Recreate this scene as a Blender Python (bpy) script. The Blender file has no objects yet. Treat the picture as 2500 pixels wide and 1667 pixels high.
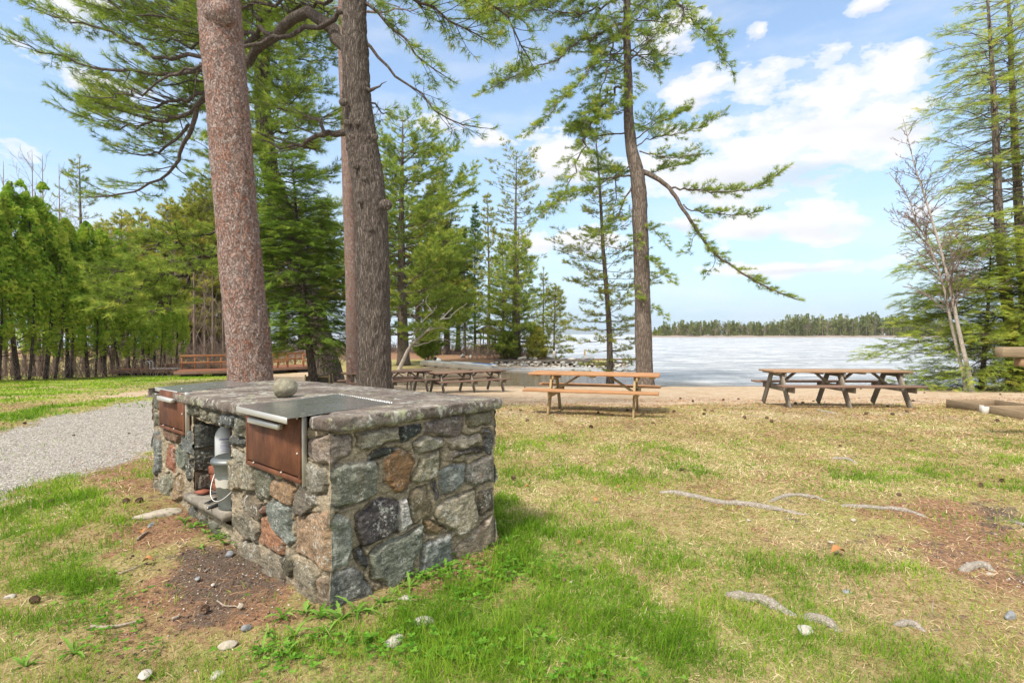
import bpy, bmesh, math, random
import numpy as np
from mathutils import Vector, Matrix
random.seed(7)
rng = np.random.default_rng(7)
R = math.radians
scene = bpy.context.scene
COL = scene.collection

# ---------------------------------------------------------------- camera
EYE = 1.5; F = 1300.0; HOR = 814.0
PITCH = math.atan((833.5-HOR)/F)
cam_d = bpy.data.cameras.new("camera"); cam = bpy.data.objects.new("camera", cam_d); COL.objects.link(cam)
cam.location = (0, 0, EYE); cam.rotation_euler = (math.pi/2-PITCH, 0, 0)
cam_d.sensor_width = 36; cam_d.lens = 36*F/2500; cam_d.clip_start = .05; cam_d.clip_end = 5000
scene.camera = cam
scene.render.resolution_x = 1024; scene.render.resolution_y = 682

# ---------------------------------------------------------------- light
SUN_EL = R(52); SUN_AZ = R(-35)      # azimuth from +Y towards +X
EXPOSURE = 1.18
sun_d = bpy.data.lights.new("sun", 'SUN'); sun = bpy.data.objects.new("sun", sun_d); COL.objects.link(sun)
sun_d.energy = 2.5; sun_d.angle = R(8); sun_d.color = (1, .93, .82)
sdir = Vector((math.cos(SUN_EL)*math.sin(SUN_AZ), math.cos(SUN_EL)*math.cos(SUN_AZ)*-1, math.sin(SUN_EL)))
sun.rotation_euler = sdir.to_track_quat('Z', 'Y').to_euler()
scene.view_settings.view_transform = 'Standard'; scene.view_settings.look = 'None'
scene.view_settings.exposure = EXPOSURE; scene.view_settings.gamma = 1

# ---------------------------------------------------------------- node helper
class NT:
    def __init__(s, nt): s.nt = nt; nt.nodes.clear()
    def n(s, typ, props=None, **inp):
        nd = s.nt.nodes.new(typ)
        for k, v in (props or {}).items(): setattr(nd, k, v)
        for k, v in inp.items():
            key = int(k[1:]) if k[0] == 'i' and k[1:].isdigit() else k.replace('_', ' ')
            sock = nd.inputs[key]
            if hasattr(v, 'is_output'): s.nt.links.new(v, sock)
            else:
                if hasattr(sock.default_value, '__len__') and len(sock.default_value) == 4 and len(v) == 3: v = (*v, 1)
                sock.default_value = v
        return nd
    def link(s, a, b): s.nt.links.new(a, b)
    def math(s, op, a, b=0.0, c=0.0, clamp=False):
        nd = s.nt.nodes.new('ShaderNodeMath'); nd.operation = op; nd.use_clamp = clamp
        for i, v in enumerate((a, b, c)):
            if hasattr(v, 'is_output'): s.nt.links.new(v, nd.inputs[i])
            else: nd.inputs[i].default_value = v
        return nd.outputs[0]
    def mix(s, f, a, b, mode='MIX'):
        nd = s.nt.nodes.new('ShaderNodeMix'); nd.data_type = 'RGBA'; nd.blend_type = mode; nd.clamp_factor = True
        for sock, v in ((nd.inputs[0], f), (nd.inputs[6], a), (nd.inputs[7], b)):
            if hasattr(v, 'is_output'): s.nt.links.new(v, sock)
            elif hasattr(sock.default_value, '__len__'): sock.default_value = (*v, 1) if len(v) == 3 else v
            else: sock.default_value = v
        return nd.outputs[2]
    def ramp(s, fac, stops, interp='LINEAR'):
        nd = s.nt.nodes.new('ShaderNodeValToRGB'); s.nt.links.new(fac, nd.inputs[0]); cr = nd.color_ramp; cr.interpolation = interp
        while len(cr.elements) < len(stops): cr.elements.new(.5)
        for e, (p, c) in zip(cr.elements, stops):
            e.position = p; e.color = (c, c, c, 1) if isinstance(c, (int, float)) else (*c, 1)
        return nd.outputs[0]
    def noise(s, vec, scale, detail=4, rough=.55, dist=0.0, out=0):
        nd = s.n('ShaderNodeTexNoise', Scale=scale, Detail=detail, Roughness=rough, Distortion=dist)
        if vec is not None: s.link(vec, nd.inputs['Vector'])
        return nd.outputs[out]
    def vor(s, vec, scale, feature='F1', out=0, rnd=1.0):
        nd = s.n('ShaderNodeTexVoronoi', dict(feature=feature), Scale=scale, Randomness=rnd); s.link(vec, nd.inputs['Vector'])
        return nd.outputs[out]
    def scalev(s, vec, v):
        nd = s.n('ShaderNodeVectorMath', dict(operation='MULTIPLY'), i1=v); s.link(vec, nd.inputs[0]); return nd.outputs[0]
    def obj(s): return s.n('ShaderNodeTexCoord').outputs['Object']
    def attr(s, name, out='Fac'): return s.n('ShaderNodeAttribute', dict(attribute_name=name)).outputs[out]
    def bump(s, h, strength=.5, dist=.01):
        return s.n('ShaderNodeBump', Strength=strength, Distance=dist, Height=h).outputs[0]
def lin(c): return tuple((x/255/12.92 if x/255 < .04045 else ((x/255+.055)/1.055)**2.4) for x in c)
MATS = {}
def newmat(name):
    m = bpy.data.materials.new(name); m.use_nodes = True; MATS[name] = m
    return m, NT(m.node_tree)
def finish(t, col, rough=.8, normal=None, metal=0.0, spec=.3, **kw):
    p = t.n('ShaderNodeBsdfPrincipled', Roughness=rough, Metallic=metal, **kw)
    p.inputs['Specular IOR Level'].default_value = spec
    if hasattr(col, 'is_output'): t.link(col, p.inputs['Base Color'])
    else: p.inputs['Base Color'].default_value = (*col, 1)
    if normal is not None: t.link(normal, p.inputs['Normal'])
    o = t.n('ShaderNodeOutputMaterial'); t.link(p.outputs[0], o.inputs[0]); return p

# ---------------------------------------------------------------- world: sky with cumulus
w = bpy.data.worlds.new("World"); scene.world = w; w.use_nodes = True
t = NT(w.node_tree)
sky = t.n('ShaderNodeTexSky', dict(sky_type='NISHITA', sun_disc=False, sun_elevation=SUN_EL, sun_rotation=math.pi-SUN_AZ, air_density=1.0, dust_density=.6, ozone_density=1.2))
gen = t.n('ShaderNodeTexCoord').outputs['Generated']
sp = t.n('ShaderNodeSeparateXYZ'); t.link(gen, sp.inputs[0])
az = t.math('ARCTAN2', sp.outputs[0], sp.outputs[1]); el = t.math('ARCSINE', sp.outputs[2])
cb = t.n('ShaderNodeCombineXYZ', X=az, Y=el)
nz = t.n('ShaderNodeTexNoise', Scale=9.0, Detail=9, Roughness=.60); 
stretch = t.scalev(cb.outputs[0], (1.0, 2.0, 1.0)); t.link(stretch, nz.inputs['Vector'])
nz_f = nz.outputs[0]
wisp = t.noise(t.scalev(cb.outputs[0], (1.0, 3.2, 1.0)), 3.2, 6, .6)
CL = [(1985,250,250,88),(2120,300,170,60),(1700,225,70,45),(1640,95,70,52),(1800,395,270,92),(2000,390,170,55),(1380,395,110,70),(1960,540,310,50),(2200,143,52,30),
      (1850,85,34,24),(2125,14,68,22),(1065,300,52,36),(260,25,130,44),(225,205,100,26),(1900,655,220,18),(1380,590,150,30),(1640,545,110,26),(1190,345,40,20),(420,70,90,26),
      (-300,300,300,70),(-500,-100,400,120),(2900,100,380,100),(3000,480,400,60),(900,-600,400,130),(1900,-800,500,150)]
mx = None; shade = None
for (px, py, rx, ry) in CL:
    a0 = math.atan((px-1250)/F); e0 = math.atan((HOR-py)/F*math.cos(a0)); c = math.cos(a0)
    sa = rx/F*c*c*1.15; se = ry/F*c*1.15
    d = t.n('ShaderNodeVectorMath', dict(operation='SUBTRACT'), i1=(a0, e0, 0)); t.link(cb.outputs[0], d.inputs[0])
    q = t.n('ShaderNodeVectorMath', dict(operation='MULTIPLY'), i1=(1/sa, 1/se, 0)); t.link(d.outputs[0], q.inputs[0])
    l = t.n('ShaderNodeVectorMath', dict(operation='LENGTH')); t.link(q.outputs[0], l.inputs[0])
    v = t.math('SUBTRACT', 1.0, l.outputs['Value'])
    sy = t.n('ShaderNodeSeparateXYZ'); t.link(q.outputs[0], sy.inputs[0])
    wgt = t.math('MULTIPLY', t.math('MAXIMUM', v, 0), t.math('MULTIPLY', sy.outputs[1], -1.0))
    mx = v if mx is None else t.math('MAXIMUM', mx, v)
    shade = wgt if shade is None else t.math('ADD', shade, wgt)
dens = t.math('ADD', mx, t.math('MULTIPLY', t.math('SUBTRACT', nz_f, .5), 4.3))
cloud = t.ramp(dens, [(-.02, 0), (.28, .6), (.68, 1)], 'EASE')
wis = t.math('MULTIPLY', t.ramp(wisp, [(.46, 0), (.78, .5)]), 1.0)
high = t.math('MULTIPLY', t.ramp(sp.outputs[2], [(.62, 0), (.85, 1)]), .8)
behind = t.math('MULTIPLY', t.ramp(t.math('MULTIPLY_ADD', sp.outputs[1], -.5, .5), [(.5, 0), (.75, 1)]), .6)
cloud2 = t.math('MAXIMUM', cloud, wis); over = t.math('MAXIMUM', high, behind)  # bright cover overhead and behind the camera, added out of view as neutral fill
shn = t.math('ADD', t.math('MULTIPLY', shade, 1.6), t.math('MULTIPLY', t.math('SUBTRACT', t.noise(stretch, 11, 4), .5), .9), clamp=True)
ccol = t.mix(shn, (3.75, 3.75, 3.8), (2.3, 2.5, 3.0))
SKYK = 1.0
# air near the horizon is paler
hz = t.ramp(sp.outputs[2], [(0, 1.0), (.1, .72), (.3, .36), (.6, .15)])
base = t.mix(hz, sky.outputs[0], (1.95, 2.7, 3.4))
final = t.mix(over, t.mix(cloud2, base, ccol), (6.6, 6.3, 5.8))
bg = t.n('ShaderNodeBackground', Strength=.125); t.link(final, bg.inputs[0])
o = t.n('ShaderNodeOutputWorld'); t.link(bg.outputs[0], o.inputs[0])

# ---------------------------------------------------------------- objects
def tag(o, label=None, cat=None, group=None, kind=None):
    if label: o['label'] = label
    if cat: o['category'] = cat
    if group: o['group'] = group
    if kind: o['kind'] = kind
    return o
def empty(name, loc, rz=0.0, label=None, cat=None, group=None):
    e = bpy.data.objects.new(name, None); COL.objects.link(e); e.location = loc; e.rotation_euler = (0, 0, rz); e.empty_display_size = .2
    return tag(e, label, cat, group)
def mesh_np(name, V, faces, mat, parent=None, smooth=False, attrs=None, loc=None):
    """faces: list of int arrays (F,k). One mesh object."""
    if not isinstance(faces, (list, tuple)): faces = [faces]
    faces = [f for f in faces if len(f)]
    V = np.asarray(V, dtype=np.float32).reshape(-1, 3)
    me = bpy.data.meshes.new(name)
    me.vertices.add(len(V)); me.vertices.foreach_set('co', V.ravel())
    li = np.concatenate([np.asarray(f, dtype=np.int32).ravel() for f in faces]) if faces else np.zeros(0, np.int32)
    tot = np.concatenate([np.full(len(f), f.shape[1], np.int32) for f in faces]) if faces else np.zeros(0, np.int32)
    me.loops.add(len(li)); me.loops.foreach_set('vertex_index', li)
    me.polygons.add(len(tot)); st = np.zeros(len(tot), np.int32); st[1:] = np.cumsum(tot)[:-1]
    me.polygons.foreach_set('loop_start', st); me.polygons.foreach_set('loop_total', tot)
    if smooth: me.polygons.foreach_set('use_smooth', np.ones(len(tot), bool))
    for k, a in (attrs or {}).items():
        a = np.asarray(a, dtype=np.float32)
        if a.ndim == 1:
            at = me.attributes.new(k, 'FLOAT', 'POINT'); at.data.foreach_set('value', a)
        else:
            at = me.attributes.new(k, 'FLOAT_COLOR', 'POINT')
            if a.shape[1] == 3: a = np.concatenate([a, np.ones((len(a), 1), np.float32)], 1)
            at.data.foreach_set('color', a.ravel())
    me.update(calc_edges=True)
    if mat is not None: me.materials.append(mat)
    ob = bpy.data.objects.new(name, me); COL.objects.link(ob)
    if parent is not None: ob.parent = parent
    if loc is not None: ob.location = loc
    return ob
class MB:
    """collects shapes into one mesh"""
    def __init__(s): s.V = []; s.Fs = []; s.n = 0; s.A = {}
    def add(s, V, F_, **attrs):
        V = np.asarray(V, float).reshape(-1, 3)
        if not isinstance(F_, (list, tuple)): F_ = [F_]
        for f in F_:
            if len(f): s.Fs.append(np.asarray(f, int)+s.n)
        s.V.append(V); s.n += len(V)
        for k, a in attrs.items(): s.A.setdefault(k, []).append(np.broadcast_to(np.asarray(a, float), (len(V),) if np.ndim(a) < 2 else np.shape(a)).copy())
        return s
    def box(s, c, size, rot=None, bev=.004, **attrs):
        """box with bevelled edges"""
        h = np.array(size, float)/2; b = min(bev, h.min()*.45)
        pts = []; idx = {}
        for sx in (-1, 1):
            for sy in (-1, 1):
                for sz in (-1, 1):
                    for k in range(3):
                        v = h*np.array([sx, sy, sz]); 
                        for j in range(3):
                            if j != k: v[j] -= b*np.sign(v[j])
                        idx[(sx, sy, sz, k)] = len(pts); pts.append(v)
        q = []
        for k in range(3):
            a, c2 = [j for j in range(3) if j != k]
            for sg in (-1, 1):
                ring = []
                for (u, v) in ((-1, -1), (1, -1), (1, 1), (-1, 1)):
                    t3 = [0, 0, 0]; t3[k] = sg; t3[a] = u; t3[c2] = v; ring.append(idx[(*t3, k)])
                if (sg > 0) != (k != 1): ring = ring[::-1]
                q.append(ring)
        # bevel strips
        for k in range(3):
            a, c2 = [j for j in range(3) if j != k]
            for u in (-1, 1):
                for v in (-1, 1):
                    def g(sk, kk):
                        t3 = [0, 0, 0]; t3[k] = sk; t3[a] = u; t3[c2] = v; return idx[(*t3, kk)]
                    ring = [g(-1, a), g(1, a), g(1, c2), g(-1, c2)]
                    n_ = np.cross(np.array(pts[ring[1]])-pts[ring[0]], np.array(pts[ring[2]])-pts[ring[1]])
                    ctr = sum(np.array(pts[i]) for i in ring)
                    if np.dot(n_, ctr) < 0: ring = ring[::-1]
                    q.append(ring)
        tr = []
        for sx in (-1, 1):
            for sy in (-1, 1):
                for sz in (-1, 1):
                    ring = [idx[(sx, sy, sz, k)] for k in range(3)]
                    if sx*sy*sz < 0: ring = ring[::-1]
                    tr.append(ring)
        P = np.array(pts)
        if rot is not None: P = P @ np.array(rot, float).T
        return s.add(P+np.array(c, float), [np.array(q), np.array(tr)], **attrs)
    def beam(s, p0, p1, w, h, up=(0, 0, 1), bev=.004, **attrs):
        p0 = np.array(p0, float); p1 = np.array(p1, float); d = p1-p0; L = np.linalg.norm(d); x = d/L
        y = np.cross(np.array(up, float), x); y /= np.linalg.norm(y); z = np.cross(x, y)
        return s.box((p0+p1)/2, (L, w, h), np.stack([x, y, z], 1), bev, **attrs)
    def tube(s, path, rad, sides=8, cap=True, **attrs):
        V, F_ = tube(path, rad, sides, cap); return s.add(V, F_, **attrs)
    def lathe(s, prof, c=(0, 0, 0), seg=32, **attrs):
        """prof: (r,z) bottom to top"""
        prof = np.array(prof, float); n = len(prof); a = np.linspace(0, 2*math.pi, seg, endpoint=False)
        V = np.stack([prof[:, None, 0]*np.cos(a), prof[:, None, 0]*np.sin(a), np.repeat(prof[:, None, 1], seg, 1)], -1).reshape(-1, 3)
        i = np.arange(n-1)[:, None]*seg; j = np.arange(seg)[None]; k = (j+1) % seg
        q = np.stack([i+j, i+k, i+seg+k, i+seg+j], -1).reshape(-1, 4)
        return s.add(V+np.array(c, float), [q], **attrs)
    def build(s, name, mat, parent=None, smooth=False, loc=None):
        at = {k: np.concatenate(v) for k, v in s.A.items()}
        # merge same-size faces
        by = {}
        for f in s.Fs: by.setdefault(f.shape[1], []).append(f)
        return mesh_np(name, np.concatenate(s.V), [np.concatenate(v) for v in by.values()], mat, parent, smooth, at, loc)
def spline(pts, n):
    """Catmull-Rom through pts, n samples"""
    P = np.array(pts, float)
    if len(P) < 3:
        tt = np.linspace(0, 1, n)[:, None]; return P[0]*(1-tt)+P[-1]*tt
    P = np.vstack([2*P[0]-P[1], P, 2*P[-1]-P[-2]]); m = len(P)-3
    u = np.linspace(0, m-1e-6, n); i = u.astype(int); f = (u-i)[:, None]
    a, b, c, d = P[i], P[i+1], P[i+2], P[i+3]
    return .5*((2*b)+(-a+c)*f+(2*a-5*b+4*c-d)*f**2+(-a+3*b-3*c+d)*f**3)
def norm(v): return v/(np.linalg.norm(v, axis=-1, keepdims=True)+1e-12)
def frames(path):
    T = np.gradient(path, axis=0); T = norm(T)
    N = np.zeros_like(T); ref = np.array([0, 0, 1.]) if abs(T[0, 2]) < .9 else np.array([1., 0, 0])
    n = norm(np.cross(T[0], ref))
    for i in range(len(T)):
        n = n-T[i]*np.dot(n, T[i]); n = n/(np.linalg.norm(n)+1e-12); N[i] = n
    return T, N, np.cross(T, N)
def tube(path, rad, sides=8, cap=True):
    path = np.asarray(path, float); n = len(path); rad = np.broadcast_to(np.asarray(rad, float), (n,))
    T, N, B = frames(path); a = np.linspace(0, 2*math.pi, sides, endpoint=False)
    V = path[:, None]+rad[:, None, None]*(np.cos(a)[None, :, None]*N[:, None]+np.sin(a)[None, :, None]*B[:, None])
    i = np.arange(n-1)[:, None]*sides; j = np.arange(sides)[None]; k = (j+1) % sides
    q = np.stack([i+j, i+k, i+sides+k, i+sides+j], -1).reshape(-1, 4)
    V = V.reshape(-1, 3); fs = [q]
    if cap:
        V = np.vstack([V, path[0], path[-1]]); c0 = len(V)-2; c1 = c0+1; jj = np.arange(sides); kk = (jj+1) % sides; e = (n-1)*sides
        fs.append(np.concatenate([np.stack([np.full(sides, c0), kk, jj], 1), np.stack([np.full(sides, c1), e+jj, e+kk], 1)]))
    return V, fs
# ---------------------------------------------------------------- numpy noise
_perm = np.random.default_rng(3).permutation(4096).astype(np.int64)
_val = np.random.default_rng(4).random(4096)
def hsh(i, j, k): return _val[_perm[(_perm[(_perm[i & 4095]+j) & 4095]+k) & 4095]]
def vnoise(p):
    p = np.asarray(p, float)
    if p.shape[-1] == 2: p = np.concatenate([p, np.zeros(p.shape[:-1]+(1,))], -1)
    i = np.floor(p).astype(np.int64); f = p-i; f = f*f*(3-2*f); r = 0
    for dx in (0, 1):
        wx = f[..., 0] if dx else 1-f[..., 0]
        for dy in (0, 1):
            wy = f[..., 1] if dy else 1-f[..., 1]
            for dz in (0, 1):
                wz = f[..., 2] if dz else 1-f[..., 2]
                r = r+wx*wy*wz*hsh(i[..., 0]+dx, i[..., 1]+dy, i[..., 2]+dz)
    return r
def fbm(p, oct=4, gain=.5):
    p = np.asarray(p, float); a = 1; s = 0; tot = 0
    for o_ in range(oct): s = s+a*vnoise(p*(2**o_)+o_*17.3); tot += a; a *= gain
    return s/tot
def sstep(a, b, x): u = np.clip((x-a)/(b-a), 0, 1); return u*u*(3-2*u)
def sdf(poly, x, y):
    """signed distance, positive inside"""
    P = np.array(poly, float); d = np.full(np.shape(x), 1e9); ins = np.zeros(np.shape(x), bool)
    for a, b in zip(P, np.roll(P, -1, 0)):
        ex, ey = b-a; wx = x-a[0]; wy = y-a[1]; h = np.clip((wx*ex+wy*ey)/(ex*ex+ey*ey+1e-12), 0, 1)
        d = np.minimum(d, (wx-h*ex)**2+(wy-h*ey)**2)
        c = ((a[1] > y) != (b[1] > y)) & (x < (b[0]-a[0])*(y-a[1])/((b[1]-a[1]) if b[1] != a[1] else 1e-9)+a[0])
        ins ^= c
    return np.where(ins, 1, -1)*np.sqrt(d)

# ---------------------------------------------------------------- terrain
WATER_Z = -1.1
LAKE = [(0,31.6),(5.6,29.4),(9.8,27.4),(19.3,26.6),(24,29.5),(45,33),(120,42),(500,70),(500,1500),(-600,1500),(-600,98),(-60,86),(-8,80),(-1,74),(3,60),(5,52),
        (5.6,46),(9.3,44.6),(9.3,42),(5,41.4),(-2,40.8),(-2.6,39.2),(-1.6,36),(-.7,33.2)]
def H0(x, y):
    x = np.asarray(x, float); y = np.asarray(y, float)
    sl = .04+.03*sstep(-9, -4.5, x)
    b = -sl*np.maximum(0, y-10.5); b = np.where(y > 10.5, b, 0)
    flo = -.72-.7*sstep(-9, -4.5, x)*sstep(36, 30, y)
    b = np.maximum(b, flo)
    d = -sdf(LAKE, x, y)          # >0 on land
    land = np.minimum(b, WATER_Z+np.maximum(d, 0)*.3)
    h = np.where(d > 0, land, WATER_Z-np.minimum(-d*.12, 2.5))
    h = h+.11*np.exp(-((x+3.2)**2+(y-4.8)**2)/1.3**2)
    h = h+.02*np.exp(-((x-1.5)**2+(y-6)**2)/3.)
    return h
def H(x, y):
    p = np.stack([np.asarray(x, float)*1.0, np.asarray(y, float)*1.0], -1)
    return H0(x, y)+(fbm(p*1.3, 3)-.5)*.05+(fbm(p*9, 2)-.5)*.012
def hz_(x, y): return float(H0(np.array([x]), np.array([y]))[0])
cp, sp_ = math.cos(PITCH), math.sin(PITCH)
def ray(px, py):
    a = (px-1250)/F; b = -(py-833.5)/F
    d = np.array([a, cp+b*sp_, -sp_+b*cp]); return d/d[1]     # unit depth along Y
def at(px, py, D): d = ray(px, py); return np.array([0, 0, EYE])+d*D
_G = {}
def G(px, py):
    """point of the ground seen at a pixel of the photograph"""
    d = ray(px, py); D = np.concatenate([np.linspace(1.2, 40, 1600), np.linspace(40.1, 120, 400)])
    z = EYE+d[2]*D-H0(d[0]*D, D); k = np.argmax(z < 0)
    if z[k] >= 0: k = len(D)-1
    return np.array([d[0]*D[k], D[k], H0(np.array([d[0]*D[k]]), np.array([D[k]]))[0]])
def atz(px, py, z): d = ray(px, py); D = (z-EYE)/d[2]; return np.array([d[0]*D, D, z])
def GP(poly): return [tuple(G(*p)[:2]) for p in poly]
# ================================================================ GROUND
# regions of the ground, traced as outlines and laid out on the terrain in metres
SAND = [GP([(830,915),(960,903),(1205,903),(1262,922),(1500,931),(1800,946),(2240,943),(2500,946),(2500,958),(2200,963),(1990,968),(1760,985),(1560,992),(1330,988),(1215,978),(1100,960),(900,935)]),
        GP([(250,966),(380,949),(560,928),(665,915),(760,905),(880,925),(980,940),(1000,955),(700,930),(560,950),(380,962),(260,972)])]
GRAVEL = [[tuple(G(0,1052)[:2]), tuple(G(367,973)[:2]), (-8.0,14.5), (-6.8,14.5), (-4.9,9), tuple(G(367,1112)[:2]), tuple(G(0,1222)[:2]), (-5.2,-5), (-10,-5)]]
GREEN = [(GP([(1130,1200),(1260,1230),(1350,1330),(1520,1390),(1700,1480),(1790,1667),(560,1667),(620,1560),(900,1480),(1000,1410),(1195,1330)])+[], 1.0, .35),
         (GP([(20,1320),(130,1230),(330,1150),(375,1190),(340,1330),(200,1480),(60,1430)]), .8, .25),
         (GP([(-400,1010),(0,985),(360,935),(560,920),(700,903),(700,895),(420,905),(180,922),(-400,950)]), .62, 1.0),
         (GP([(0,1050),(350,972),(380,960),(0,1010)]), .95, .5),
         (GP([(960,893),(1000,880),(1170,876),(1180,886),(1040,892)]), .75, 1.5),
         (GP([(1180,1060),(1500,1080),(1700,1120),(1500,1230),(1300,1230),(1150,1200)]), .4, .5),
         (GP([(2100,1130),(2500,1160),(2500,1200),(2200,1180)]), .4, .4),
         ([(-4,.4),(3,.4),(2.2,2.4),(-1.4,2.5)], .6, .4)]
DUFF_AND_SHADE = [(GP([(200,1130),(360,1075),(400,1200),(560,1300),(700,1400),(790,1495),(700,1530),(330,1560),(300,1420),(330,1260),(230,1180)]), 1, .3),
        (GP([(2150,1215),(2500,1215),(2500,1560),(2330,1420),(2200,1330)]), .85, .3),
        (GP([(300,1610),(700,1570),(760,1700),(250,1700)]), .6, .2),
        (GP([(930,1440),(1190,1340),(1215,1400),(1010,1500)]), .7, .12),
        (GP([(-300,985),(-300,930),(100,925),(300,911),(290,922),(60,945)]), 1, .8),
        (GP([(2180,948),(2250,936),(2500,930),(2700,930),(2700,946)]), 1, 1.),
        (GP([(1300,985),(1580,985),(1640,1015),(1350,1012)]), .5, .4), (GP([(1880,985),(2240,980),(2260,1000),(1900,1004)]), .5, .5),  # soft shadows beneath the two picnic tables, put in as darker ground
        (GP([(1640,1215),(2000,1260),(2120,1300),(1800,1290)]), .35, .3),
        ([(-15,46),(-2,41.5),(4.5,41.5),(3,60),(-2,74),(-60,84),(-60,52),(-30,47)], .9, 2.)]
DIRT = [(GP([(450,1320),(600,1320),(690,1400),(640,1500),(520,1560),(400,1560),(350,1480),(380,1400)]), 1, .35),
        (GP([(2330,1240),(2500,1230),(2500,1420),(2420,1380)]), .7, .25),
        (GP([(1130,885),(1240,872),(1330,880),(1330,892),(1200,905),(1130,900)]), .4, 1.)]
def mask(regs, x, y):
    m = np.zeros(np.shape(x))
    for r in regs:
        if isinstance(r, tuple): poly, amt, soft = r
        else: poly, amt, soft = r, 1., .35
        n = (fbm(np.stack([x, y], -1)/max(soft, .15)*.8, 4)-.5)*soft*3
        m = np.maximum(m, amt*sstep(-soft*1.0, soft*1.2, sdf(poly, x, y)+n*.9))
    return m
def patch(x, y, s=.9, o=0): return fbm(np.stack([x+o, y-o], -1)*s, 4)
def green_at(x, y):
    g = mask(GREEN, x, y); n = patch(x, y, 1.6, 5)
    g2 = g*(.25+1.0*sstep(.32, .62, n))
    g2 = g2*(1-.55*sstep(5.5, 9.5, y)*sstep(-3, -1, x)*sstep(16, 15, y)); g2 = np.maximum(g2, .50*sstep(.46, .66, patch(x, y, 1.3, 31))*sstep(8.5, 5., y))
    return np.clip(g2, 0, 1)
ys = np.concatenate([np.linspace(-9, 1.6, 30)[:-1], 1.6*np.exp(np.linspace(0, math.log(130/1.6), 520))])
ss = np.linspace(-1, 1, 560)
YY, SS = np.meshgrid(ys, ss, indexing='ij')
XX = SS*(np.maximum(YY, 2.0)*1.12+2.0)*(1+1.6*np.abs(SS)**9)
ZZ = H(XX, YY)
V = np.stack([XX, YY, ZZ], -1).reshape(-1, 3); ny, nx = YY.shape
i = np.arange(ny-1)[:, None]*nx; j = np.arange(nx-1)[None]
q = np.stack([i+j, i+j+1, i+nx+j+1, i+nx+j], -1).reshape(-1, 4)
fx, fy = V[:, 0], V[:, 1]
sand = mask([(p, 1., .5) for p in SAND], fx, fy); sand = np.maximum(sand, sstep(-.85, -1.0, V[:, 2]))
sand = np.maximum(sand, .55*sstep(.45, .6, patch(fx, fy*2.2, .55, 9))*sstep(7.5, 9.5, fy)*sstep(-4, -1, fx)*sstep(13.5, 12, fy))
sand = np.maximum(sand, sstep(11.0, 13.4, fy+5.*(patch(fx,fy,.9,2)-.5))*sstep(-5.5,-4,fx)*sstep(36,33,fy)*.95)
grav = mask([(p, 1., .3) for p in GRAVEL], fx, fy)
duff_and_shade = mask(DUFF_AND_SHADE, fx, fy); dirt = mask(DIRT, fx, fy); green = green_at(fx, fy)
spots = sstep(.54-.07*sstep(6, 9, fy), .66-.05*sstep(6, 9, fy), patch(fx, fy, 1.9, 77))*sstep(14, 11, fy)*sstep(1.5, 2.2, fy)*(1-np.minimum(1, green*1.2)); duff_and_shade = np.maximum(duff_and_shade, .55*spots); dirt = np.maximum(dirt, .45*sstep(.60, .70, patch(fx, fy, 2.6, 140))*sstep(14, 11, fy)*(1-green))
wet = sstep(WATER_Z+.10, WATER_Z+.0, V[:, 2])
m, t = newmat('ground')
co = t.obj()
fine = t.noise(co, 55, 5, .7); mid = t.noise(co, 9, 5, .65); big = t.noise(co, 1.1, 4, .6); vf = t.noise(co, 220, 3, .7)
straw = t.mix(t.ramp(mid, [(.3, 0), (.7, 1)]), (.29, .20, .10), (.49, .375, .215)); straw = t.mix(t.ramp(big, [(.35, .1), (.6, .65)]), straw, (.33, .36, .10))
straw = t.mix(t.ramp(fine, [(.35, .7), (.6, 0)]), straw, (.20, .135, .075))
grn = t.mix(t.ramp(fine, [(.35, 0), (.65, 1)]), (.08, .13, .022), (.22, .33, .05))
gm = t.math('ADD', t.attr('green'), t.math('MULTIPLY', t.math('SUBTRACT', t.noise(co, 14, 5, .7), .5), 1.5))
col = t.mix(t.ramp(gm, [(.38, 0), (.8, 1)]), straw, grn)
dcol = t.mix(t.ramp(t.noise(co, 38, 5, .75), [(.35, 0), (.62, 1)]), (.12, .068, .042), (.37, .22, .13))
dm = t.math('ADD', t.attr('duff_and_shade'), t.math('MULTIPLY', t.math('SUBTRACT', mid, .5), 1.3))
col = t.mix(t.ramp(dm, [(.4, 0), (.65, 1)]), col, dcol)
di = t.mix(t.ramp(t.noise(co, 90, 4, .8), [(.5, 0), (.72, 1)]), (.085, .062, .048), (.30, .25, .21))
im = t.math('ADD', t.attr('dirt'), t.math('MULTIPLY', t.math('SUBTRACT', mid, .5), 1.1))
col = t.mix(t.ramp(im, [(.4, 0), (.65, .92)]), col, di)
sc = t.mix(t.ramp(fine, [(.3, 0), (.7, 1)]), (.39, .30, .215), (.54, .44, .32))
sc = t.mix(t.ramp(t.noise(co, 3, 5, .7), [(.42, .0), (.60, .7)]), sc, (.34, .23, .13))
sm = t.math('ADD', t.attr('sand'), t.math('MULTIPLY', t.math('SUBTRACT', mid, .5), 1.2))
col = t.mix(t.ramp(sm, [(.42, 0), (.62, 1)]), col, sc)
gv = t.vor(co, 42); gvc = t.vor(co, 42, out=1)
gsp = t.n('ShaderNodeSeparateColor'); t.link(gvc, gsp.inputs[0])
gcol = t.ramp(gsp.outputs[0], [(0, (.25, .23, .205)), (.5, (.40, .37, .33)), (1, (.56, .53, .48))])
gcol = t.mix(t.ramp(gv, [(.3, 0), (.75, .7)]), gcol, (.22, .19, .155))
vm = t.math('ADD', t.attr('gravel'), t.math('MULTIPLY', t.math('SUBTRACT', mid, .5), 1.2))
vmr = t.ramp(vm, [(.42, 0), (.66, 1)])
col = t.mix(vmr, col, gcol)
col = t.mix(t.math('MULTIPLY', t.attr('wet'), .55), col, (.12, .085, .05))
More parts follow.
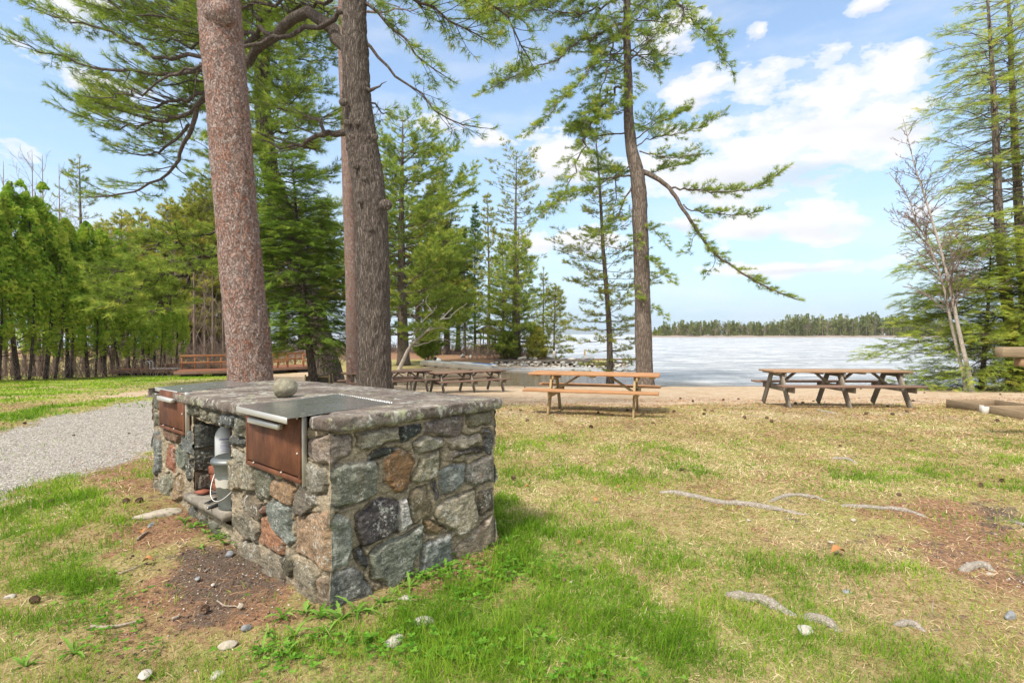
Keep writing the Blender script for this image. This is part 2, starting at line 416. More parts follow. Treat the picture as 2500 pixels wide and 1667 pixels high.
hgt = t.math('ADD', t.math('MULTIPLY', fine, 1.0), t.math('MULTIPLY', t.math('SUBTRACT', 1.0, gv), vmr))
finish(t, col, .92, t.bump(t.math('ADD', hgt, t.math('MULTIPLY', vf, .4)), .7, .02), spec=.15)
ground = mesh_np('ground', V, q, m, smooth=True, attrs=dict(sand=sand, gravel=grav, duff_and_shade=duff_and_shade, dirt=dirt, green=green, wet=wet)); ground['kind'] = 'structure'
# lake bed sheet further out and wide land behind
m2, t = newmat('water')
co = t.obj(); c1 = t.scalev(co, (1, 2.1, 1)); c2 = t.scalev(co, (.35, .8, 1))
w1 = t.noise(t.scalev(co, (.55, 1.7, 1)), 2.3, 6, .68, .8); w2 = t.noise(t.scalev(co, (.22, .8, 1)), 1.0, 5, .65, .6)
h = t.math('ADD', t.math('MULTIPLY', w1, .7), w2)
far = t.ramp(t.noise(t.scalev(co, (.12, .5, 1)), 1.2, 7, .75, .5), [(.40, 0), (.60, 1)])
sx = t.n('ShaderNodeSeparateXYZ'); t.link(co, sx.inputs[0])
openw = t.ramp(t.math('MULTIPLY_ADD', t.math('ADD', sx.outputs[0], t.math('MULTIPLY', sx.outputs[1], 1.0)), .05, -1.75), [(0, 0), (.25, 1)])
gust = t.ramp(t.noise(t.scalev(co, (.05, .16, 1)), 1.0, 6, .7, .6), [(.42, 0), (.58, 1)])
rip = t.ramp(t.noise(t.scalev(co, (.32, .75, 1)), 1.0, 5, .7, .7), [(.44, 1), (.54, 0)])
wc = t.mix(far, (.32, .33, .35), (.84, .85, .86)); wc = t.mix(t.math('MULTIPLY', rip, .6), wc, (.15, .16, .18)); wc = t.mix(t.math('MULTIPLY', gust, .45), wc, (.36, .375, .40)); wc = t.mix(openw, (.13, .10, .06), wc)  # ripple light and dark and the sky's pale reflection are put into the colour
bn = t.n('ShaderNodeBump', Distance=.55, Height=h); t.link(t.math('MULTIPLY_ADD', openw, .82, .18), bn.inputs['Strength'])
pw = finish(t, wc, .20, bn.outputs[0], spec=.8, IOR=1.33); t.link(t.math('MULTIPLY_ADD', openw, .14, .06), pw.inputs['Roughness'])
wg = MB()
xs = np.linspace(-1, 1, 41); xs = np.sign(xs)*np.abs(xs)**3*2600; yy = np.concatenate([np.linspace(20, 120, 30), np.geomspace(130, 2600, 30)])
A, B = np.meshgrid(xs, yy); n0 = len(xs)
i = np.arange(len(yy)-1)[:, None]*n0; j = np.arange(n0-1)[None]
wg.add(np.stack([A, B, np.full_like(A, WATER_Z)], -1), [np.stack([i+j, i+j+1, i+n0+j+1, i+n0+j], -1).reshape(-1, 4)])
water = wg.build('lake', m2, smooth=True); water['kind'] = 'structure'
# the sheltered cove is brown; open water has the sky reflection in its colour
# ================================================================ VEGETATION TOOLS
def leafmat(name, dark, light, yel=None):
    m, t = newmat(name); tn = t.attr('tint')
    stops = [(0, dark), (.75, light)] + ([(1, yel)] if yel else [])
    c = t.ramp(tn, stops)
    d = t.n('ShaderNodeBsdfDiffuse', Color=(1, 1, 1)); t.link(c, d.inputs[0])
    tr = t.n('ShaderNodeBsdfTranslucent'); t.link(t.mix(.5, c, t.mix(1.0, c, (1.5, 1.5, .7), 'MULTIPLY')), tr.inputs[0])
    mx_ = t.n('ShaderNodeMixShader', i0=.42); t.link(d.outputs[0], mx_.inputs[1]); t.link(tr.outputs[0], mx_.inputs[2])
    o = t.n('ShaderNodeOutputMaterial'); t.link(mx_.outputs[0], o.inputs[0]); return m
M_PINE = leafmat('pine_needles', (.085, .135, .028), (.285, .38, .075), (.50, .50, .12))
M_PINE_Y = leafmat('golden_pine_needles', (.13, .16, .035), (.385, .40, .085), (.58, .46, .11))
M_PINE_D = leafmat('dark_pine_needles', (.03, .065, .02), (.11, .20, .04), (.22, .28, .06))
M_HEM = leafmat('hemlock_needles', (.05, .09, .02), (.16, .25, .038), (.32, .38, .07))
M_HEM_L = leafmat('light_hemlock_needles', (.12, .18, .032), (.34, .43, .07), (.60, .57, .12))
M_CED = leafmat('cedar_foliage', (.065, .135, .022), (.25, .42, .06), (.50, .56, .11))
M_FAR = leafmat('far_foliage', (.13, .16, .07), (.28, .31, .12), (.40, .38, .18))
def barkmat(name, c0, c1, c2, scale=1.0, crack=1.0, lichen=0.0, zs=.22):
    m, t = newmat(name); co = t.obj(); s = t.scalev(co, (scale, scale, scale*zs))
    wob = t.noise(t.scalev(co, (scale*2, scale*2, scale)), 3, 3, out=1)
    mv = t.n('ShaderNodeVectorMath', dict(operation='MULTIPLY_ADD'), i1=(.09, .09, .09)); t.link(wob, mv.inputs[0]); t.link(s, mv.inputs[2])
    e = t.n('ShaderNodeTexVoronoi', dict(feature='DISTANCE_TO_EDGE'), Scale=16.0); t.link(mv.outputs[0], e.inputs['Vector'])
    cell = t.n('ShaderNodeTexVoronoi', Scale=16.0); t.link(mv.outputs[0], cell.inputs['Vector'])
    cs = t.n('ShaderNodeSeparateColor'); t.link(cell.outputs['Color'], cs.inputs[0])
    fine = t.noise(t.scalev(co, (scale, scale, scale*.35)), 60, 5, .7)
    col = t.mix(t.ramp(cs.outputs[0], [(.2, 0), (.8, 1)]), c0, c1)
    col = t.mix(t.ramp(fine, [(.35, .45), (.65, 0)]), col, c2)
    ck = t.ramp(e.outputs[0], [(0, crack), (.10, crack*.3), (.22, 0)])
    col = t.mix(ck, col, tuple(v*.55 for v in c2))
    if lichen:
        l = t.ramp(t.math('ADD', t.noise(co, 5, 5, .7), t.math('MULTIPLY', t.noise(co, 28, 4, .7), .35)), [(.74-lichen*.1, 0), (.80-lichen*.1, .8)])
        col = t.mix(l, col, (.27, .32, .17))
    hgt = t.math('ADD', t.math('MULTIPLY', t.ramp(e.outputs[0], [(0, 0), (.2, 1)]), crack), t.math('MULTIPLY', fine, .5))
    finish(t, col, .92, t.bump(hgt, .9, .018), spec=.1); return m
M_BARK = barkmat('grey_pine_bark', (.135, .108, .09), (.21, .175, .15), (.075, .058, .048), 3.1, .8, .0, .13)
M_BARKD = barkmat('dark_pine_bark', (.11, .085, .07), (.17, .14, .115), (.045, .035, .03), 1.0, 1.0, .0)
M_BARKF = barkmat('plain_bark', (.17, .135, .11), (.24, .195, .16), (.075, .06, .05), .8, .8)
M_BIRCH = barkmat('birch_bark', (.50, .44, .38), (.64, .58, .51), (.22, .17, .14), .8, .5, 0, 3.0)
M_DEAD = barkmat('dead_wood', (.42, .37, .31), (.55, .49, .42), (.20, .16, .13), 1.5, .3)
# red pine: grey plates over orange
def redpine():
    m, t = newmat('red_pine_bark'); co = t.obj()
    wob = t.noise(co, 8, 4, .6, out=1); s = t.scalev(co, (1, 1, .30))
    mv = t.n('ShaderNodeVectorMath', dict(operation='MULTIPLY_ADD'), i1=(.20, .20, .20)); t.link(wob, mv.inputs[0]); t.link(s, mv.inputs[2])
    e = t.n('ShaderNodeTexVoronoi', dict(feature='DISTANCE_TO_EDGE'), Scale=32.0); t.link(mv.outputs[0], e.inputs['Vector'])
    cell = t.n('ShaderNodeTexVoronoi', Scale=32.0); t.link(mv.outputs[0], cell.inputs['Vector'])
    cs = t.n('ShaderNodeSeparateColor'); t.link(cell.outputs['Color'], cs.inputs[0])
    n1 = t.noise(co, 3, 5, .65); n2 = t.noise(co, 45, 5, .7)
    k = t.math('ADD', t.math('MULTIPLY', cs.outputs[0], .38), t.math('MULTIPLY', t.noise(t.scalev(co, (1, 1, .5)), 26, 5, .75, .6), .95))
    col = t.ramp(k, [(.42, (.25, .12, .08)), (.56, (.31, .175, .13)), (.70, (.29, .215, .185)), (.9, (.35, .28, .25))])
    col = t.mix(t.ramp(n1, [(.4, 0), (.65, .45)]), col, (.34, .27, .24))
    ck = t.ramp(e.outputs[0], [(0, .7), (.03, .35), (.07, 0)])
    col = t.mix(ck, col, (.11, .06, .045))
    h = t.math('ADD', t.ramp(e.outputs[0], [(0, 0), (.12, 1)]), t.math('ADD', t.math('MULTIPLY', cs.outputs[1], .7), t.math('MULTIPLY', n2, .4)))
    finish(t, col, .9, t.bump(h, 1.0, .022), spec=.1); return m
M_RED = redpine()

# ---- leaf templates: (K,3,3) triangles, twig along +Z
def tri_template(kind, K, rg, L=.12, W=.008):
    T_ = np.zeros((K, 3, 3))
    for k in range(K):
        if kind == 'pine':           # bundle of long needles fanning forward
            ph = rg.uniform(0, 2*math.pi); th = rg.uniform(.15, 1.15); b = np.array([0, 0, rg.uniform(-.35, .25)*L])
            d = np.array([math.sin(th)*math.cos(ph), math.sin(th)*math.sin(ph), math.cos(th)]); l = L*rg.uniform(.75, 1.1)
            s = norm(np.cross(d, rg.normal(size=3)))*W*.5
        elif kind == 'spray':        # flat hemlock spray, leaflets to both sides, in the XZ plane
            u = (k+.5)/K; sd = 1 if k % 2 else -1; b = np.array([0, 0, (u-.5)*L*1.6]); l = L*(.62-.45*u)*rg.uniform(.8, 1.2)
            d = norm(np.array([sd*math.sin(.95), rg.uniform(-.25, .25), math.cos(.95)])); s = np.array([0, rg.uniform(-.3, .3), 1.])*W*.5
        else:                        # cedar: broad flat fan
            u = (k+.5)/K; a = (u-.5)*2.2; b = np.array([0, 0, 0.]); l = L*rg.uniform(.7, 1.1)*(1-.3*abs(u-.5))
            d = norm(np.array([math.sin(a), rg.uniform(-.3, .3), math.cos(a)])); s = norm(np.array([math.cos(a), rg.uniform(-.5, .5), -math.sin(a)]))*W*.5
        T_[k] = [b+s, b-s, b+d*l]
        if kind == 'fan': T_[k] = [b+d*l+s, b+d*l-s, b+d*l*.1]
    return T_
class Crown:
    def __init__(s, seed=0, kind='pine', K=12, L=.13, W=.010):
        s.rg = np.random.default_rng(seed); s.T = [tri_template(kind, K, s.rg, L, W) for _ in range(8)]
        s.seg = []; s.tp = []; s.td = []; s.tn = []; s.ts = []; s.tt = []; s.mb = MB()
        s.kind = kind; s.K = K
    def tuft(s, p, d, n, sc=1., tint=.5):
        s.tp.append(p); s.td.append(d); s.tn.append(n); s.ts.append(sc); s.tt.append(tint)
    def segs(s, p0, p1, r0, r1):
        s.seg.append((p0, p1, r0, r1))
    def limb(s, pts, r0, r1, sub=1.0, gap=.25, start=.2, dens=9, sag=0., up=.12, tint=.5, tints=.3, sc=1., n=None, sides=7, two=True, taper_tip=.35, hang=0., forw=.6, wig=.02):
        """a limb with side shoots lying in a roughly level plane"""
        rg = s.rg; P0 = spline(pts, 24); L = np.linalg.norm(np.diff(P0, axis=0), axis=1).sum()
        m_ = max(8, int(L/.22)); P = spline(pts, m_)
        if wig: P[1:-1] += rg.normal(size=(m_-2, 3))*wig*(L**.5)
        rad = r0+(r1-r0)*np.linspace(0, 1, m_)**.75
        s.mb.tube(P, rad, sides, cap=True)
        if sub <= 0: return P
        T = norm(np.gradient(P, axis=0)); cnt = max(3, int(L*(1-start)/gap)); Z = np.array([0, 0, 1.])
        for i in range(cnt):
            t_ = start+(1-start)*(i+rg.uniform(0, 1))/cnt; f = t_*(m_-1); a = min(int(f), m_-2); p = P[a]*(1-f+a)+P[a+1]*(f-a); tg = T[a]
            lat = np.cross(tg, Z); 
            if np.linalg.norm(lat) < .2: lat = np.array([rg.normal(), rg.normal(), 0])
            lat = norm(lat)
            for sd in ((1, -1) if (two and rg.random() < .75) else (rg.choice([-1, 1]),)):
                ln = sub*(math.sin(math.pi*min(1, max(.08, (t_-start)/(1-start)*(1-taper_tip)+taper_tip*.55)))**.6)*rg.uniform(.55, 1.15)
                if t_ > .9: ln *= .6
                d = norm(tg*forw+lat*sd*rg.uniform(.5, 1.0)+Z*rg.uniform(-.12, .28)+rg.normal(size=3)*.08)
                s.shoot(p, d, ln, max(.004, r1*.8 if t_ > .5 else (r0*.16+r1*.5)), dens, up, sag, tint+rg.uniform(-tints, tints), sc, hang)
        s.shoot(P[-1], T[-1], sub*.4, r1, dens*1.3, up, sag, tint+rg.uniform(-tints, tints), sc, hang)
        return P
    def shoot(s, p, d, ln, r, dens, up, sag, tint, sc, hang=0.):
        rg = s.rg; k = 3; pts = [p]; q = p; dd = d
        for i in range(k):
            dd = norm(dd+np.array([0, 0, up-sag])*(.7 if i else .2)+rg.normal(size=3)*.07); q = q+dd*ln/k; pts.append(q)
            s.segs(pts[-2], q, r*(1-i/k*.6), r*(1-(i+1)/k*.6))
        pts = np.array(pts); nt = max(2, int(ln*dens+rg.random())); lat = norm(np.cross(dd, [0, 0, 1.])+1e-6)
        for i in range(nt):
            t_ = 1-(1-.18)*(i/nt)**1.0*rg.uniform(.8, 1); f = t_*k; a = min(int(f), k-1); b = pts[a]*(1-f+a)+pts[a+1]*(f-a)
            sd = rg.choice([-1, 1]); w_ = ln*.36*(1-.55*t_)*rg.uniform(.3, 1.) if i > 0 else 0
            td = norm(dd*.75+lat*sd*.7*(1 if i else .1)+np.array([0, 0, up*.8-sag*.7-hang])+rg.normal(size=3)*.12)
            e = b+td*w_
            if w_ > .06: s.segs(b, e, r*.45, r*.3)
            nn = norm(np.array([0, 0, 1.])+rg.normal(size=3)*.35)
            s.tuft(e, td, nn, sc*rg.uniform(.75, 1.25), tint+rg.uniform(-.18, .18)+(.15 if i == 0 else 0))
            if w_ > .16: s.tuft(b+(e-b)*.5, td, nn, sc*rg.uniform(.6, 1.), tint+rg.uniform(-.22, .1))
    def build(s, root, leaf, bark, name='crown'):
        V = []
        if s.seg:
            A = np.array([x[0] for x in s.seg]); B = np.array([x[1] for x in s.seg]); r0 = np.array([x[2] for x in s.seg]); r1 = np.array([x[3] for x in s.seg])
            d = norm(B-A); n = norm(np.cross(d, np.where(np.abs(d[:, 2:3]) < .9, [[0, 0, 1.]], [[1., 0, 0]]))); b = np.cross(d, n)
            ang = np.array([0, 2.094, 4.189]); ring = np.cos(ang)[None, :, None]*n[:, None]+np.sin(ang)[None, :, None]*b[:, None]
            P = np.concatenate([A[:, None]+ring*r0[:, None, None], B[:, None]+ring*r1[:, None, None]], 1); N_ = len(A)
            base = np.arange(N_)[:, None, None]*6; f = np.array([[0, 1, 4, 3], [1, 2, 5, 4], [2, 0, 3, 5]])[None]
            s.mb.add(P.reshape(-1, 3), [(base+f).reshape(-1, 4)])
        if s.mb.n: s.mb.build('branches', bark, root, smooth=True)
        if s.tp:
            p = np.array(s.tp); z = norm(np.array(s.td)); y = norm(np.array(s.tn)-z*(np.array(s.tn)*z).sum(1, keepdims=True)); x = np.cross(y, z)
            M = np.stack([x, y, z], -1)*np.array(s.ts)[:, None, None]; idx = s.rg.integers(0, len(s.T), len(p)); TT = np.stack(s.T)[idx]
            if s.kind == 'pine':
                a = s.rg.uniform(0, 6.28, len(p)); ca, sa = np.cos(a), np.sin(a); R_ = np.zeros((len(p), 3, 3)); R_[:, 0, 0] = ca; R_[:, 0, 1] = -sa; R_[:, 1, 0] = sa; R_[:, 1, 1] = ca; R_[:, 2, 2] = 1
                M = M @ R_
            W_ = np.einsum('nij,nkvj->nkvi', M, TT)+p[:, None, None]; W_ = W_.reshape(-1, 3)
            tint = np.repeat(np.clip(np.array(s.tt), 0, 1), s.K*3)+np.repeat(s.rg.uniform(-.08, .08, len(p)*s.K), 3)
            mesh_np(name, W_, np.arange(len(W_)).reshape(-1, 3), leaf, root, attrs=dict(tint=np.clip(tint, 0, 1)))
def trunk_mesh(root, path, rad, mat, sides=14, flare=1.35, rough=.04, name='trunk', seg=.12, rootflare=0, fine=0):
    """path in root space"""
    L = np.linalg.norm(np.diff(np.array(path), axis=0), axis=1).sum(); n = max(10, int(L/seg))
    P = spline(path, n); rr = np.interp(np.linspace(0, 1, n), np.linspace(0, 1, len(rad)), rad)
    z = np.linspace(0, L, n); rr = rr*(1+(flare-1)*np.exp(-z/(.35+rad[0]*.6)))
    V, fs = tube(P, rr, sides, True); c = np.repeat(P, sides, 0); body = V[:len(c)]
    out = norm(body-c); a = np.tile(np.arange(sides)/sides*2*math.pi, n); zz = np.repeat(z, sides)
    nse = (fbm(np.stack([np.cos(a)*2, np.sin(a)*2, zz*1.1], -1), 3)-.5)*2*rough*np.repeat(rr, sides)*3
    if rootflare: nse = nse+np.repeat(rr, sides)*rootflare*np.exp(-zz/.25)*np.clip(np.cos(a*5+1.3)+.2*np.cos(a*3), 0, 1)
    if fine: 
        q_ = np.stack([np.cos(a)*np.repeat(rr, sides)*32, np.sin(a)*np.repeat(rr, sides)*32, zz*9], -1); nse = nse+(fbm(q_, 3)-.5)*fine
    V[:len(c)] = body+out*nse[:, None]
    return mesh_np(name, V, fs, mat, root, smooth=True)
def copy_tree(o, loc=None, rz=None, sc=None, label=None, group=None):
    r = o.copy(); COL.objects.link(r)
    if loc is not None: r.location = loc
    if rz is not None: r.rotation_euler = (0, 0, rz)
    if sc is not None: r.scale = (sc, sc, sc) if np.isscalar(sc) else sc
    if label: r['label'] = label
    if group: r['group'] = group
    def rec(src, dst):
        for ch in list(src.children):
            c = ch.copy(); COL.objects.link(c); c.parent = dst; c.matrix_parent_inverse = ch.matrix_parent_inverse.copy(); rec(ch, c)
    rec(o, r); return r
def conifer(name, label, cat, loc, Ht, r0, z0=.15, Lmax=2.5, dz=.55, per=4, kind='pine', leaf=M_PINE, bark=M_BARKF, seed=0, lean=None, prof=None, K=9, NL=.17, W=.02,
            sub=.7, gap=.28, dens=8, el0=-.1, el1=.6, sag=0., tint=.45, tints=.3, droop=0., group=None, skip=.0, tip=True, rt=None, hang=0., azb=None):
    rg = np.random.default_rng(seed); root = empty(name, tuple(loc), 0, label, cat, group)
    path = lean if lean is not None else [(0, 0, -.2), (rg.normal()*.1, rg.normal()*.1, Ht*.5), (rg.normal()*.2, rg.normal()*.2, Ht)]
    P = spline(path, 40); hs = P[:, 2]; topr = rt if rt else .02
    trunk_mesh(root, path, [r0, r0*.72, r0*.42, topr], bark, 10, seg=.4)
    c = Crown(seed, kind, K, NL, W); z = Ht*z0
    prof = prof or (lambda u: (1-u)**.75*(.45+.55*min(1, u*4+.4)))
    while z < Ht*.985:
        u = (z-Ht*z0)/(Ht*(1-z0)); k = per if u < .85 else 3; a0 = rg.uniform(0, 6.28)
        for j in range(k):
            if rg.random() < skip: continue
            a = a0+j*6.283/k+rg.normal()*.45; L = Lmax*prof(u)*(rg.uniform(.35, 1.2) if kind == 'pine' else rg.uniform(.6, 1.15))+.12
            if azb is not None: L *= 1+azb[1]*math.cos(a-azb[0])
            e = el0+(el1-el0)*u+rg.normal()*(.12 if kind == 'pine' else .20); b = np.array([np.interp(z, hs, P[:, 0]), np.interp(z, hs, P[:, 1]), z]); d = np.array([math.cos(a)*math.cos(e), math.sin(a)*math.cos(e), math.sin(e)])
            e1 = b+d*L*.55+np.array([0, 0, -droop*L*.15]); e2 = b+d*L+np.array([0, 0, (.10 if not droop else -droop*.5)*L])
            c.limb([b, e1, e2], max(.012, r0*.16*(1-u*.6)), .006, sub=sub*(L/Lmax)**.5, gap=gap, start=.22, dens=dens, tint=tint, tints=tints, sag=sag, sides=4, sc=1., hang=hang)
        z += dz*rg.uniform(.7, 1.25)*(1-.35*u)
    if tip: c.tuft(np.array(path[-1], float), np.array([0, 0, 1.]), np.array([1., 0, 0]), 1., tint+.2); c.shoot(np.array(path[-1], float)-np.array([0, 0, .3]), np.array([0, 0, 1.]), .5, .01, 10, 0, 0, tint+.1, 1.)
    c.build(root, leaf, bark); return root
# ================================================================ NEAR TREES
def world_path(pts, D=None):
    return [at(p[0], p[1], p[2] if len(p) > 2 else D) for p in pts]
def make_root(name, label, cat, base, group=None):
    return empty(name, tuple(base), 0, label, cat, group), np.array(base)
def zc(o, s, pts, D0, D1=None):
    """zoomed outline coordinates to points of the photograph with a distance running from D0 to D1"""
    n = len(pts); D1 = D0 if D1 is None else D1
    return [(o[0]+x*s, o[1]+y*s, D0+(D1-D0)*i/max(1, n-1)) for i, (x, y) in enumerate(pts)]
# --- the big red pine right behind the fireplace
b = at(613, 905, 7.6); b[2] = hz_(b[0], b[1]); root, b0 = make_root('red_pine', 'thick leaning trunk with flaky orange and grey bark behind the stone grill', 'tree', b)
pth = [np.array([b[0]+.03, b[1], b[2]-.1])-b0]+[p-b0 for p in world_path([(608, 860), (594, 700), (578, 520), (563, 340), (550, 180), (538, 40), (528, -120), (510, -420), (500, -800)], 7.6)]
trunk_mesh(root, pth, [.31, .285, .28, .275, .275, .275, .275, .27, .25, .2], M_RED, 96, 1.12, .02, seg=.03, rootflare=.12, fine=.036)
# swollen knot near the top
k = MB(); kc = at(535, 35, 7.38)-b0
u_ = np.linspace(0, math.pi, 24); v_ = np.linspace(0, 2*math.pi, 36, endpoint=False); U_, V_ = np.meshgrid(u_, v_, indexing='ij')
S_ = np.stack([np.sin(U_)*np.cos(V_)*.20, np.sin(U_)*np.sin(V_)*.15, np.cos(U_)*.17], -1); S_ *= (1+.35*(fbm(S_*12, 3)-.5))[..., None]
i = np.arange(23)[:, None]*36; j = np.arange(36)[None]; kk_ = (j+1) % 36
k.add(S_.reshape(-1, 3)+kc, [np.stack([i+j, i+36+j, i+36+kk_, i+kk_], -1).reshape(-1, 4)]); k.build('burl', M_RED, root, smooth=True)
cr = Crown(11, 'pine', 12, .13, .012)
for (z, a, L) in ((9.2, .4, 3), (9.8, 2.2, 3), (10.3, 3.9, 3.2), (10.6, 5.4, 3)):
    pb = np.array([np.interp(z, [p[2] for p in pth], [p[0] for p in pth]), 0, z]); cr.limb([pb, pb+np.array([math.cos(a), math.sin(a), .1])*L*.5, pb+np.array([math.cos(a), math.sin(a), .25])*L], .06, .012, sub=.9, gap=.4, dens=5)
cr.build(root, M_PINE, M_RED)

# --- the grey white pine beside it, with its limbs
b = at(912, 930, 8.6); b[2] = hz_(b[0], b[1]); root, b0 = make_root('white_pine', 'thick dark grey pine trunk with knots and a forked limb behind the stone grill', 'tree', b)
DT = 8.6
pth = [np.array([b[0], b[1], b[2]-.1])-b0]+[p-b0 for p in world_path([(913, 860), (912, 740), (910, 620), (904, 500), (892, 400), (882, 332), (873, 250), (869, 150), (866, 60), (868, -60), (872, -300), (880, -700)], DT)]
trunk_mesh(root, pth, [.265, .258, .258, .26, .258, .25, .245, .23, .21, .20, .185, .17, .15, .1], M_BARK, 90, 1.10, .035, seg=.035, rootflare=.1, fine=.05)
def knot(px, py, r, D=DT-.27):
    c_ = at(px, py, D)-b0; S2 = S_/.17*r*np.array([1, .7, 1]); kn = MB(); kn.add(S2.reshape(-1, 3)+c_, [np.stack([i+j, i+36+j, i+36+kk_, i+kk_], -1).reshape(-1, 4)]); kn.build('knot', M_BARK, root, smooth=True)
for (px, py, r) in ((868, 405, .05), (890, 437, .04), (942, 500, .085), (872, 300, .045), (915, 335, .05), (880, 492, .04), (848, 300, .05), (905, 560, .035), (838, 250, .06)): knot(px, py, r)
o7 = (0, 0); s7 = .5102
cr = Crown(12, 'pine', 19, .135, .0075)
Lb = lambda pts, D0, D1: [p-b0 for p in world_path(zc(o7, s7, pts, D0, D1))]
PK = dict(up=.10, tint=.50, sc=1.05)
cr.limb(Lb([(1690, 330), (1650, 235), (1600, 150), (1530, 92), (1450, 78), (1380, 110), (1300, 170), (1240, 250), (1180, 310), (1090, 400), (980, 470)], DT, 10.3), .115, .07, sub=0, sides=16, wig=.012)
cr.limb(Lb([(1300, 170), (1180, 150), (1000, 190), (850, 210), (700, 190)], 9.2, 11), .045, .012, sub=1.3, gap=.16, start=.1, dens=11.5, **PK)
cr.limb(Lb([(980, 470), (900, 600), (870, 720), (800, 810), (700, 880), (560, 930), (430, 945)], 10.3, 11.5), .055, .012, sub=.75, gap=.16, start=.45, dens=11.5, **PK)
cr.limb(Lb([(980, 470), (860, 560), (720, 590), (600, 610), (460, 590)], 10.3, 12), .05, .012, sub=1.3, gap=.13, start=.2, dens=11.5, **PK)
cr.limb(Lb([(1000, 440), (820, 480), (700, 520), (560, 520)], 10.3, 12.5), .045, .012, sub=1.3, gap=.13, start=.2, dens=11.5, **PK)
cr.limb(Lb([(900, 600), (780, 720), (700, 740), (560, 720)], 10.8, 12), .035, .01, sub=.9, gap=.15, start=.2, dens=8, **PK)
cr.limb(Lb([(1690, 55), (1560, 100), (1420, 140), (1300, 178), (1170, 215), (960, 300), (880, 350), (740, 410), (620, 450), (540, 466), (400, 460)], DT, 9.6), .05, .008, sub=0, sides=8)
cr.limb(Lb([(960, 300), (930, 380), (930, 460), (900, 520)], 9.2, 9.3), .018, .005, sub=0, sides=5)
cr.limb(Lb([(1690, 640), (1640, 642), (1570, 630), (1480, 672), (1380, 715), (1220, 662)], DT, 10.5), .075, .02, sub=.8, gap=.16, start=.4, dens=11.5, **PK)
cr.limb(Lb([(1570, 632), (1500, 560), (1400, 540), (1280, 480)], 8.9, 11), .035, .01, sub=1.1, gap=.14, start=.2, dens=11.5, **PK)
cr.limb(Lb([(1745, 200), (1790, 240), (1840, 300), (1900, 370), (2010, 450), (2100, 530), (2200, 590), (2300, 612)], DT, 8.2), .03, .008, sub=.55, gap=.13, start=.45, dens=8, up=.02, tint=.3, sc=.9)
cr.limb(Lb([(1740, 10), (1800, 40), (1850, 110), (1950, 200), (2040, 300), (2120, 360)], DT, 8.4), .035, .008, sub=.6, gap=.13, start=.2, dens=11.5, up=.05, tint=.42, sc=.95)
cr.limb(Lb([(1745, -80), (1900, -60), (2050, 20), (2180, 90), (2290, 170)], DT, 9), .04, .01, sub=.95, gap=.12, start=.15, dens=11.5, **PK)
cr.limb(Lb([(1745, -200), (2000, -120), (2250, -40), (2420, 80), (2520, 260)], DT, 9.5), .05, .01, sub=1.0, gap=.14, start=.2, dens=8, **PK)
cr.limb(Lb([(1750, 430), (1790, 425), (1850, 391)], DT-.1, DT-.15), .05, .004, sub=0)
cr.limb(Lb([(1745, 480), (1790, 500), (1830, 540), (1885, 550)], DT, DT+.4), .02, .006, sub=.3, gap=.08, start=.3, dens=12, up=.1, tint=.35)
# the two long boughs reaching to the left edge, and the canopy above
cr.limb(Lb([(1180, 310), (1000, 330), (800, 362), (640, 350), (500, 330), (350, 290), (200, 240), (60, 190)], 9.6, 9.2), .05, .008, sub=.62, gap=.13, start=.25, dens=11.5, up=.05, tint=.42, sc=.95)
cr.limb(Lb([(1240, 170), (1050, 280), (850, 290), (720, 250), (600, 200), (470, 145), (350, 105), (220, 60), (90, -5)], 9.6, 9.6), .05, .008, sub=.62, gap=.14, start=.2, dens=11.5, up=.05, tint=.42, sc=.95)
for pts, D0, D1, sb in (([(1640, -60), (1300, 0), (950, 90), (620, 60), (520, 0)], 9, 10.5, 1.3), ([(1640, -200), (1200, -150), (850, -40), (560, -60)], 9, 11, 1.4), ([(1640, -40), (1450, 40), (1250, 60), (1100, 50)], 9, 11.5, 1.2),
                        ([(1160, 200), (1020, 130), (850, 110), (700, 130), (560, 100)], 10, 12, 1.2), ([(1250, 100), (1100, 10), (900, -20), (700, 40)], 10, 12, 1.2), ([(1240, 240), (1050, 380), (900, 400), (760, 400)], 10, 11.5, .9)):
    cr.limb(Lb(pts, D0, D1), .04, .01, sub=sb, gap=.13, start=.15, dens=11.5, up=.1, tint=.5)
for q_ in range(10):   # crown above the picture
    a = q_*2.4; z = 9.2+q_*.45; pb = np.array([.1, 0, z]); d_ = np.array([math.cos(a), math.sin(a), .1]); cr.limb([pb, pb+d_*1.6, pb+d_*3.2], .06, .012, sub=.9, gap=.3, dens=5)
cr.build(root, M_PINE, M_BARK)

# --- slim red pine between them, further back
b = at(862, 936, 17); b[2] = hz_(b[0], b[1]); root, b0 = make_root('red_pine', 'slim pinkish pine trunk half hidden behind the dark grey trunk', 'tree', b)
pth = [np.array([b[0], b[1], b[2]-.1])-b0]+[p-b0 for p in world_path([(861, 860), (859, 700), (855, 560), (850, 430), (845, 280), (840, 140), (839, 0), (839, -200)], 17)]
trunk_mesh(root, pth, [.21, .205, .20, .195, .19, .18, .175, .17, .15], M_RED, 24, 1.15, .03, seg=.1)
cr = Crown(13, 'pine', 9, .18, .02)
for q_ in range(9):
    a = q_*2.4; z = 12.0+q_*.35; pb = np.array([pth[-1][0], 0, z]); d_ = np.array([math.cos(a), math.sin(a), .1]); cr.limb([pb, pb+d_*1.2, pb+d_*2.4], .05, .012, sub=.9, gap=.3, dens=5)
cr.build(root, M_PINE, M_RED)

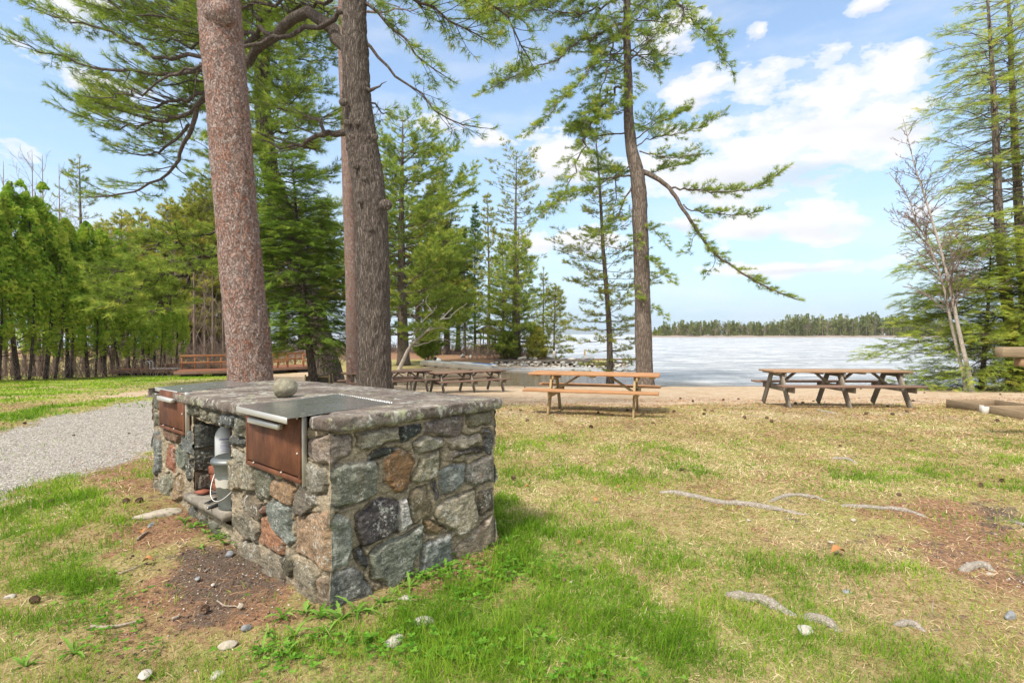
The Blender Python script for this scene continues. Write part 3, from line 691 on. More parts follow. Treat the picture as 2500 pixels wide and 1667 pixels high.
# --- old dark pine behind the hemlock
D4 = 23; b = at(802, 928, D4); b[2] = hz_(b[0], b[1]); root, b0 = make_root('white_pine', 'old dark pine leaning left behind the hemlock, with a broad dense crown', 'tree', b)
pth = [np.array([b[0], b[1], b[2]-.1])-b0]+[p-b0 for p in world_path([(800, 900), (775, 800), (745, 700), (716, 600), (689, 510), (660, 418), (645, 306), (641, 200), (641, 60), (643, -200)], D4)]
trunk_mesh(root, pth, [.62, .56, .50, .46, .43, .40, .36, .34, .31, .27, .2], M_BARKD, 32, 1.35, .05, seg=.12, rootflare=.5)
cr = Crown(14, 'pine', 14, .21, .016)
PP = spline(pth, 60); rg4 = np.random.default_rng(44)
for z in np.arange(5.2, 17.5, .42):
    kx = np.array([np.interp(z, PP[:, 2], PP[:, 0]), np.interp(z, PP[:, 2], PP[:, 1]), z])
    for q_ in range(3):
        a = rg4.uniform(0, 6.28); L = rg4.uniform(1.8, 3.6)*(.75 if z < 7 else 1); e = rg4.uniform(-.25, .3)
        if math.cos(a) > 0: L *= .95
        d_ = np.array([math.cos(a)*math.cos(e), math.sin(a)*math.cos(e), math.sin(e)]); cr.limb([kx, kx+d_*L*.5-np.array([0, 0, .1]), kx+d_*L+np.array([0, 0, .15])], .055, .01, sub=1.15, gap=.19, start=.2, dens=7, tint=.5, sides=5)
for pts, D1, sb in (([(690, 560), (600, 590), (535, 615), (470, 640), (420, 665), (330, 700), (260, 745)], 17.5, 1.5), ([(535, 615), (470, 600), (400, 600), (330, 620)], 19, 1.2), ([(470, 640), (420, 720), (370, 770)], 17.5, 1.0),
                    ([(690, 560), (600, 560), (500, 575), (420, 580), (300, 590)], 20, 1.3), ([(535, 615), (450, 660), (350, 660), (240, 680)], 18, 1.4), ([(470, 650), (440, 720), (350, 720), (280, 755)], 17.5, 1.3)):
    cr.limb([p-b0 for p in world_path([(x, y, D4+(D1-D4)*i_/(len(pts)-1)) for i_, (x, y) in enumerate(pts)])], .10, .015, sub=sb, gap=.16, start=.3, dens=7, tint=.5, up=.1, wig=.03)
cr.build(root, M_PINE, M_BARKD)

# --- hemlock in front of it
D5 = 19.; b = at(768, 930, D5); b[2] = hz_(b[0], b[1])
lean = [(0, 0, -.1), (-.25, 0, 2), (-.5, .05, 4.5), (-.8, .1, 8.2)]
conifer('hemlock', 'dark green bushy hemlock in front of the old dark pine trunk', 'tree', b, 8.2, .16, z0=.17, Lmax=2.15, dz=.22, per=5, kind='spray', leaf=M_HEM, bark=M_BARKD, seed=21,
        lean=lean, K=14, NL=.19, W=.024, sub=.8, gap=.14, dens=9, el0=.08, el1=.45, droop=.5, sag=.16, tint=.45, tints=.3, hang=.15, prof=lambda u: (1-u)**.38*(.72+.28*min(1, u*5)))

# --- big shoreline pine
D10 = 24.; b = at(1574, 934, D10); b[2] = hz_(b[0], b[1]); root, b0 = make_root('white_pine', 'tall crooked pine on the beach edge with one long limb drooping right over the lake', 'tree', b)
o8 = (1140, 0); s8 = .4848
pth = [np.array([b[0], b[1], b[2]-.15])-b0]+[p-b0 for p in world_path([(1573, 900), (1569, 760), (1565, 606), (1562, 510), (1560, 470), (1553, 412), (1541, 359), (1535, 291), (1534, 218), (1532, 145), (1530, 73), (1531, 0), (1532, -150), (1536, -380)], D10)]
trunk_mesh(root, pth, [.40, .375, .355, .34, .33, .33, .31, .26, .22, .19, .17, .15, .14, .10, .03], M_BARKF, 36, 1.25, .04, seg=.08, rootflare=.5, fine=.02)
cr = Crown(15, 'pine', 17, .19, .0125)
LL = lambda pts, D0, D1: [p-b0 for p in world_path(zc(o8, s8, pts, D0, D1))]
P8 = dict(up=.10, tint=.56)
cr.limb(LL([(880, 865), (930, 885), (1020, 950), (1080, 1040), (1180, 1190), (1240, 1270), (1390, 1375), (1500, 1440), (1650, 1505)], 24, 22.5), .13, .02, sub=.85, gap=.15, start=.42, dens=9.5, sides=10, wig=.007, **P8)
cr.limb(LL([(1020, 950), (1120, 950), (1230, 965), (1350, 965), (1480, 930), (1600, 850)], 23.7, 22), .05, .012, sub=.75, gap=.11, start=.12, dens=9, **P8)
cr.limb(LL([(1090, 1030), (1160, 1065), (1250, 1075), (1360, 1080), (1485, 1062)], 23.6, 22.6), .035, .012, sub=.7, gap=.12, start=.12, dens=9, **P8)
cr.limb(LL([(1200, 1200), (1150, 1180), (1120, 1260), (1090, 1270)], 23.4, 23.8), .02, .008, sub=.5, gap=.12, start=.2, dens=8, **P8)
cr.limb(LL([(1240, 1270), (1245, 1330), (1210, 1380)], 23.3, 23.8), .02, .008, sub=.5, gap=.12, start=.2, dens=9, **P8)
for pts, D1, sb, r in (([(870, 762), (1000, 790), (1190, 775)], 23, .7, .03), ([(845, 745), (950, 690), (1120, 668), (1290, 570)], 23, .75, .03), ([(850, 700), (1000, 600), (1100, 560)], 25.5, .7, .03), ([(890, 880), (1000, 850), (1120, 820)], 25, .6, .03),
      ([(810, -160), (930, -70), (1040, 0), (1130, 110), (1200, 150), (1260, 240), (1340, 370)], 22, .8, .07), ([(850, 150), (900, 180), (970, 385)], 23.5, .7, .04),
      ([(800, 110), (700, 150), (600, 205), (400, 320), (230, 385), (80, 465)], 22.5, 1.0, .06), ([(800, 150), (740, 190), (620, 350), (480, 510), (300, 675)], 22, .9, .055), ([(810, 420), (740, 460), (640, 600), (580, 760), (480, 980), (370, 1090)], 22, 1.0, .07),
      ([(800, 330), (740, 305), (690, 308), (620, 333)], 23.8, 0, .04), ([(800, 670), (650, 680), (530, 655)], 25, .9, .035), ([(825, 885), (740, 895), (600, 960), (480, 1010)], 23, .9, .05), ([(835, 930), (760, 1080), (690, 1160), (620, 1200)], 23, .6, .04),
      ([(745, 900), (750, 1000), (700, 1120)], 23, .35, .03), ([(870, 1180), (930, 1150), (1010, 1240)], 23, .45, .02), ([(870, 1260), (960, 1330), (1035, 1420)], 23, .6, .025), ([(870, 1180), (850, 1190), (860, 1240)], 23.2, .35, .02),
      ([(800, -60), (600, -40), (300, 30), (60, 60)], 21.5, 1.0, .06), ([(740, 180), (700, 380), (620, 560), (560, 640)], 23, 1.0, .04), ([(800, -20), (600, 60), (420, 60), (200, 60)], 22.5, 1.0, .05), ([(800, -200), (500, -160), (200, -30), (0, 10)], 22, 1.0, .06),
      ([(820, 250), (900, 300), (980, 340)], 24.5, .8, .03), ([(820, 20), (930, 50), (1000, 110)], 24, .9, .04), ([(830, 560), (760, 560), (600, 640)], 23, .8, .03), ([(840, 620), (900, 640), (960, 560)], 22.8, .8, .03), ([(810, 330), (830, 420), (820, 500)], 23.2, .6, .02),
      ([(820, -30), (900, -60), (980, 60)], 25, .9, .04), ([(800, 240), (720, 280), (640, 250)], 25.5, .8, .03), ([(870, 1380), (850, 1480), (880, 1500)], 23.4, .25, .012), ([(880, 1540), (960, 1560), (1000, 1600)], 23.4, .3, .015), ([(840, 820), (780, 860), (620, 860)], 25.5, .9, .03)):
    cr.limb(LL(pts, 24, D1), r*1.1, .011, sub=sb*1.12, gap=.13, start=.15, dens=10, sides=6, **P8)
rg5 = np.random.default_rng(5)
for z in np.arange(14.5, 22.5, .4):
    kx = np.array([np.interp(z, [p[2] for p in pth], [p[0] for p in pth]), 0, z])
    for q_ in range(3):
        a = rg5.uniform(0, 6.28); L = rg5.uniform(1.2, 3.)*(22.9-z)/6 if z > 17 else rg5.uniform(1.2, 2.6); L = min(L, 3)
        d_ = np.array([math.cos(a), math.sin(a), rg5.uniform(-.1, .3)]); cr.limb([kx, kx+d_*L*.5, kx+d_*L], .04, .01, sub=.8, gap=.25, start=.2, dens=6, sides=5, tint=.5)
cr.build(root, M_PINE, M_BARKF)

# --- thin pine left of it
D11 = 28.; b = at(1490, 915, D11); b[2] = max(hz_(b[0], b[1]), -1.25)
lean = [(0, 0, -.1)]+[p-b for p in world_path([(1487, 800), (1480, 700), (1472, 600), (1466, 485), (1459, 388), (1454, 330)], D11)]
conifer('young_pine', 'thin young pine with sparse level branches left of the tall beach pine', 'tree', b, lean[-1][2], .17, z0=.06, Lmax=2.9, dz=.55, per=4, kind='pine', leaf=M_PINE_Y, bark=M_BARKF, seed=31,
        lean=lean, K=10, NL=.19, W=.018, sub=.65, gap=.20, dens=7.5, el0=-.12, el1=.35, tint=.35, prof=lambda u: (.85 if u < .45 else .85-.75*(u-.45)/.55)*(1 if u > .05 else .7))

# ================================================================ TREES OF THE POINT
def pine_at(px, py, D, topy, label, seed, name='pine', cat='tree', **kw):
    b = at(px, py, D); b[2] = max(hz_(b[0], b[1]), WATER_Z-.1); Ht = (HOR-topy)/F*D+EYE-b[2]
    return conifer(name, label, cat, b, Ht, kw.pop('r0', .2), seed=seed, **kw)
pine_at(985, 889, 37, 285, 'tall leaning-crowned pine right of the thick grey trunk, behind the pale dead birch', 41, r0=.42, z0=.12, Lmax=5.6, dz=.72, per=6, K=13, NL=.25, W=.026, sub=1.6, gap=.26, dens=6.2, el0=.0, el1=.5, tint=.6, azb=(0, .3), prof=lambda u: (1-u)**.55*(.6+.4*min(1, u*4)))
pine_at(1257, 868, 50, 375, 'tallest narrow pine of the point, golden at its tip', 42, r0=.30, z0=.08, Lmax=3.6, dz=.8, per=4, leaf=M_PINE_Y, K=9, NL=.28, W=.035, sub=.95, gap=.35, dens=5, el0=-.05, el1=.35, tint=.35, prof=lambda u: .95*(1-.25*abs(u-.25)*4) if u < .5 else .75-.35*(u-.5))
pine_at(1193, 868, 52, 480, 'slender pine with yellowish tip left of the tallest one on the point', 43, r0=.2, z0=.2, Lmax=2.2, dz=.9, per=4, leaf=M_PINE_Y, K=9, NL=.28, W=.035, sub=.9, gap=.35, dens=5, tint=.4)
pine_at(1225, 868, 48, 590, 'middle-sized pine beside the gazebo', 44, r0=.17, z0=.12, Lmax=2.8, dz=.5, per=5, leaf=M_PINE, K=9, NL=.28, W=.035, sub=.9, gap=.3, dens=6, tint=.5)
pine_at(1265, 872, 46, 560, 'bright green pine with full branches left of the boulders', 45, r0=.28, z0=.1, Lmax=3.4, dz=.5, per=6, leaf=M_PINE, K=9, NL=.28, W=.035, sub=1.0, gap=.3, dens=6, tint=.65)
pine_at(1135, 868, 54, 560, 'dark narrow fir behind the fallen birch branches', 46, r0=.16, z0=.1, Lmax=1.7, dz=.5, per=5, kind='spray', leaf=M_HEM, K=9, NL=.4, W=.06, sub=.7, gap=.3, dens=6, droop=.4)
pine_at(1095, 868, 56, 545, 'dark fir just right of the tall leaning-crowned pine', 47, r0=.18, z0=.12, Lmax=2.1, dz=.5, per=5, kind='spray', leaf=M_HEM, K=9, NL=.4, W=.06, sub=.8, gap=.3, dens=6, droop=.4)
pine_at(1160, 868, 60, 500, 'thin dark spruce with short boughs behind the gazebo', 48, r0=.16, z0=.1, Lmax=1.6, dz=.6, per=5, leaf=M_PINE_D, K=9, NL=.3, W=.04, sub=.7, gap=.35, dens=6)
pine_at(1325, 868, 50, 660, 'small thin dead-topped pine above the boulders', 49, r0=.12, z0=.2, Lmax=1.6, dz=.6, per=4, leaf=M_PINE_Y, K=8, NL=.26, W=.03, sub=.6, gap=.4, dens=3.5, skip=.3)
pine_at(1352, 872, 45.5, 700, 'little golden green pine at the jetty end of the point', 50, r0=.10, z0=.05, Lmax=1.9, dz=.4, per=5, leaf=M_PINE_Y, K=9, NL=.25, W=.03, sub=.8, gap=.26, dens=6, tint=.3)
pine_at(1310, 876, 44, 800, 'low bright green pine sapling among the boulders', 51, r0=.06, z0=.02, Lmax=1.0, dz=.25, per=5, leaf=M_PINE_Y, K=9, NL=.25, W=.03, sub=.5, gap=.2, dens=8, tint=.5, el0=.3)
pine_at(1240, 878, 45, 815, 'low bushy pine between the gazebo and the boulders', 52, r0=.06, z0=.02, Lmax=1.1, dz=.22, per=6, leaf=M_PINE, K=9, NL=.25, W=.03, sub=.6, gap=.2, dens=9, tint=.5, el0=.3)
pine_at(1045, 884, 42, 815, 'low round evergreen bush behind the dead birch trunk', 53, 'evergreen_shrub', 'shrub', r0=.06, z0=.02, Lmax=1.4, dz=.2, per=7, leaf=M_HEM_L, K=9, NL=.25, W=.03, sub=.6, gap=.2, dens=9, tint=.3, el0=.4)
# big mixed trunks and a broad crown behind the leaning-crowned pine
g = 'tall pines standing along the far side of the point'
proto = pine_at(1066, 872, 55, 420, 'tall pine with bare lower trunk on the far side of the point', 54, r0=.42, z0=.32, Lmax=4.2, dz=.65, per=6, leaf=M_PINE_Y, K=10, NL=.3, W=.042, sub=1.3, gap=.3, dens=6.5, tint=.3, group=g)
for k_, (px, D, s) in enumerate([(1022, 60, .9), (1090, 58, .78), (940, 62, .85), (880, 64, .95), (790, 62, .9), (735, 60, .85), (690, 63, .95), (655, 58, .8), (1040, 66, .7), (1118, 66, .75), (505, 52, .9), (470, 56, .95), (540, 58, 1.0), (440, 54, .8), (485, 60, .85), (525, 50, .72), (560, 55, .85)]):
    b = at(px, 860, D); copy_tree(proto, (b[0], b[1], hz_(b[0], b[1])), k_*1.7, s)
# ================================================================ CEDAR HEDGE ROW
def cedar(seed, Ht=7.6, Rm=1.35):
    rg = np.random.default_rng(seed); root = empty('cedar', (0, 0, 0), 0, 'dense green cedar of the tall row at the left edge of the lawn', 'tree', 'cedars of the tall row left of the docks')
    P = [(0, 0, -.2), (rg.normal()*.12, rg.normal()*.12, Ht*.4), (rg.normal()*.2, rg.normal()*.2, Ht*.96)]
    trunk_mesh(root, P, [.095, .07, .05, .02], M_BARKD, 8, 1.3, .06, seg=.4)
    P2 = [(.25, .2, -.2), (.5+rg.normal()*.1, .3, Ht*.35), (.35, .2, Ht*.8)]; trunk_mesh(root, P2, [.055, .04, .02], M_BARKD, 6, 1.2, .06, seg=.4)
    c = Crown(seed, 'fan', 8, .095, .022); n = 24000
    z = Ht*(.12+.88*rg.random(n)**.72); a = rg.uniform(0, 6.283, n); u = z/Ht
    Rz = Rm*np.clip(1-u, 0, 1)**.68*1.08*np.clip((u-.10)/.38, .25, 1)**.7*1.3
    Rz = Rz*(1+.26*(fbm(np.stack([np.cos(a)*1.6+seed, np.sin(a)*1.6, z*.8], -1), 3)-.5)*2)
    r = Rz*np.sqrt(rg.uniform(.12, 1, n)); p = np.stack([r*np.cos(a), r*np.sin(a), z], -1)
    cl = fbm(p*np.array([2.5, 2.5, 1.9])+seed*3.1, 4); lowgap = np.clip((u-.15)/.35, 0, 1); keep = cl > (.60-.115*lowgap)
    p = p[keep]; a = a[keep]; r = r[keep]; Rz = Rz[keep]; cl = cl[keep]; z = z[keep]
    for k_ in range(len(p)):
        out = np.array([math.cos(a[k_]), math.sin(a[k_]), 0]); d = norm(out*.7+np.array([0, 0, rg.uniform(.3, 1.5)])+rg.normal(size=3)*.35)
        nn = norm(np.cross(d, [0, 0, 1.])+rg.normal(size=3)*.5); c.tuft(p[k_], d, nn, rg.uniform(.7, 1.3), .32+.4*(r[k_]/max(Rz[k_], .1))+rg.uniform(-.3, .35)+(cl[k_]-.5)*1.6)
    for q_ in range(46):
        z_ = Ht*rg.uniform(.08, .75); a_ = rg.uniform(0, 6.28); L = rg.uniform(.5, 1.2); e_ = np.array([math.cos(a_)*L, math.sin(a_)*L, rg.uniform(-.1, .5)]); c.segs(np.array([0, 0, z_]), np.array([0, 0, z_])+e_, .02, .006)
    c.build(root, M_CED, M_BARKD); return root
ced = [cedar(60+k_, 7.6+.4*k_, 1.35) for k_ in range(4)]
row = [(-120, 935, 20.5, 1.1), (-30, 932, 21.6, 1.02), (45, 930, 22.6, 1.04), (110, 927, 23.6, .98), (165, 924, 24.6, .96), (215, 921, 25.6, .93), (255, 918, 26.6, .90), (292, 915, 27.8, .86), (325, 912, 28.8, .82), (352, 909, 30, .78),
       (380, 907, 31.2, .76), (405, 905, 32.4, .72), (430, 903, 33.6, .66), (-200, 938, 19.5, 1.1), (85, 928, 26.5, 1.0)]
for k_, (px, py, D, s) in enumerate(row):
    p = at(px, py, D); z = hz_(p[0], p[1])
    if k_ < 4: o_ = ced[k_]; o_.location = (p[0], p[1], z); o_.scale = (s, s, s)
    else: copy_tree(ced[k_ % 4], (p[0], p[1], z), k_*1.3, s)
# background pines above the hedge
g = 'pale yellow-green pines rising beyond the cedar row'
pr = pine_at(420, 880, 46, 490, 'pale yellow-green pine rising beyond the cedar row', 71, r0=.3, z0=.2, Lmax=4.4, dz=.6, per=6, leaf=M_PINE_Y, K=10, NL=.28, W=.042, sub=1.3, gap=.28, dens=6.5, tint=.55, group=g)
for k_, (px, D, s) in enumerate([(350, 50, 1.0), (300, 52, 1.02), (460, 52, 1.08), (500, 48, .88), (255, 55, 1.0)]):
    b = at(px, 870, D); copy_tree(pr, (b[0], b[1], hz_(b[0], b[1])), 1+k_*2.1, s)
pine_at(205, 880, 40, 392, 'thin brownish pine with open boughs above the cedar row', 72, r0=.22, z0=.4, Lmax=2.6, dz=.9, per=4, leaf=M_PINE_Y, K=8, NL=.26, W=.03, sub=.9, gap=.4, dens=3.5, tint=.2)
# bare trees
def bare(name, label, loc, Ht, r0, seed, mat, spread=.35, depth=4, group=None, lean=(0, 0), n0=9, zstart=.35, cat='tree', two=False, up_=.5):
    rg = np.random.default_rng(seed); root = empty(name, tuple(loc), 0, label, cat, group)
    P = [np.array([0, 0, -.1]), np.array([lean[0]*.4, lean[1]*.4, Ht*.4]), np.array([lean[0], lean[1], Ht])]
    trunk_mesh(root, P, [r0, r0*.6, .012], mat, 8, 1.2, .04, seg=.3); c = Crown(seed); Q = spline(P, 30)
    def rec(p, d, L, r, dep):
        q = p
        for s_ in range(3):
            d = norm(d+rg.normal(size=3)*.13+np.array([0, 0, up_*.2])); q2 = q+d*L/3; c.segs(q, q2, max(.010, r*(1-s_*.2)), max(.008, r*(1-(s_+1)*.2))); q = q2
            if dep > 0 and rg.random() < .85: rec(q, norm(d+rg.normal(size=3)*.55), L*.6, r*.5, dep-1)
    for k_ in range(n0):
        u = zstart+(1-zstart)*(k_+rg.random())/n0*.95; b_ = Q[int(u*29)]; a = rg.uniform(0, 6.28)
        rec(b_, norm(np.array([math.cos(a)*spread*2, math.sin(a)*spread*2, 1.])), Ht*.34*(1.15-u), max(.02, r0*.35*(1.1-u)), depth-2)
    c.build(root, None, mat); return root
M_TWIG = barkmat('bare_twigs', (.22, .165, .14), (.30, .23, .19), (.12, .085, .07), 1, .4)
for k_, (px, D, ty) in enumerate([(15, 40, 395), (85, 42, 370), (110, 41, 380), (150, 43, 400)]):
    b = at(px, 880, D); b[2] = hz_(b[0], b[1]); bare('bare_tree', 'leafless reddish tree standing up behind the cedar row', b, (HOR-ty)/F*D+2.2, .13, 80+k_, M_TWIG, .3, 4, 'bare trees behind the cedars', n0=12, zstart=.4)
gb = 'bare trunks behind the floating docks'
pb_ = bare('bare_tree', 'thin bare trunk in the grey undergrowth behind the docks', (0, 0, 0), 9, .13, 90, M_TWIG, .35, 4, gb, n0=14, zstart=.15)
spots = [(475, 40), (500, 44), (520, 38), (545, 42), (455, 47), (330, 36), (290, 40), (250, 33), (180, 31), (110, 30), (30, 28), (575, 46), (700, 50), (745, 48), (430, 37), (390, 42), (12, 27), (60, 30), (95, 26.5), (135, 29), (175, 28), (205, 31), (245, 30), (275, 29.5), (310, 32), (345, 33), (370, 35), (400, 34), (440, 41), (-40, 27)]
for k_, (px, D) in enumerate(spots):
    b = at(px, 880, D); l_ = (b[0], b[1], hz_(b[0], b[1]))
    if k_ == 0: pb_.location = l_
    else: copy_tree(pb_, l_, k_*1.9, .7+.06*(k_ % 5))
# ================================================================ RIGHT-HAND TREES
D12 = 22.; b = at(2480, 938, D12); b[2] = hz_(b[0], b[1])
lean = [(0, 0, -.1)]+[p-b for p in world_path([(2472, 860), (2465, 787), (2447, 634), (2437, 506), (2432, 353), (2424, 200), (2414, 40), (2405, -60)], D12)]
HK = dict(kind='spray', leaf=M_HEM_L, K=14, NL=.18, W=.018, sub=.9, gap=.16, droop=.45, sag=.14, hang=.12)
conifer('hemlock', 'tall hemlock at the right edge with the thickest dark trunk', 'tree', b, lean[-1][2], .27, z0=.10, Lmax=4.3, dz=.48, per=5, bark=M_BARKF, seed=101, lean=lean, dens=7.5, skip=.15, tint=.62, tints=.3, el0=-.05, el1=.4, prof=lambda u: (1-u)**.5*(.7+.3*min(1, u*4)), **HK)
b = at(2512, 940, 23.5); b[2] = hz_(b[0], b[1]); lean = [(0, 0, -.1)]+[p-b for p in world_path([(2500, 700), (2490, 560), (2483, 430), (2475, 300), (2467, 100), (2462, 0), (2460, -40)], 23.5)]
conifer('hemlock', 'tall hemlock at the right edge with a paler trunk half out of view', 'tree', b, lean[-1][2], .24, z0=.35, Lmax=3.2, dz=.48, per=5, bark=M_BARKF, seed=102, lean=lean, dens=7.5, tint=.65, prof=lambda u: (1-u)**.5*(.7+.3*min(1, u*4)), **HK)
b = at(2395, 946, 21.5); b[2] = hz_(b[0], b[1])
conifer('hemlock', 'low spreading hemlock at the foot of the leaning birches', 'tree', b, 6.2, .10, z0=.03, Lmax=3.9, dz=.22, per=5, bark=M_BARKD, seed=103, dens=9, tint=.5, el0=-.02, el1=.35, azb=(math.pi, .15), prof=lambda u: (1-u)**.45*(.8+.2*min(1, u*5)), **HK)
b = at(2500, 940, 20.5); b[2] = hz_(b[0], b[1])
conifer('hemlock', 'bright yellow-green hemlock spreading beside the timber rail', 'tree', b, 5.2, .10, z0=.05, Lmax=2.2, dz=.25, per=5, bark=M_BARKD, seed=104, dens=9.5, tint=.75, el0=0, el1=.35, prof=lambda u: (1-u)**.45*(.8+.2*min(1, u*5)), **HK)
def birch(pts, label, seed, r0, D, group=None):
    b = at(pts[0][0], pts[0][1], D); b[2] = hz_(b[0], b[1]); root, b0 = make_root('birch', label, 'tree', b)
    P = [np.array([0, 0, -.1])]+[p-b0 for p in world_path(pts[1:], D)]; trunk_mesh(root, P, [r0, r0*.75, r0*.55, r0*.4, r0*.24, .012], M_BIRCH, 12, 1.15, .03, seg=.12)
    c = Crown(seed); rg = np.random.default_rng(seed); Q = spline(P, 40)
    for k_ in range(46):
        u = .34+.64*k_/46; p = Q[int(u*39)]; a = rg.uniform(0, 6.28); L = 2.6*(1.15-u)*rg.uniform(.6, 1.2); d = norm(np.array([math.cos(a), math.sin(a)*.9, .9])); r = .022*(1.2-u)+.007; q = p
        for s_ in range(5):
            d = norm(d+rg.normal(size=3)*.15); q2 = q+d*L/5; c.segs(q, q2, r*(1-s_*.18), r*(1-(s_+1)*.18)); q = q2
            for t_ in range(2):
                e = norm(d+rg.normal(size=3)*.5); l2 = L*.28*rg.uniform(.4, 1); c.segs(q, q+e*l2, r*.55, .005); c.segs(q+e*l2*.6, q+e*l2*.6+norm(e+rg.normal(size=3)*.6)*l2*.5, r*.4, .005)
    c.build(root, None, M_TWIG)
birch([(2374, 949), (2368, 925), (2340, 802), (2319, 700), (2289, 583), (2253, 465), (2233, 404), (2205, 290)], 'white birch leaning left over the water, right one of the pair', 111, .095, 19.6)
birch([(2360, 944), (2352, 915), (2325, 802), (2304, 700), (2268, 600), (2237, 540), (2215, 480), (2170, 420)], 'white birch leaning left over the water, left and thinner one of the pair', 112, .075, 19.9)
# fallen dead birch
b = G(973, 902); root, b0 = make_root('dead_birch', 'pale dead birch leaning right beside the tall pine', 'tree', b); Db = b[1]
trunk_mesh(root, [np.array([0, 0, -.1])]+[p-b0 for p in world_path([(985, 878), (1002, 846), (1040, 810), (1076, 780), (1106, 750)], Db)], [.14, .12, .10, .07, .05, .02], M_DEAD, 10, 1.1, .04, seg=.15)
c = Crown(5); 
for pts in ([(1002, 846), (1012, 838), (1030, 840)], [(1002, 846), (1020, 800), (1058, 760), (1065, 745)], [(1030, 815), (1020, 790), (1000, 770), (1030, 740)], [(1040, 810), (1075, 800), (1110, 812)], [(1076, 780), (1098, 775), (1115, 758), (1140, 740)], [(1058, 765), (1040, 740), (1045, 715)], [(1010, 845), (1040, 838), (1075, 826), (1110, 838)]):
    c.limb([p-b0 for p in world_path(pts, Db-.3)], .045, .012, sub=0, sides=5, wig=.02)
c.build(root, None, M_DEAD)
# ================================================================ STONE GRILL
C0 = np.array([-.975, 2.87]); C2 = np.array([-.145, 3.72]); C1 = np.array([-3.22, 4.80]); C3 = C1+(C2-C0)
def plane_hit(px, py, A, B):
    """(distance along A->B, height) where the line of sight meets the upright plane through A and B"""
    d = ray(px, py); e = (B-A)/np.linalg.norm(B-A); nrm = np.array([-e[1], e[0]])
    D = np.dot(A, nrm)/(np.dot(d[:2], nrm)); p = d*D; return (float(np.dot(p[:2]-A, e)), float(EYE+p[2]))
def TF(o, s, pts): return [plane_hit(o[0]+x*s, o[1]+y*s, C0, C1) for x, y in pts]
def TR(o, s, pts): return [plane_hit(o[0]+x*s, o[1]+y*s, C0, C2) for x, y in pts]
oA, sA = (730, 960), .3509; oB, sB = (540, 1080), .26786; oC, sC = (360, 930), .2551
RS = [([(60,290),(200,305),(350,320),(365,390),(250,470),(150,462),(70,440),(50,350)],(122,108,102)), ([(400,290),(560,255),(700,240),(695,310),(600,355),(440,395),(420,340)],(135,128,108)),
 ([(710,230),(835,215),(838,280),(710,325)],(60,68,70)), ([(860,215),(960,180),(1140,155),(1145,240),(1110,300),(1000,300),(930,270),(865,280)],(112,98,96)), ([(1165,160),(1330,112),(1332,200),(1230,235),(1175,200)],(118,112,92)),
 ([(1015,345),(1100,305),(1260,290),(1270,330),(1150,385),(1050,388)],(140,128,112)), ([(1030,430),(1120,405),(1270,370),(1285,405),(1130,440),(1035,460)],(92,82,72)), ([(1285,260),(1320,245),(1337,330),(1327,430),(1295,380)],(85,88,94)),
 ([(800,350),(870,310),(990,320),(980,370),(880,400),(820,420)],(142,136,118)), ([(495,440),(540,410),(665,385),(660,412),(570,450),(500,460)],(60,66,62)), ([(600,470),(640,430),(700,378),(770,410),(800,480),(780,600),(730,680),(650,680),(610,600),(590,520)],(132,90,46)),
 ([(820,540),(860,450),(970,400),(985,470),(930,580),(820,615),(800,590)],(132,124,96)), ([(200,540),(240,500),(410,480),(535,480),(540,700),(420,760),(240,805),(190,740)],(108,112,100)), ([(980,545),(1060,500),(1160,490),(1140,620),(1060,680),(990,705),(985,620)],(106,116,118)),
 ([(1180,490),(1300,450),(1340,440),(1340,600),(1250,635),(1165,625),(1160,580)],(118,112,106)), ([(925,620),(945,615),(955,720),(935,725)],(75,72,80)), ([(400,850),(480,800),(560,740),(640,740),(670,770),(685,960),(640,985),(500,1040),(440,1070),(415,980)],(72,66,72)),
 ([(690,765),(740,740),(775,800),(790,900),(700,945)],(165,162,165)), ([(780,700),(870,645),(915,760),(915,860),(800,895),(780,800)],(120,104,76)), ([(950,780),(1100,720),(1220,660),(1230,870),(1150,960),(1100,985),(1000,910),(940,840)],(136,126,102)),
 ([(1260,690),(1340,655),(1338,800),(1270,845),(1255,760)],(98,86,72)), ([(865,905),(900,895),(1005,945),(940,980),(880,950)],(125,98,58)), ([(235,850),(330,880),(370,970),(345,1180),(240,1220),(225,1000)],(118,126,120)),
 ([(390,1095),(440,1090),(480,1170),(470,1225),(430,1190)],(70,76,84)), ([(500,1110),(600,1040),(850,925),(850,1060),(790,1180),(740,1290),(640,1370),(530,1290),(510,1200)],(104,112,98)), ([(860,1050),(1060,985),(1060,1195),(920,1270),(840,1250)],(110,118,118)),
 ([(1080,1100),(1200,990),(1335,850),(1340,1040),(1240,1130),(1100,1190)],(138,120,100)), ([(235,1260),(370,1205),(450,1290),(520,1370),(400,1520),(240,1560),(220,1380)],(104,108,108))]
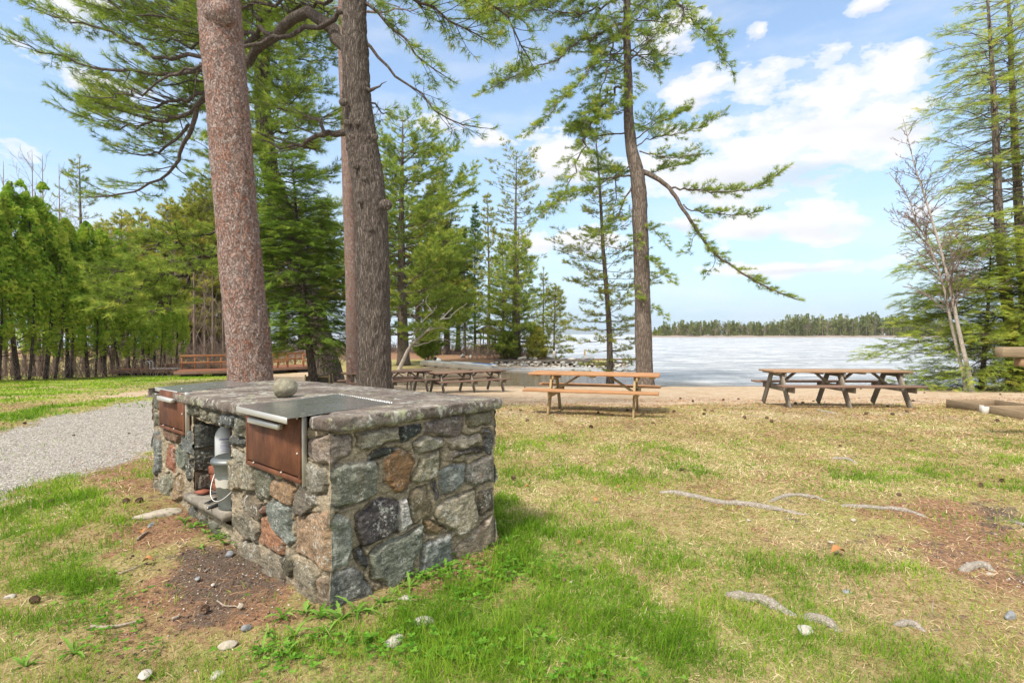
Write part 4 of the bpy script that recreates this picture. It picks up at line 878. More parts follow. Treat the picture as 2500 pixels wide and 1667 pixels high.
FS = [(oB,sB,[(90,160),(220,130),(320,220),(320,450),(200,420),(95,430)],(128,118,94)), (oB,sB,[(330,250),(430,250),(470,300),(460,510),(340,510)],(98,100,82)), (oB,sB,[(480,350),(640,340),(680,420),(670,590),(560,530),(480,480)],(135,100,62)),
 (oB,sB,[(690,440),(760,355),(840,420),(870,540),(800,660),(690,670),(680,560)],(100,92,82)), (oB,sB,[(215,500),(310,480),(360,560),(360,720),(280,660),(220,590)],(112,98,78)), (oB,sB,[(460,560),(540,530),(640,600),(630,780),(670,880),(640,930),(560,860),(480,740)],(90,102,98)),
 (oB,sB,[(370,680),(440,670),(520,800),(600,930),(560,1010),(430,980),(350,910)],(150,92,50)), (oB,sB,[(650,680),(740,690),(860,650),(1010,635),(1012,900),(1005,1150),(860,1070),(700,1000),(680,850)],(136,104,72)), (oB,sB,[(130,640),(220,640),(350,800),(330,910),(230,880),(150,760)],(110,102,84)),
 (oB,sB,[(360,570),(440,560),(450,640),(380,650)],(108,68,50)), (oB,sB,[(580,1060),(640,990),(670,1080),(670,1180),(640,1230),(600,1180)],(88,84,66)), (oB,sB,[(690,1090),(820,1130),(890,1190),(880,1500),(780,1490),(700,1380),(680,1200)],(122,112,90)),
 (oB,sB,[(720,20),(755,10),(760,120),(720,140)],(92,98,88)), (oB,sB,[(900,1220),(1008,1230),(1008,1580),(900,1520)],(116,96,76)), (oB,sB,[(200,900),(330,940),(370,1150),(260,1100),(180,1030)],(122,112,92)), (oB,sB,[(400,1020),(560,1030),(590,1200),(560,1320),(400,1240)],(122,112,92)),
 (oB,sB,[(730,200),(830,210),(960,280),(930,460),(830,460),(740,340)],(116,112,100)), (oB,sB,[(775,-10),(1000,-60),(1008,170),(900,190),(850,160),(770,120)],(122,106,98)), (oB,sB,[(560,-40),(720,-60),(740,10)],(100,98,90)), (oB,sB,[(300,1190),(380,1240),(560,1330),(680,1430),(560,1480),(300,1300)],(118,108,90)),
 (oC,sC,[(45,470),(110,480),(140,600),(130,860),(80,900),(22,850)],(92,100,102)), (oC,sC,[(200,610),(260,620),(260,860),(190,810)],(140,72,40)), (oC,sC,[(160,450),(270,470),(330,520),(300,580),(180,570)],(120,84,62)), (oC,sC,[(270,660),(330,600),(385,700),(390,820),(330,840),(275,760)],(98,108,96)),
 (oC,sC,[(130,930),(230,870),(260,1010),(170,1140),(120,1040)],(106,106,86)), (oC,sC,[(260,930),(330,900),(345,1100),(260,1160)],(130,102,64)), (oC,sC,[(30,110),(110,120),(112,260),(30,250)],(95,94,82)), (oC,sC,[(40,300),(110,310),(112,410),(40,440)],(100,98,84)), (oC,sC,[(40,940),(100,950),(110,1050),(40,1040)],(110,106,90)),
 (oC,sC,[(345,190),(420,200),(420,345),(345,330)],(96,96,76)), (oC,sC,[(430,210),(520,230),(520,345),(430,340)],(80,82,66)), (oC,sC,[(530,240),(600,270),(600,375),(530,350)],(104,100,80)), (oC,sC,[(610,280),(690,305),(690,405),(610,380)],(96,94,78)), (oC,sC,[(700,320),(850,335),(845,452),(700,415)],(72,82,88)),
 (oC,sC,[(345,530),(440,482),(440,700),(400,690),(340,640)],(92,102,106)), (oC,sC,[(395,740),(440,725),(440,945),(395,950)],(80,82,76)), (oC,sC,[(865,350),(925,355),(925,530),(880,540)],(98,100,86)), (oC,sC,[(805,515),(935,560),(935,610),(805,595)],(72,76,76)), (oC,sC,[(830,650),(930,700),(930,780),(850,740)],(130,126,110)),
 (oC,sC,[(415,1190),(470,1220),(480,1310),(415,1270)],(86,90,84)), (oC,sC,[(500,1260),(570,1300),(580,1400),(500,1350)],(80,84,76)), (oC,sC,[(600,1320),(700,1370),(700,1480),(600,1430)],(92,94,80))]
MORT = (146, 134, 114)
def stonemat():
    m, t = newmat('field_stone'); co = t.obj(); c = t.attr('scol', 'Color'); st = t.attr('stone')
    n1 = t.noise(co, 48, 6, .75); n2 = t.noise(co, 150, 4, .75); n3 = t.noise(co, 9, 5, .65); n4 = t.noise(t.scalev(co, (1, 1, 2.6)), 22, 5, .7, .6)
    col = t.mix(1.0, c, t.ramp(n4, [(.32, .5), (.5, 1.0), (.68, 1.6)]), 'MULTIPLY')
    col = t.mix(1.0, col, t.ramp(n2, [(.35, .6), (.5, 1.0), (.65, 1.5)]), 'MULTIPLY')
    lich = t.math('MULTIPLY', t.ramp(t.math('ADD', n1, t.math('MULTIPLY', n3, .6)), [(.86, 0), (.96, .75)]), st)
    col = t.mix(lich, col, (.46, .46, .42))
    rust = t.math('MULTIPLY', t.ramp(t.noise(co, 7, 5, .7, .5), [(.58, 0), (.72, .55)]), st); col = t.mix(rust, col, (.26, .13, .05))
    dirt_ = t.ramp(t.noise(co, 14, 5, .7), [(.5, 0), (.7, .5)]); col = t.mix(t.math('MULTIPLY', dirt_, t.math('SUBTRACT', 1.0, st)), col, (.20, .17, .13))
    h = t.math('ADD', t.math('MULTIPLY', n1, .7), t.math('ADD', t.math('MULTIPLY', n2, .35), t.math('MULTIPLY', n4, .8)))
    finish(t, col, .88, t.bump(h, .9, .012), spec=.2); return m
M_STONE = stonemat()
def stone_face(A, B, z0, z1, polys, res=.006, holes=(), out=1, seed=0, zt=None, ext=.012, extB=.012, fadeB=True, random_cells=None):
    """height field over an upright wall from A to B; polys: ([(s,z)..], colour)"""
    A = np.array(A); B = np.array(B); L = np.linalg.norm(B-A); e = (B-A)/L; N = np.array([e[1], -e[0]])*out
    s = np.linspace(-ext, L+extB, int((L+ext+extB)/res)+1); z = np.linspace(z0, z1, int((z1-z0)/res)+1); S, Z = np.meshgrid(s, z)
    P2 = np.stack([S, Z], -1); wob = (fbm(P2*13+seed, 5)-.5)*.055; wob2 = (fbm(P2*13+seed+50, 5)-.5)*.055; fine = (fbm(P2*55+seed, 4)-.5)
    Sw, Zw = S+wob, Z+wob2
    disp = (fbm(P2*8+seed+9, 5)-.5)*.034+fine*.016; col = np.tile(np.array(lin(MORT)), S.shape+(1,))*(.85+.5*(fbm(P2*12+seed, 4)[..., None]-.5)+.1); sm = np.zeros(S.shape)
    rg = np.random.default_rng(seed)
    if random_cells:
        cs = np.stack([rg.uniform(-.05, L+.05, random_cells), rg.uniform(z0, z1, random_cells)], 1); d_ = np.sqrt((Sw[..., None]-cs[:, 0])**2+((Zw[..., None]-cs[:, 1])*1.3)**2); o_ = np.argsort(d_, -1)[..., :2]
        d1 = np.take_along_axis(d_, o_[..., :1], -1)[..., 0]; d2 = np.take_along_axis(d_, o_[..., 1:2], -1)[..., 0]; ed = (d2-d1)*.5
        pal = np.array([lin(c) for c in ((110,112,104),(128,112,92),(92,98,100),(135,120,100),(120,96,70),(104,108,98))])[rg.integers(0, 6, random_cells)]; k = sstep(.008, .02, ed); sm = k
        col = col*(1-k[..., None])+pal[o_[..., 0]]*k[..., None]*(.9+.4*fine[..., None]); disp = disp+k*(.012+.012*_val[o_[..., 0]])
    for q_, (poly, c) in enumerate(polys):
        d = sdf(poly, Sw, Zw)+.008; k = sstep(-.002, .006, d)
        if k.max() <= 0: continue
        prof_ = sstep(-.001, .022, d); tilt = rg.normal()*.02*(S-np.mean([p[0] for p in poly]))/.1+rg.normal()*.02*(Z-np.mean([p[1] for p in poly]))/.1
        facet = (vnoise(P2*14+q_*7.7)-.5)*.022
        disp = np.where(k > 0, disp*(1-k)+k*(prof_*(.018+.022*rg.random())+tilt*.35+facet*.6+fine*.008-.006), disp)
        cc = np.array(lin(c)); cc = (cc*.56+cc.mean()*np.array([1.12, 1.02, .84])*.44); cc = cc*(1 if cc.mean() > .1 else .85)*rg.uniform(.88, 1.1); v = 1+(fbm(P2*np.array([16, 34])+q_*5.1, 5, .65)[..., None]-.5)*1.25
        cc2 = cc*v; col = col*(1-k[..., None])+cc2*k[..., None]; sm = np.maximum(sm, k)
        crv = sstep(-.012, -.004, d)*(1-sstep(-.002, .004, d))*sstep(.38, .55, vnoise(P2*11+q_*3)); disp = disp-crv*.02; col = col*(1-.5*crv[..., None])
    cz_ = .004+.085*np.maximum(0, fbm(np.stack([Z*8, Z*0+3.3], -1), 4)-.36) if ext > 0 else np.full(S.shape, .012)
    fa = sstep(-ext, .035, S); disp = disp*fa+cz_*(1-fa); S = np.where(S < 0, S*cz_/max(ext, 1e-6), S)
    if fadeB: fb = sstep(L+extB, L-.035, S); disp = disp*fb+.012*(1-fb)
    if zt is not None: Zr = z0+(Z-z0)*((zt[0]+(zt[1]-zt[0])*np.clip(S/L, 0, 1)-z0)/(z1-z0))[...]
    else: Zr = Z
    X = A[0]+e[0]*S+N[0]*disp; Y = A[1]+e[1]*S+N[1]*disp; V = np.stack([X, Y, Zr], -1).reshape(-1, 3)
    nz_, ns_ = S.shape; i = np.arange(nz_-1)[:, None]*ns_; j = np.arange(ns_-1)[None]; q = np.stack([i+j, i+j+1, i+ns_+j+1, i+ns_+j], -1).reshape(-1, 4)
    if out < 0: q = q[:, ::-1]
    if len(holes):
        sc = (S[:-1, :-1]+res/2).ravel(); zc_ = (Z[:-1, :-1]+res/2).ravel(); keep = np.ones(len(q), bool)
        for hp in holes: keep &= sdf(hp, sc, zc_) < 0
        q = q[keep]
    return V, q, col.reshape(-1, 3), sm.ravel()
gc = np.array([(C0[0]+C3[0])/2, (C0[1]+C3[1])/2, 0.]); ROOT = empty('stone_grill', tuple(gc), 0, 'mortared fieldstone grill block with a lichened slab top and two rusty doors', 'grill')
LF = np.linalg.norm(C1-C0); LR = np.linalg.norm(C2-C0)
polysR = [(TR(oA, sA, p), c) for p, c in RS]; polysF = [(TF(o, s, p), c) for o, s, p, c in FS]
nich = TF(oC, sC, [(442, 345), (560, 395), (690, 432), (800, 452)]); nb = TF(oC, sC, [(812, 1250), (442, 1075)])
sA_, sB_ = nich[3][0], nich[0][0]; zsh = .5*(nb[0][1]+nb[1][1])
zsh_near, zsh_far = plane_hit(567, 1246, C0, C1)[1], plane_hit(473, 1205, C0, C1)[1]
hole = [(sA_, zsh-.02), (sA_, nich[3][1]), (nich[2][0], nich[2][1]), (nich[1][0], nich[1][1]), (sB_, nich[0][1]), (sB_, zsh-.02)]
hole_ext = [(sA_, zsh-.10)]+hole[1:5]+[(sB_, zsh-.10)]
ZTOP = .965
mas = MB(); 
def addface(*a, **k):
    V, q, c, sm_ = stone_face(*a, **k); mas.add(V-gc, [q]); mas.A.setdefault('scol', []).append(c); mas.A.setdefault('stone', []).append(sm_)
eF = (C1-C0)/LF; nF = np.array([-eF[1], eF[0]]); nF = nF if np.dot(nF, C2-C0) < 0 else -nF   # outward
inw = -nF
addface(C0, C2, -.12, ZTOP, polysR, out=1, seed=1)
addface(C0, C1, -.12, ZTOP, polysF, out=-1, seed=2, holes=[hole_ext])
addface(C1, C3, -.12, ZTOP, [], out=-1, seed=3, res=.012, random_cells=30); addface(C2, C3, -.12, ZTOP, [], out=1, seed=4, res=.012, random_cells=60)
# niche: far side wall, near side wall, back, ceiling
ND = .55; pF = lambda s: C0+eF*s
sides_ = [([(.0, zsh+.02), (.12, zsh+.0), (.14, zsh+.17), (0, zsh+.16)], (84, 88, 84)), ]
zf = zsh; ht = nich[0][1]-zf
fw = [([(-.01, zf+.17), (.17, zf+.15), (.19, zf+.31), (-.01, zf+.33)], (76, 80, 74)), ([(-.01, zf+.36), (.21, zf+.35), (.22, zf+.52), (-.01, zf+.54)], (78, 84, 82)), ([(.01, zf+.57), (.26, zf+.56), (.25, zf+.66), (.01, zf+.66)], (140, 124, 92)), ([(.03, zf+.02), (.24, zf+.03), (.22, zf+.13), (.04, zf+.13)], (96, 88, 78)), ([(.22, zf+.16), (.42, zf+.15), (.43, zf+.32), (.24, zf+.3)], (88, 84, 76)), ([(.25, zf+.35), (.46, zf+.36), (.44, zf+.5), (.25, zf+.5)], (92, 92, 84))]
addface(pF(sB_), pF(sB_)+inw*ND, zsh-.1, nich[0][1]+.12, fw, out=1, seed=6, ext=.0, extB=0)
addface(pF(sA_), pF(sA_)+inw*ND, zsh-.1, nich[0][1]+.12, [], out=-1, seed=7, ext=0, extB=0, random_cells=9)
addface(pF(sA_)+inw*ND, pF(sB_)+inw*ND, zsh-.1, nich[0][1]+.12, [], out=-1, seed=8, ext=.0, extB=0, random_cells=9)
# ceiling of the niche
zc1 = nich[3][1]; zc2 = nich[0][1]; a1 = pF(sA_-.02); a2 = pF(sB_+.02); cc_ = [(*a1, zc1), (*a2, zc2), (*(a2+inw*ND), zc2), (*(a1+inw*ND), zc1)]
mas.add(np.array(cc_)-gc, [np.array([[0, 1, 2, 3]])]); mas.A['scol'].append(np.tile(lin((110, 100, 84)), (4, 1))); mas.A['stone'].append(np.zeros(4))
Vm = np.concatenate(mas.V); by = {}
mesh_np('masonry', Vm, [np.concatenate(mas.Fs)], M_STONE, ROOT, smooth=True, attrs=dict(scol=np.concatenate(mas.A['scol']), stone=np.concatenate(mas.A['stone'])))
# ---- slab
def slabmat():
    m, t = newmat('lichened_slab'); co = t.obj()
    a = t.noise(t.scalev(co, (1.0, 1.0, 1.5)), 3.2, 7, .72, .3); b_ = t.noise(co, 16, 6, .75, .4); c_ = t.noise(co, 70, 5, .75); d_ = t.noise(co, 6, 6, .7, .8)
    col = t.ramp(a, [(.34, (.075, .058, .048)), (.48, (.13, .105, .09)), (.60, (.22, .19, .16)), (.72, (.31, .28, .24))])
    col = t.mix(1.0, col, t.ramp(c_, [(.3, .55), (.5, 1.0), (.72, 1.6)]), 'MULTIPLY')
    lw = t.ramp(t.math('ADD', t.math('MULTIPLY', b_, .7), t.math('MULTIPLY', d_, .5)), [(.625, 0), (.70, .75)]); col = t.mix(lw, col, (.50, .49, .44))
    lg = t.ramp(t.math('ADD', t.math('MULTIPLY', t.noise(co, 11, 6, .75), .8), t.math('MULTIPLY', t.noise(co, 2.2, 3), .3)), [(.61, 0), (.67, .75)]); col = t.mix(lg, col, (.38, .41, .25))
    orr = t.ramp(t.noise(co, 4.4, 5, .7), [(.70, 0), (.74, .8)]); col = t.mix(orr, col, (.55, .24, .05))
    dk = t.ramp(t.noise(co, 24, 5, .8), [(.58, 0), (.68, .8)]); col = t.mix(dk, col, (.05, .043, .038))
    finish(t, col, .9, t.bump(t.math('ADD', t.math('MULTIPLY', c_, .5), t.math('ADD', b_, lw)), .8, .008), spec=.2); return m
M_SLAB = slabmat()
OV = .045; wR = (C2-C0)/LR
def corner(p, a, b): return p+a+b
uF = eF; uR = wR
zn, zfar = 1.045, 1.005      # slab top height at the near and the far end
lid1 = [plane_hit(*p, C0, C1) for p in ((579, 994), (704, 1023))]; d1s = [plane_hit(599, 1018, C0+nF*.03, C1+nF*.03)[0], plane_hit(728, 1030, C0+nF*.03, C1+nF*.03)[0]]
def topz(p): s = np.dot(np.array(p[:2])-C0, eF); return zn+(zfar-zn)*s/LF
def top_hit(px, py):
    p = atz(px, py, 1.03)
    for _ in range(6): p = atz(px, py, topz(p))
    return p
L1 = [top_hit(*p) for p in ((580, 994), (703, 1023), (960, 985), (827, 963))]; L2 = [top_hit(*p) for p in ((379, 946.5), (434, 958), (630, 938.5), (562, 930.5))]
sn1, sn2 = sorted([np.dot(L1[0][:2]-C0, eF), np.dot(L1[1][:2]-C0, eF)]); sf1, sf2 = sorted([np.dot(L2[0][:2]-C0, eF), np.dot(L2[1][:2]-C0, eF)])
dr1 = [plane_hit(*p, C0+nF*.048, C1+nF*.048) for p in ((603, 1015), (603, 1120), (727, 1170), (727, 1022))]
dr2 = [plane_hit(*p, C0+nF*.048, C1+nF*.048) for p in ((392, 958), (390, 1035), (446, 1053), (444, 966))]
print('lids', sn1, sn2, sf1, sf2, [tuple(np.round(d, 2)) for d in dr1], [tuple(np.round(d, 2)) for d in dr2], 'niche', sA_, sB_, zsh_near, zsh_far, nich)
def P2D(s, w_): return C0+eF*s+wR*w_
NOT = .10
outl = [P2D(-OV, .03), P2D(-OV, LR+OV), P2D(LF+OV, LR+OV), P2D(LF+OV, -OV), P2D(sf2+.0, -OV), P2D(sf2+.0, NOT), P2D(sf1-.01, NOT), P2D(sf1-.01, -OV), P2D(sn2, -OV), P2D(sn2, NOT), P2D(sn1-.01, NOT), P2D(sn1-.01, -OV), P2D(.09, -OV), P2D(-.02, -.028)]
pts = []
for a, b in zip(outl, outl[1:]+outl[:1]):
    n_ = max(1, int(np.linalg.norm(b-a)/.018)); pts += [a+(b-a)*k_/n_ for k_ in range(n_)]
pts = np.array(pts); nn = len(pts); T_ = np.roll(pts, -2, 0)-np.roll(pts, 2, 0); No = norm(np.stack([T_[:, 1], -T_[:, 0]], 1)); cen = pts.mean(0)
if np.sum((np.cross(pts-cen, np.roll(pts, -1, 0)-cen))) < 0: No = -No
TH = .078; ringsV = []
prof_ = [(-.02, -TH), (.0, -TH+.006), (.006, -TH*.7), (.008, -TH*.4), (.006, -.012), (.003, -.003), (-.004, 0)]
tz = np.array([topz(p) for p in pts])
for off, dz in prof_:
    nf = (fbm(np.stack([pts[:, 0]*14, pts[:, 1]*14, np.full(nn, dz*40)], -1), 4)-.5)*.022+(fbm(np.stack([pts[:, 0]*60, pts[:, 1]*60, np.full(nn, dz*90)], -1), 3)-.5)*.018
    v = pts+No*(off+nf)[:, None]; zz = tz+dz+(fbm(np.stack([pts[:, 0]*9, pts[:, 1]*9], -1), 3)-.5)*.012*(1 if dz < -.01 else .3); ringsV.append(np.column_stack([v, zz]))
Vs = np.concatenate(ringsV); i = np.arange(len(prof_)-1)[:, None]*nn; j = np.arange(nn)[None]; k_ = (j+1) % nn
q = np.stack([i+j, i+k_, i+nn+k_, i+nn+j], -1).reshape(-1, 4)
orient = np.sum(np.cross(pts-cen, np.roll(pts, -1, 0)-cen)) > 0
if not orient: q = q[:, ::-1]
capt = np.arange(nn)+(len(prof_)-1)*nn; capb = np.arange(nn)[::-1]
if not orient: capt = capt[::-1]; capb = capb[::-1]
mesh_np('slab_top', Vs-gc, [q, capt[None], capb[None]], M_SLAB, ROOT)
# ---- metal
def steelmat(name, col, rough, bumps=.2, stain=.4):
    m, t = newmat(name); co = t.obj(); n = t.noise(co, 7, 5, .7); n2 = t.noise(co, 60, 4, .7)
    c = t.mix(t.math('MULTIPLY', t.ramp(n, [(.45, 0), (.75, 1)]), stain), col, tuple(v*.55 for v in col)); c = t.mix(t.ramp(n2, [(.6, 0), (.75, .35)]), c, (.75, .74, .72))
    r = t.math('ADD', rough, t.math('MULTIPLY', n, .3)); p = finish(t, c, .4, t.bump(n, bumps, .004), metal=.85, spec=.5); t.link(r, p.inputs['Roughness']); return m
M_STEEL = steelmat('stainless_steel', (.52, .52, .50), .10, .15, .6); M_GALV = steelmat('galvanised_metal', (.21, .225, .22), .36, .3, .6); M_BRUSH = steelmat('dull_steel', (.62, .60, .56), .38, .1, .25)
m, t = newmat('rusted_steel'); co = t.obj(); a = t.noise(t.scalev(co, (1, 1, .5)), 9, 6, .7); b_ = t.noise(co, 90, 4, .8)
c = t.ramp(a, [(.3, (.06, .024, .013)), (.5, (.125, .048, .024)), (.7, (.20, .08, .034))]); c = t.mix(t.ramp(b_, [(.45, 0), (.7, .5)]), c, (.05, .024, .016)); finish(t, c, .75, t.bump(b_, .35, .004), spec=.3); M_RUST = m
def lid(Lq, s0, s1):
    # plate, slightly proud of the slab, with a lip turned down at the front
    f0, f1, k1, k0 = Lq[0][:2], Lq[1][:2], Lq[2][:2], Lq[3][:2]; print('lid w', np.dot(f0-C0, nF), np.dot(f1-C0, nF))
    mb = MB(); q4 = [f0, f1, k1, k0]; up = [np.array([p[0], p[1], topz(p)+.005]) for p in q4]; lo = [p-np.array([0, 0, .004]) for p in up]
    n_ = 24; g = np.linspace(0, 1, n_); U, W_ = np.meshgrid(g, g, indexing='ij'); Pt = (up[0]*((1-U)*(1-W_))[..., None]+up[1]*((U)*(1-W_))[..., None]+up[2]*(U*W_)[..., None]+up[3]*((1-U)*W_)[..., None])
    Pt[..., 2] += .004*np.sin(U*math.pi)*np.sin(W_*math.pi)+.0012*np.sin(U*5+W_*7)
    i = np.arange(n_-1)[:, None]*n_; j = np.arange(n_-1)[None]; qq = np.stack([i+j, i+j+1, i+n_+j+1, i+n_+j], -1).reshape(-1, 4)
    nzc = np.cross(up[3]-up[0], up[1]-up[0])[2]; 
    if nzc < 0: qq = qq[:, ::-1]
    mb.add(Pt.reshape(-1, 3)-gc, [qq])
    for a, b in ((0, 1), (1, 2), (2, 3), (3, 0)): mb.add(np.array([up[a], up[b], lo[b], lo[a]])-gc, [np.array([[0, 1, 2, 3]])])
    mb.build('steel_lid', M_STEEL, ROOT, smooth=False)
    lp = MB(); a, b = up[0]-gc, up[1]-gc; dn = np.array([0, 0, -.034]); o_ = np.array([nF[0], nF[1], 0])*.006; lp.beam(a+dn*.42+o_, b+dn*.42+o_, .006, .034, bev=.002); lp.build('lid_lip', M_BRUSH, ROOT)
    if Lq is L1:
        sm_ = MB()
        for (u_) in np.linspace(.02, .98, 26): p_ = up[3]*(1-u_)+up[2]*u_; sm_.lathe([(.009, -.002), (.008, .003), (.0, .004)], p_-gc, 8)
        sm_.build('rivet', M_STEEL, ROOT)
lid(L1, sn1, sn2); lid(L2, sf1, sf2)
def door(dr):
    ss_ = [d[0] for d in dr]; s0, s1 = min(ss_), max(ss_); zt_ = max(dr[0][1], dr[3][1])+.02; zb = .5*(dr[1][1]+dr[2][1])
    mid_ = .5*(s0+s1); R3 = np.column_stack([np.append(eF, 0), np.append(nF, 0), [0, 0, 1]])
    fr = MB(); pp = lambda s, z, o_: np.array([*(C0+eF*s+nF*o_), z])-gc
    for sa in (s0-.008, s1+.008): fr.box(pp(sa, (zt_+zb)/2-.02, .022), (.022, .05, zt_-zb+.0), R3, .002)
    fr.box(pp(mid_, zb-.018, .022), (s1-s0+.04, .05, .026), R3, .002)
    fr.build('door_frame', M_RUST, ROOT)
    d_ = MB(); d_.box(pp(mid_, (zt_+zb)/2, .040), (s1-s0-.014, .012, zt_-zb-.014), R3, .003); dob = d_.build('rusty_door', M_RUST, ROOT)
    e_ = MB(); e_.box(pp(s0-.024, (zt_+zb)/2-.02, .022), (.006, .03, zt_-zb+.06), R3, .001); e_.build('steel_edge', M_BRUSH, ROOT)
    h = MB(); zh = zb+(zt_-zb)*.78; hw = (s1-s0)*.30
    h.box(pp(mid_+.01, zh, .082), (hw*2, .032, .032), R3, .003); 
    for sg in (-1, 1): h.box(pp(mid_+.01+sg*hw*.8, zh, .056), (.02, .03, .02), R3, .002)
    h.build('handle', M_BRUSH, dob)
    bt = MB()
    for sa, za in ((s0+.006, zb+.14), (s0+.006, zb+.34), (s0+.2, zb+.0), (s1-.1, zb+.0)): bt.lathe([(.008, 0), (.007, .003), (0, .006)], (0, 0, 0), 8) if False else bt.box(pp(sa, za, .049), (.012, .01, .012), R3, .003)
    bt.build('bolt', M_BRUSH, dob)
door(dr1); door(dr2)
# ---- shelf slab of the niche
m, t = newmat('shelf_slate'); co = t.obj(); n = t.noise(co, 12, 6, .7); finish(t, t.mix(t.ramp(n, [(.35, 0), (.65, 1)]), (.12, .105, .085), (.25, .225, .18)), .8, t.bump(t.noise(co, 50, 5, .7), .5, .006), spec=.3); M_SLATE = m
a_ = atz(462, 1206, zsh_far); b_ = atz(544, 1264, zsh_near); prot = .5*(np.dot(a_[:2]-C0, nF)+np.dot(b_[:2]-C0, nF)); prot = min(max(prot, .05), .16); print('shelf', prot, a_, b_, zsh_near, zsh_far)
zs = .5*(zsh_near+zsh_far)
V_ = []
sp1 = [P2D(sA_-.01, 0)+nF*prot, P2D(sB_+.03, 0)+nF*prot, P2D(sB_+.01, 0)+inw*ND, P2D(sA_-.01, 0)+inw*ND]
mb = MB(); up = []; lo = []
for a, b in zip(sp1, sp1[1:]+sp1[:1]):
    for k_ in range(24): p = a+(b-a)*k_/24; jn = (fbm(np.array([p*20]), 3)[0]-.5)*.014; up.append([*(p+jn), zs]); lo.append([*(p+jn*1.6+(fbm(np.array([p*33]), 3)[0]-.5)*.01), zs-.055])
up = np.array(up)-gc; lo = np.array(lo)-gc; n_ = len(up); j = np.arange(n_); kk2 = (j+1) % n_
mb.add(np.vstack([up, lo]), [np.stack([j, kk2, n_+kk2, n_+j], 1)[:, ::-1], j[None], (j[::-1]+n_)[None]]); mb.build('shelf', M_SLATE, ROOT)
# ================================================================ things kept on and in the grill
def pn(s, w_, z): p = P2D(s, 0)+inw*w_; return np.array([p[0], p[1], z])
def hit_s(px, py, z, dflt): p = atz(px, py, z); return p
# ash bucket
bk = atz(577, 1243, zs); s_b = np.dot(bk[:2]-C0, eF); w_b = -np.dot(bk[:2]-C0, nF); print('bucket', s_b, w_b)
_d = ray(569, 1200)
for _D in np.linspace(3, 5, 800):
    _p = _d[:2]*_D
    if np.dot(_p-C0, eF) >= sA_+.115: break
s_b = np.dot(_p-C0, eF); w_b = -np.dot(_p-C0, nF); print('bucket2', s_b, w_b); w_b = max(w_b, .04)
bl = pn(s_b, w_b, zs+.002); BR = empty('ash_bucket', tuple(bl), 0, 'galvanised ash bucket with a ribbed lid standing in the grill niche', 'bucket')
mb = MB(); mb.lathe([(0, .0), (.092, .0), (.096, .004), (.094, .012), (.105, .10), (.113, .20), (.119, .24), (.116, .25), (.121, .262), (.118, .275), (.124, .29), (.130, .33), (.128, .345)], seg=48); mb.build('body', M_GALV, BR, smooth=True)
mb = MB(); mb.lathe([(.138, .325), (.144, .33), (.142, .352), (.136, .358), (.122, .362), (.115, .372), (.10, .366), (.085, .374), (.07, .368), (.05, .376), (.03, .372), (0, .374)], seg=48); mb.build('lid', M_GALV, BR, smooth=True)
m, t = newmat('masking_tape'); finish(t, (.45, .43, .38), .8); M_TAPE = m
mb = MB(); aa = np.linspace(-2.9, -1.0, 18)-.2; rr_ = lambda z: .105+.008*(z-.10)/.10+.0016; Vt = [];
for a in aa:
    for z in (.165, .235): Vt.append((rr_(z)*math.cos(a), rr_(z)*math.sin(a), z+.004*math.sin(a*9)))
mb.add(np.array(Vt), [np.array([[2*i_, 2*i_+2, 2*i_+3, 2*i_+1] for i_ in range(len(aa)-1)])]); mb.build('tape', M_TAPE, BR)
mb = MB(); rb = np.linspace(0, 1, 24); an = math.atan2(nF[1], nF[0])+.35
hp = [(.128*math.cos(an+math.pi/2), .128*math.sin(an+math.pi/2), .27)]; sidev = np.array([math.cos(an+math.pi/2), math.sin(an+math.pi/2), 0]); outv = np.array([math.cos(an), math.sin(an), 0])
path_ = [sidev*.13*math.cos(a)+outv*(.125*math.sin(a)+.02)+np.array([0, 0, .27-.19*math.sin(a)]) for a in np.linspace(0, math.pi, 20)]
mb.tube(path_, .0032, 6); mb.build('wire_handle', M_BRUSH, BR, smooth=True)
# bricks and jug
m, t = newmat('red_brick'); co = t.obj(); finish(t, t.mix(t.noise(co, 30, 5, .7), (.16, .055, .035), (.34, .12, .075)), .9, t.bump(t.noise(co, 60, 4), .5, .005)); M_BRICK = m
RZ = math.atan2(eF[1], eF[0]); cz = zs
for k_ in range(3):
    _bp = ray(545, 1070)[:2]; _bp = _bp*next(_D for _D in np.linspace(3.3, 5.2, 900) if np.dot(_bp*_D-C0, eF) >= sB_-.13); p = np.array([_bp[0]-.01*k_, _bp[1]+.006*k_, zs+.0325+.066*k_]); o = MB().box((0, 0, 0), (.20, .10, .063), None, .004).build('brick', M_BRICK, None); o.location = p; o.rotation_euler = (0, 0, RZ+.1*k_)
    tag(o, ['red brick at the bottom of the short stack in the niche', 'red brick in the middle of the short stack in the niche', 'red brick on top of the short stack in the niche'][k_], 'brick', 'bricks stacked in the niche')
m, t = newmat('white_plastic'); finish(t, (.50, .52, .53), .4, spec=.4); M_WPL = m
m, t = newmat('red_plastic'); finish(t, (.60, .02, .015), .4, spec=.4); M_RPL = m
m, t = newmat('label_print'); finish(t, (.20, .19, .34), .6); M_PRT = m
_jd = ray(549, 1070); _jp = None
for _D in np.linspace(3.3, 5.2, 900):
    _jp = _jd[:2]*_D
    if np.dot(_jp-C0, eF) >= sB_-.10: break
print('jug s', np.dot(_jp-C0, eF), -np.dot(_jp-C0, nF)); p = np.array([_jp[0], _jp[1], zs+.2]); J = empty('plastic_jug', tuple(p), RZ, 'white plastic jug with a red cap behind the ash bucket', 'jug'); zt_ = nich[2][1]-.02
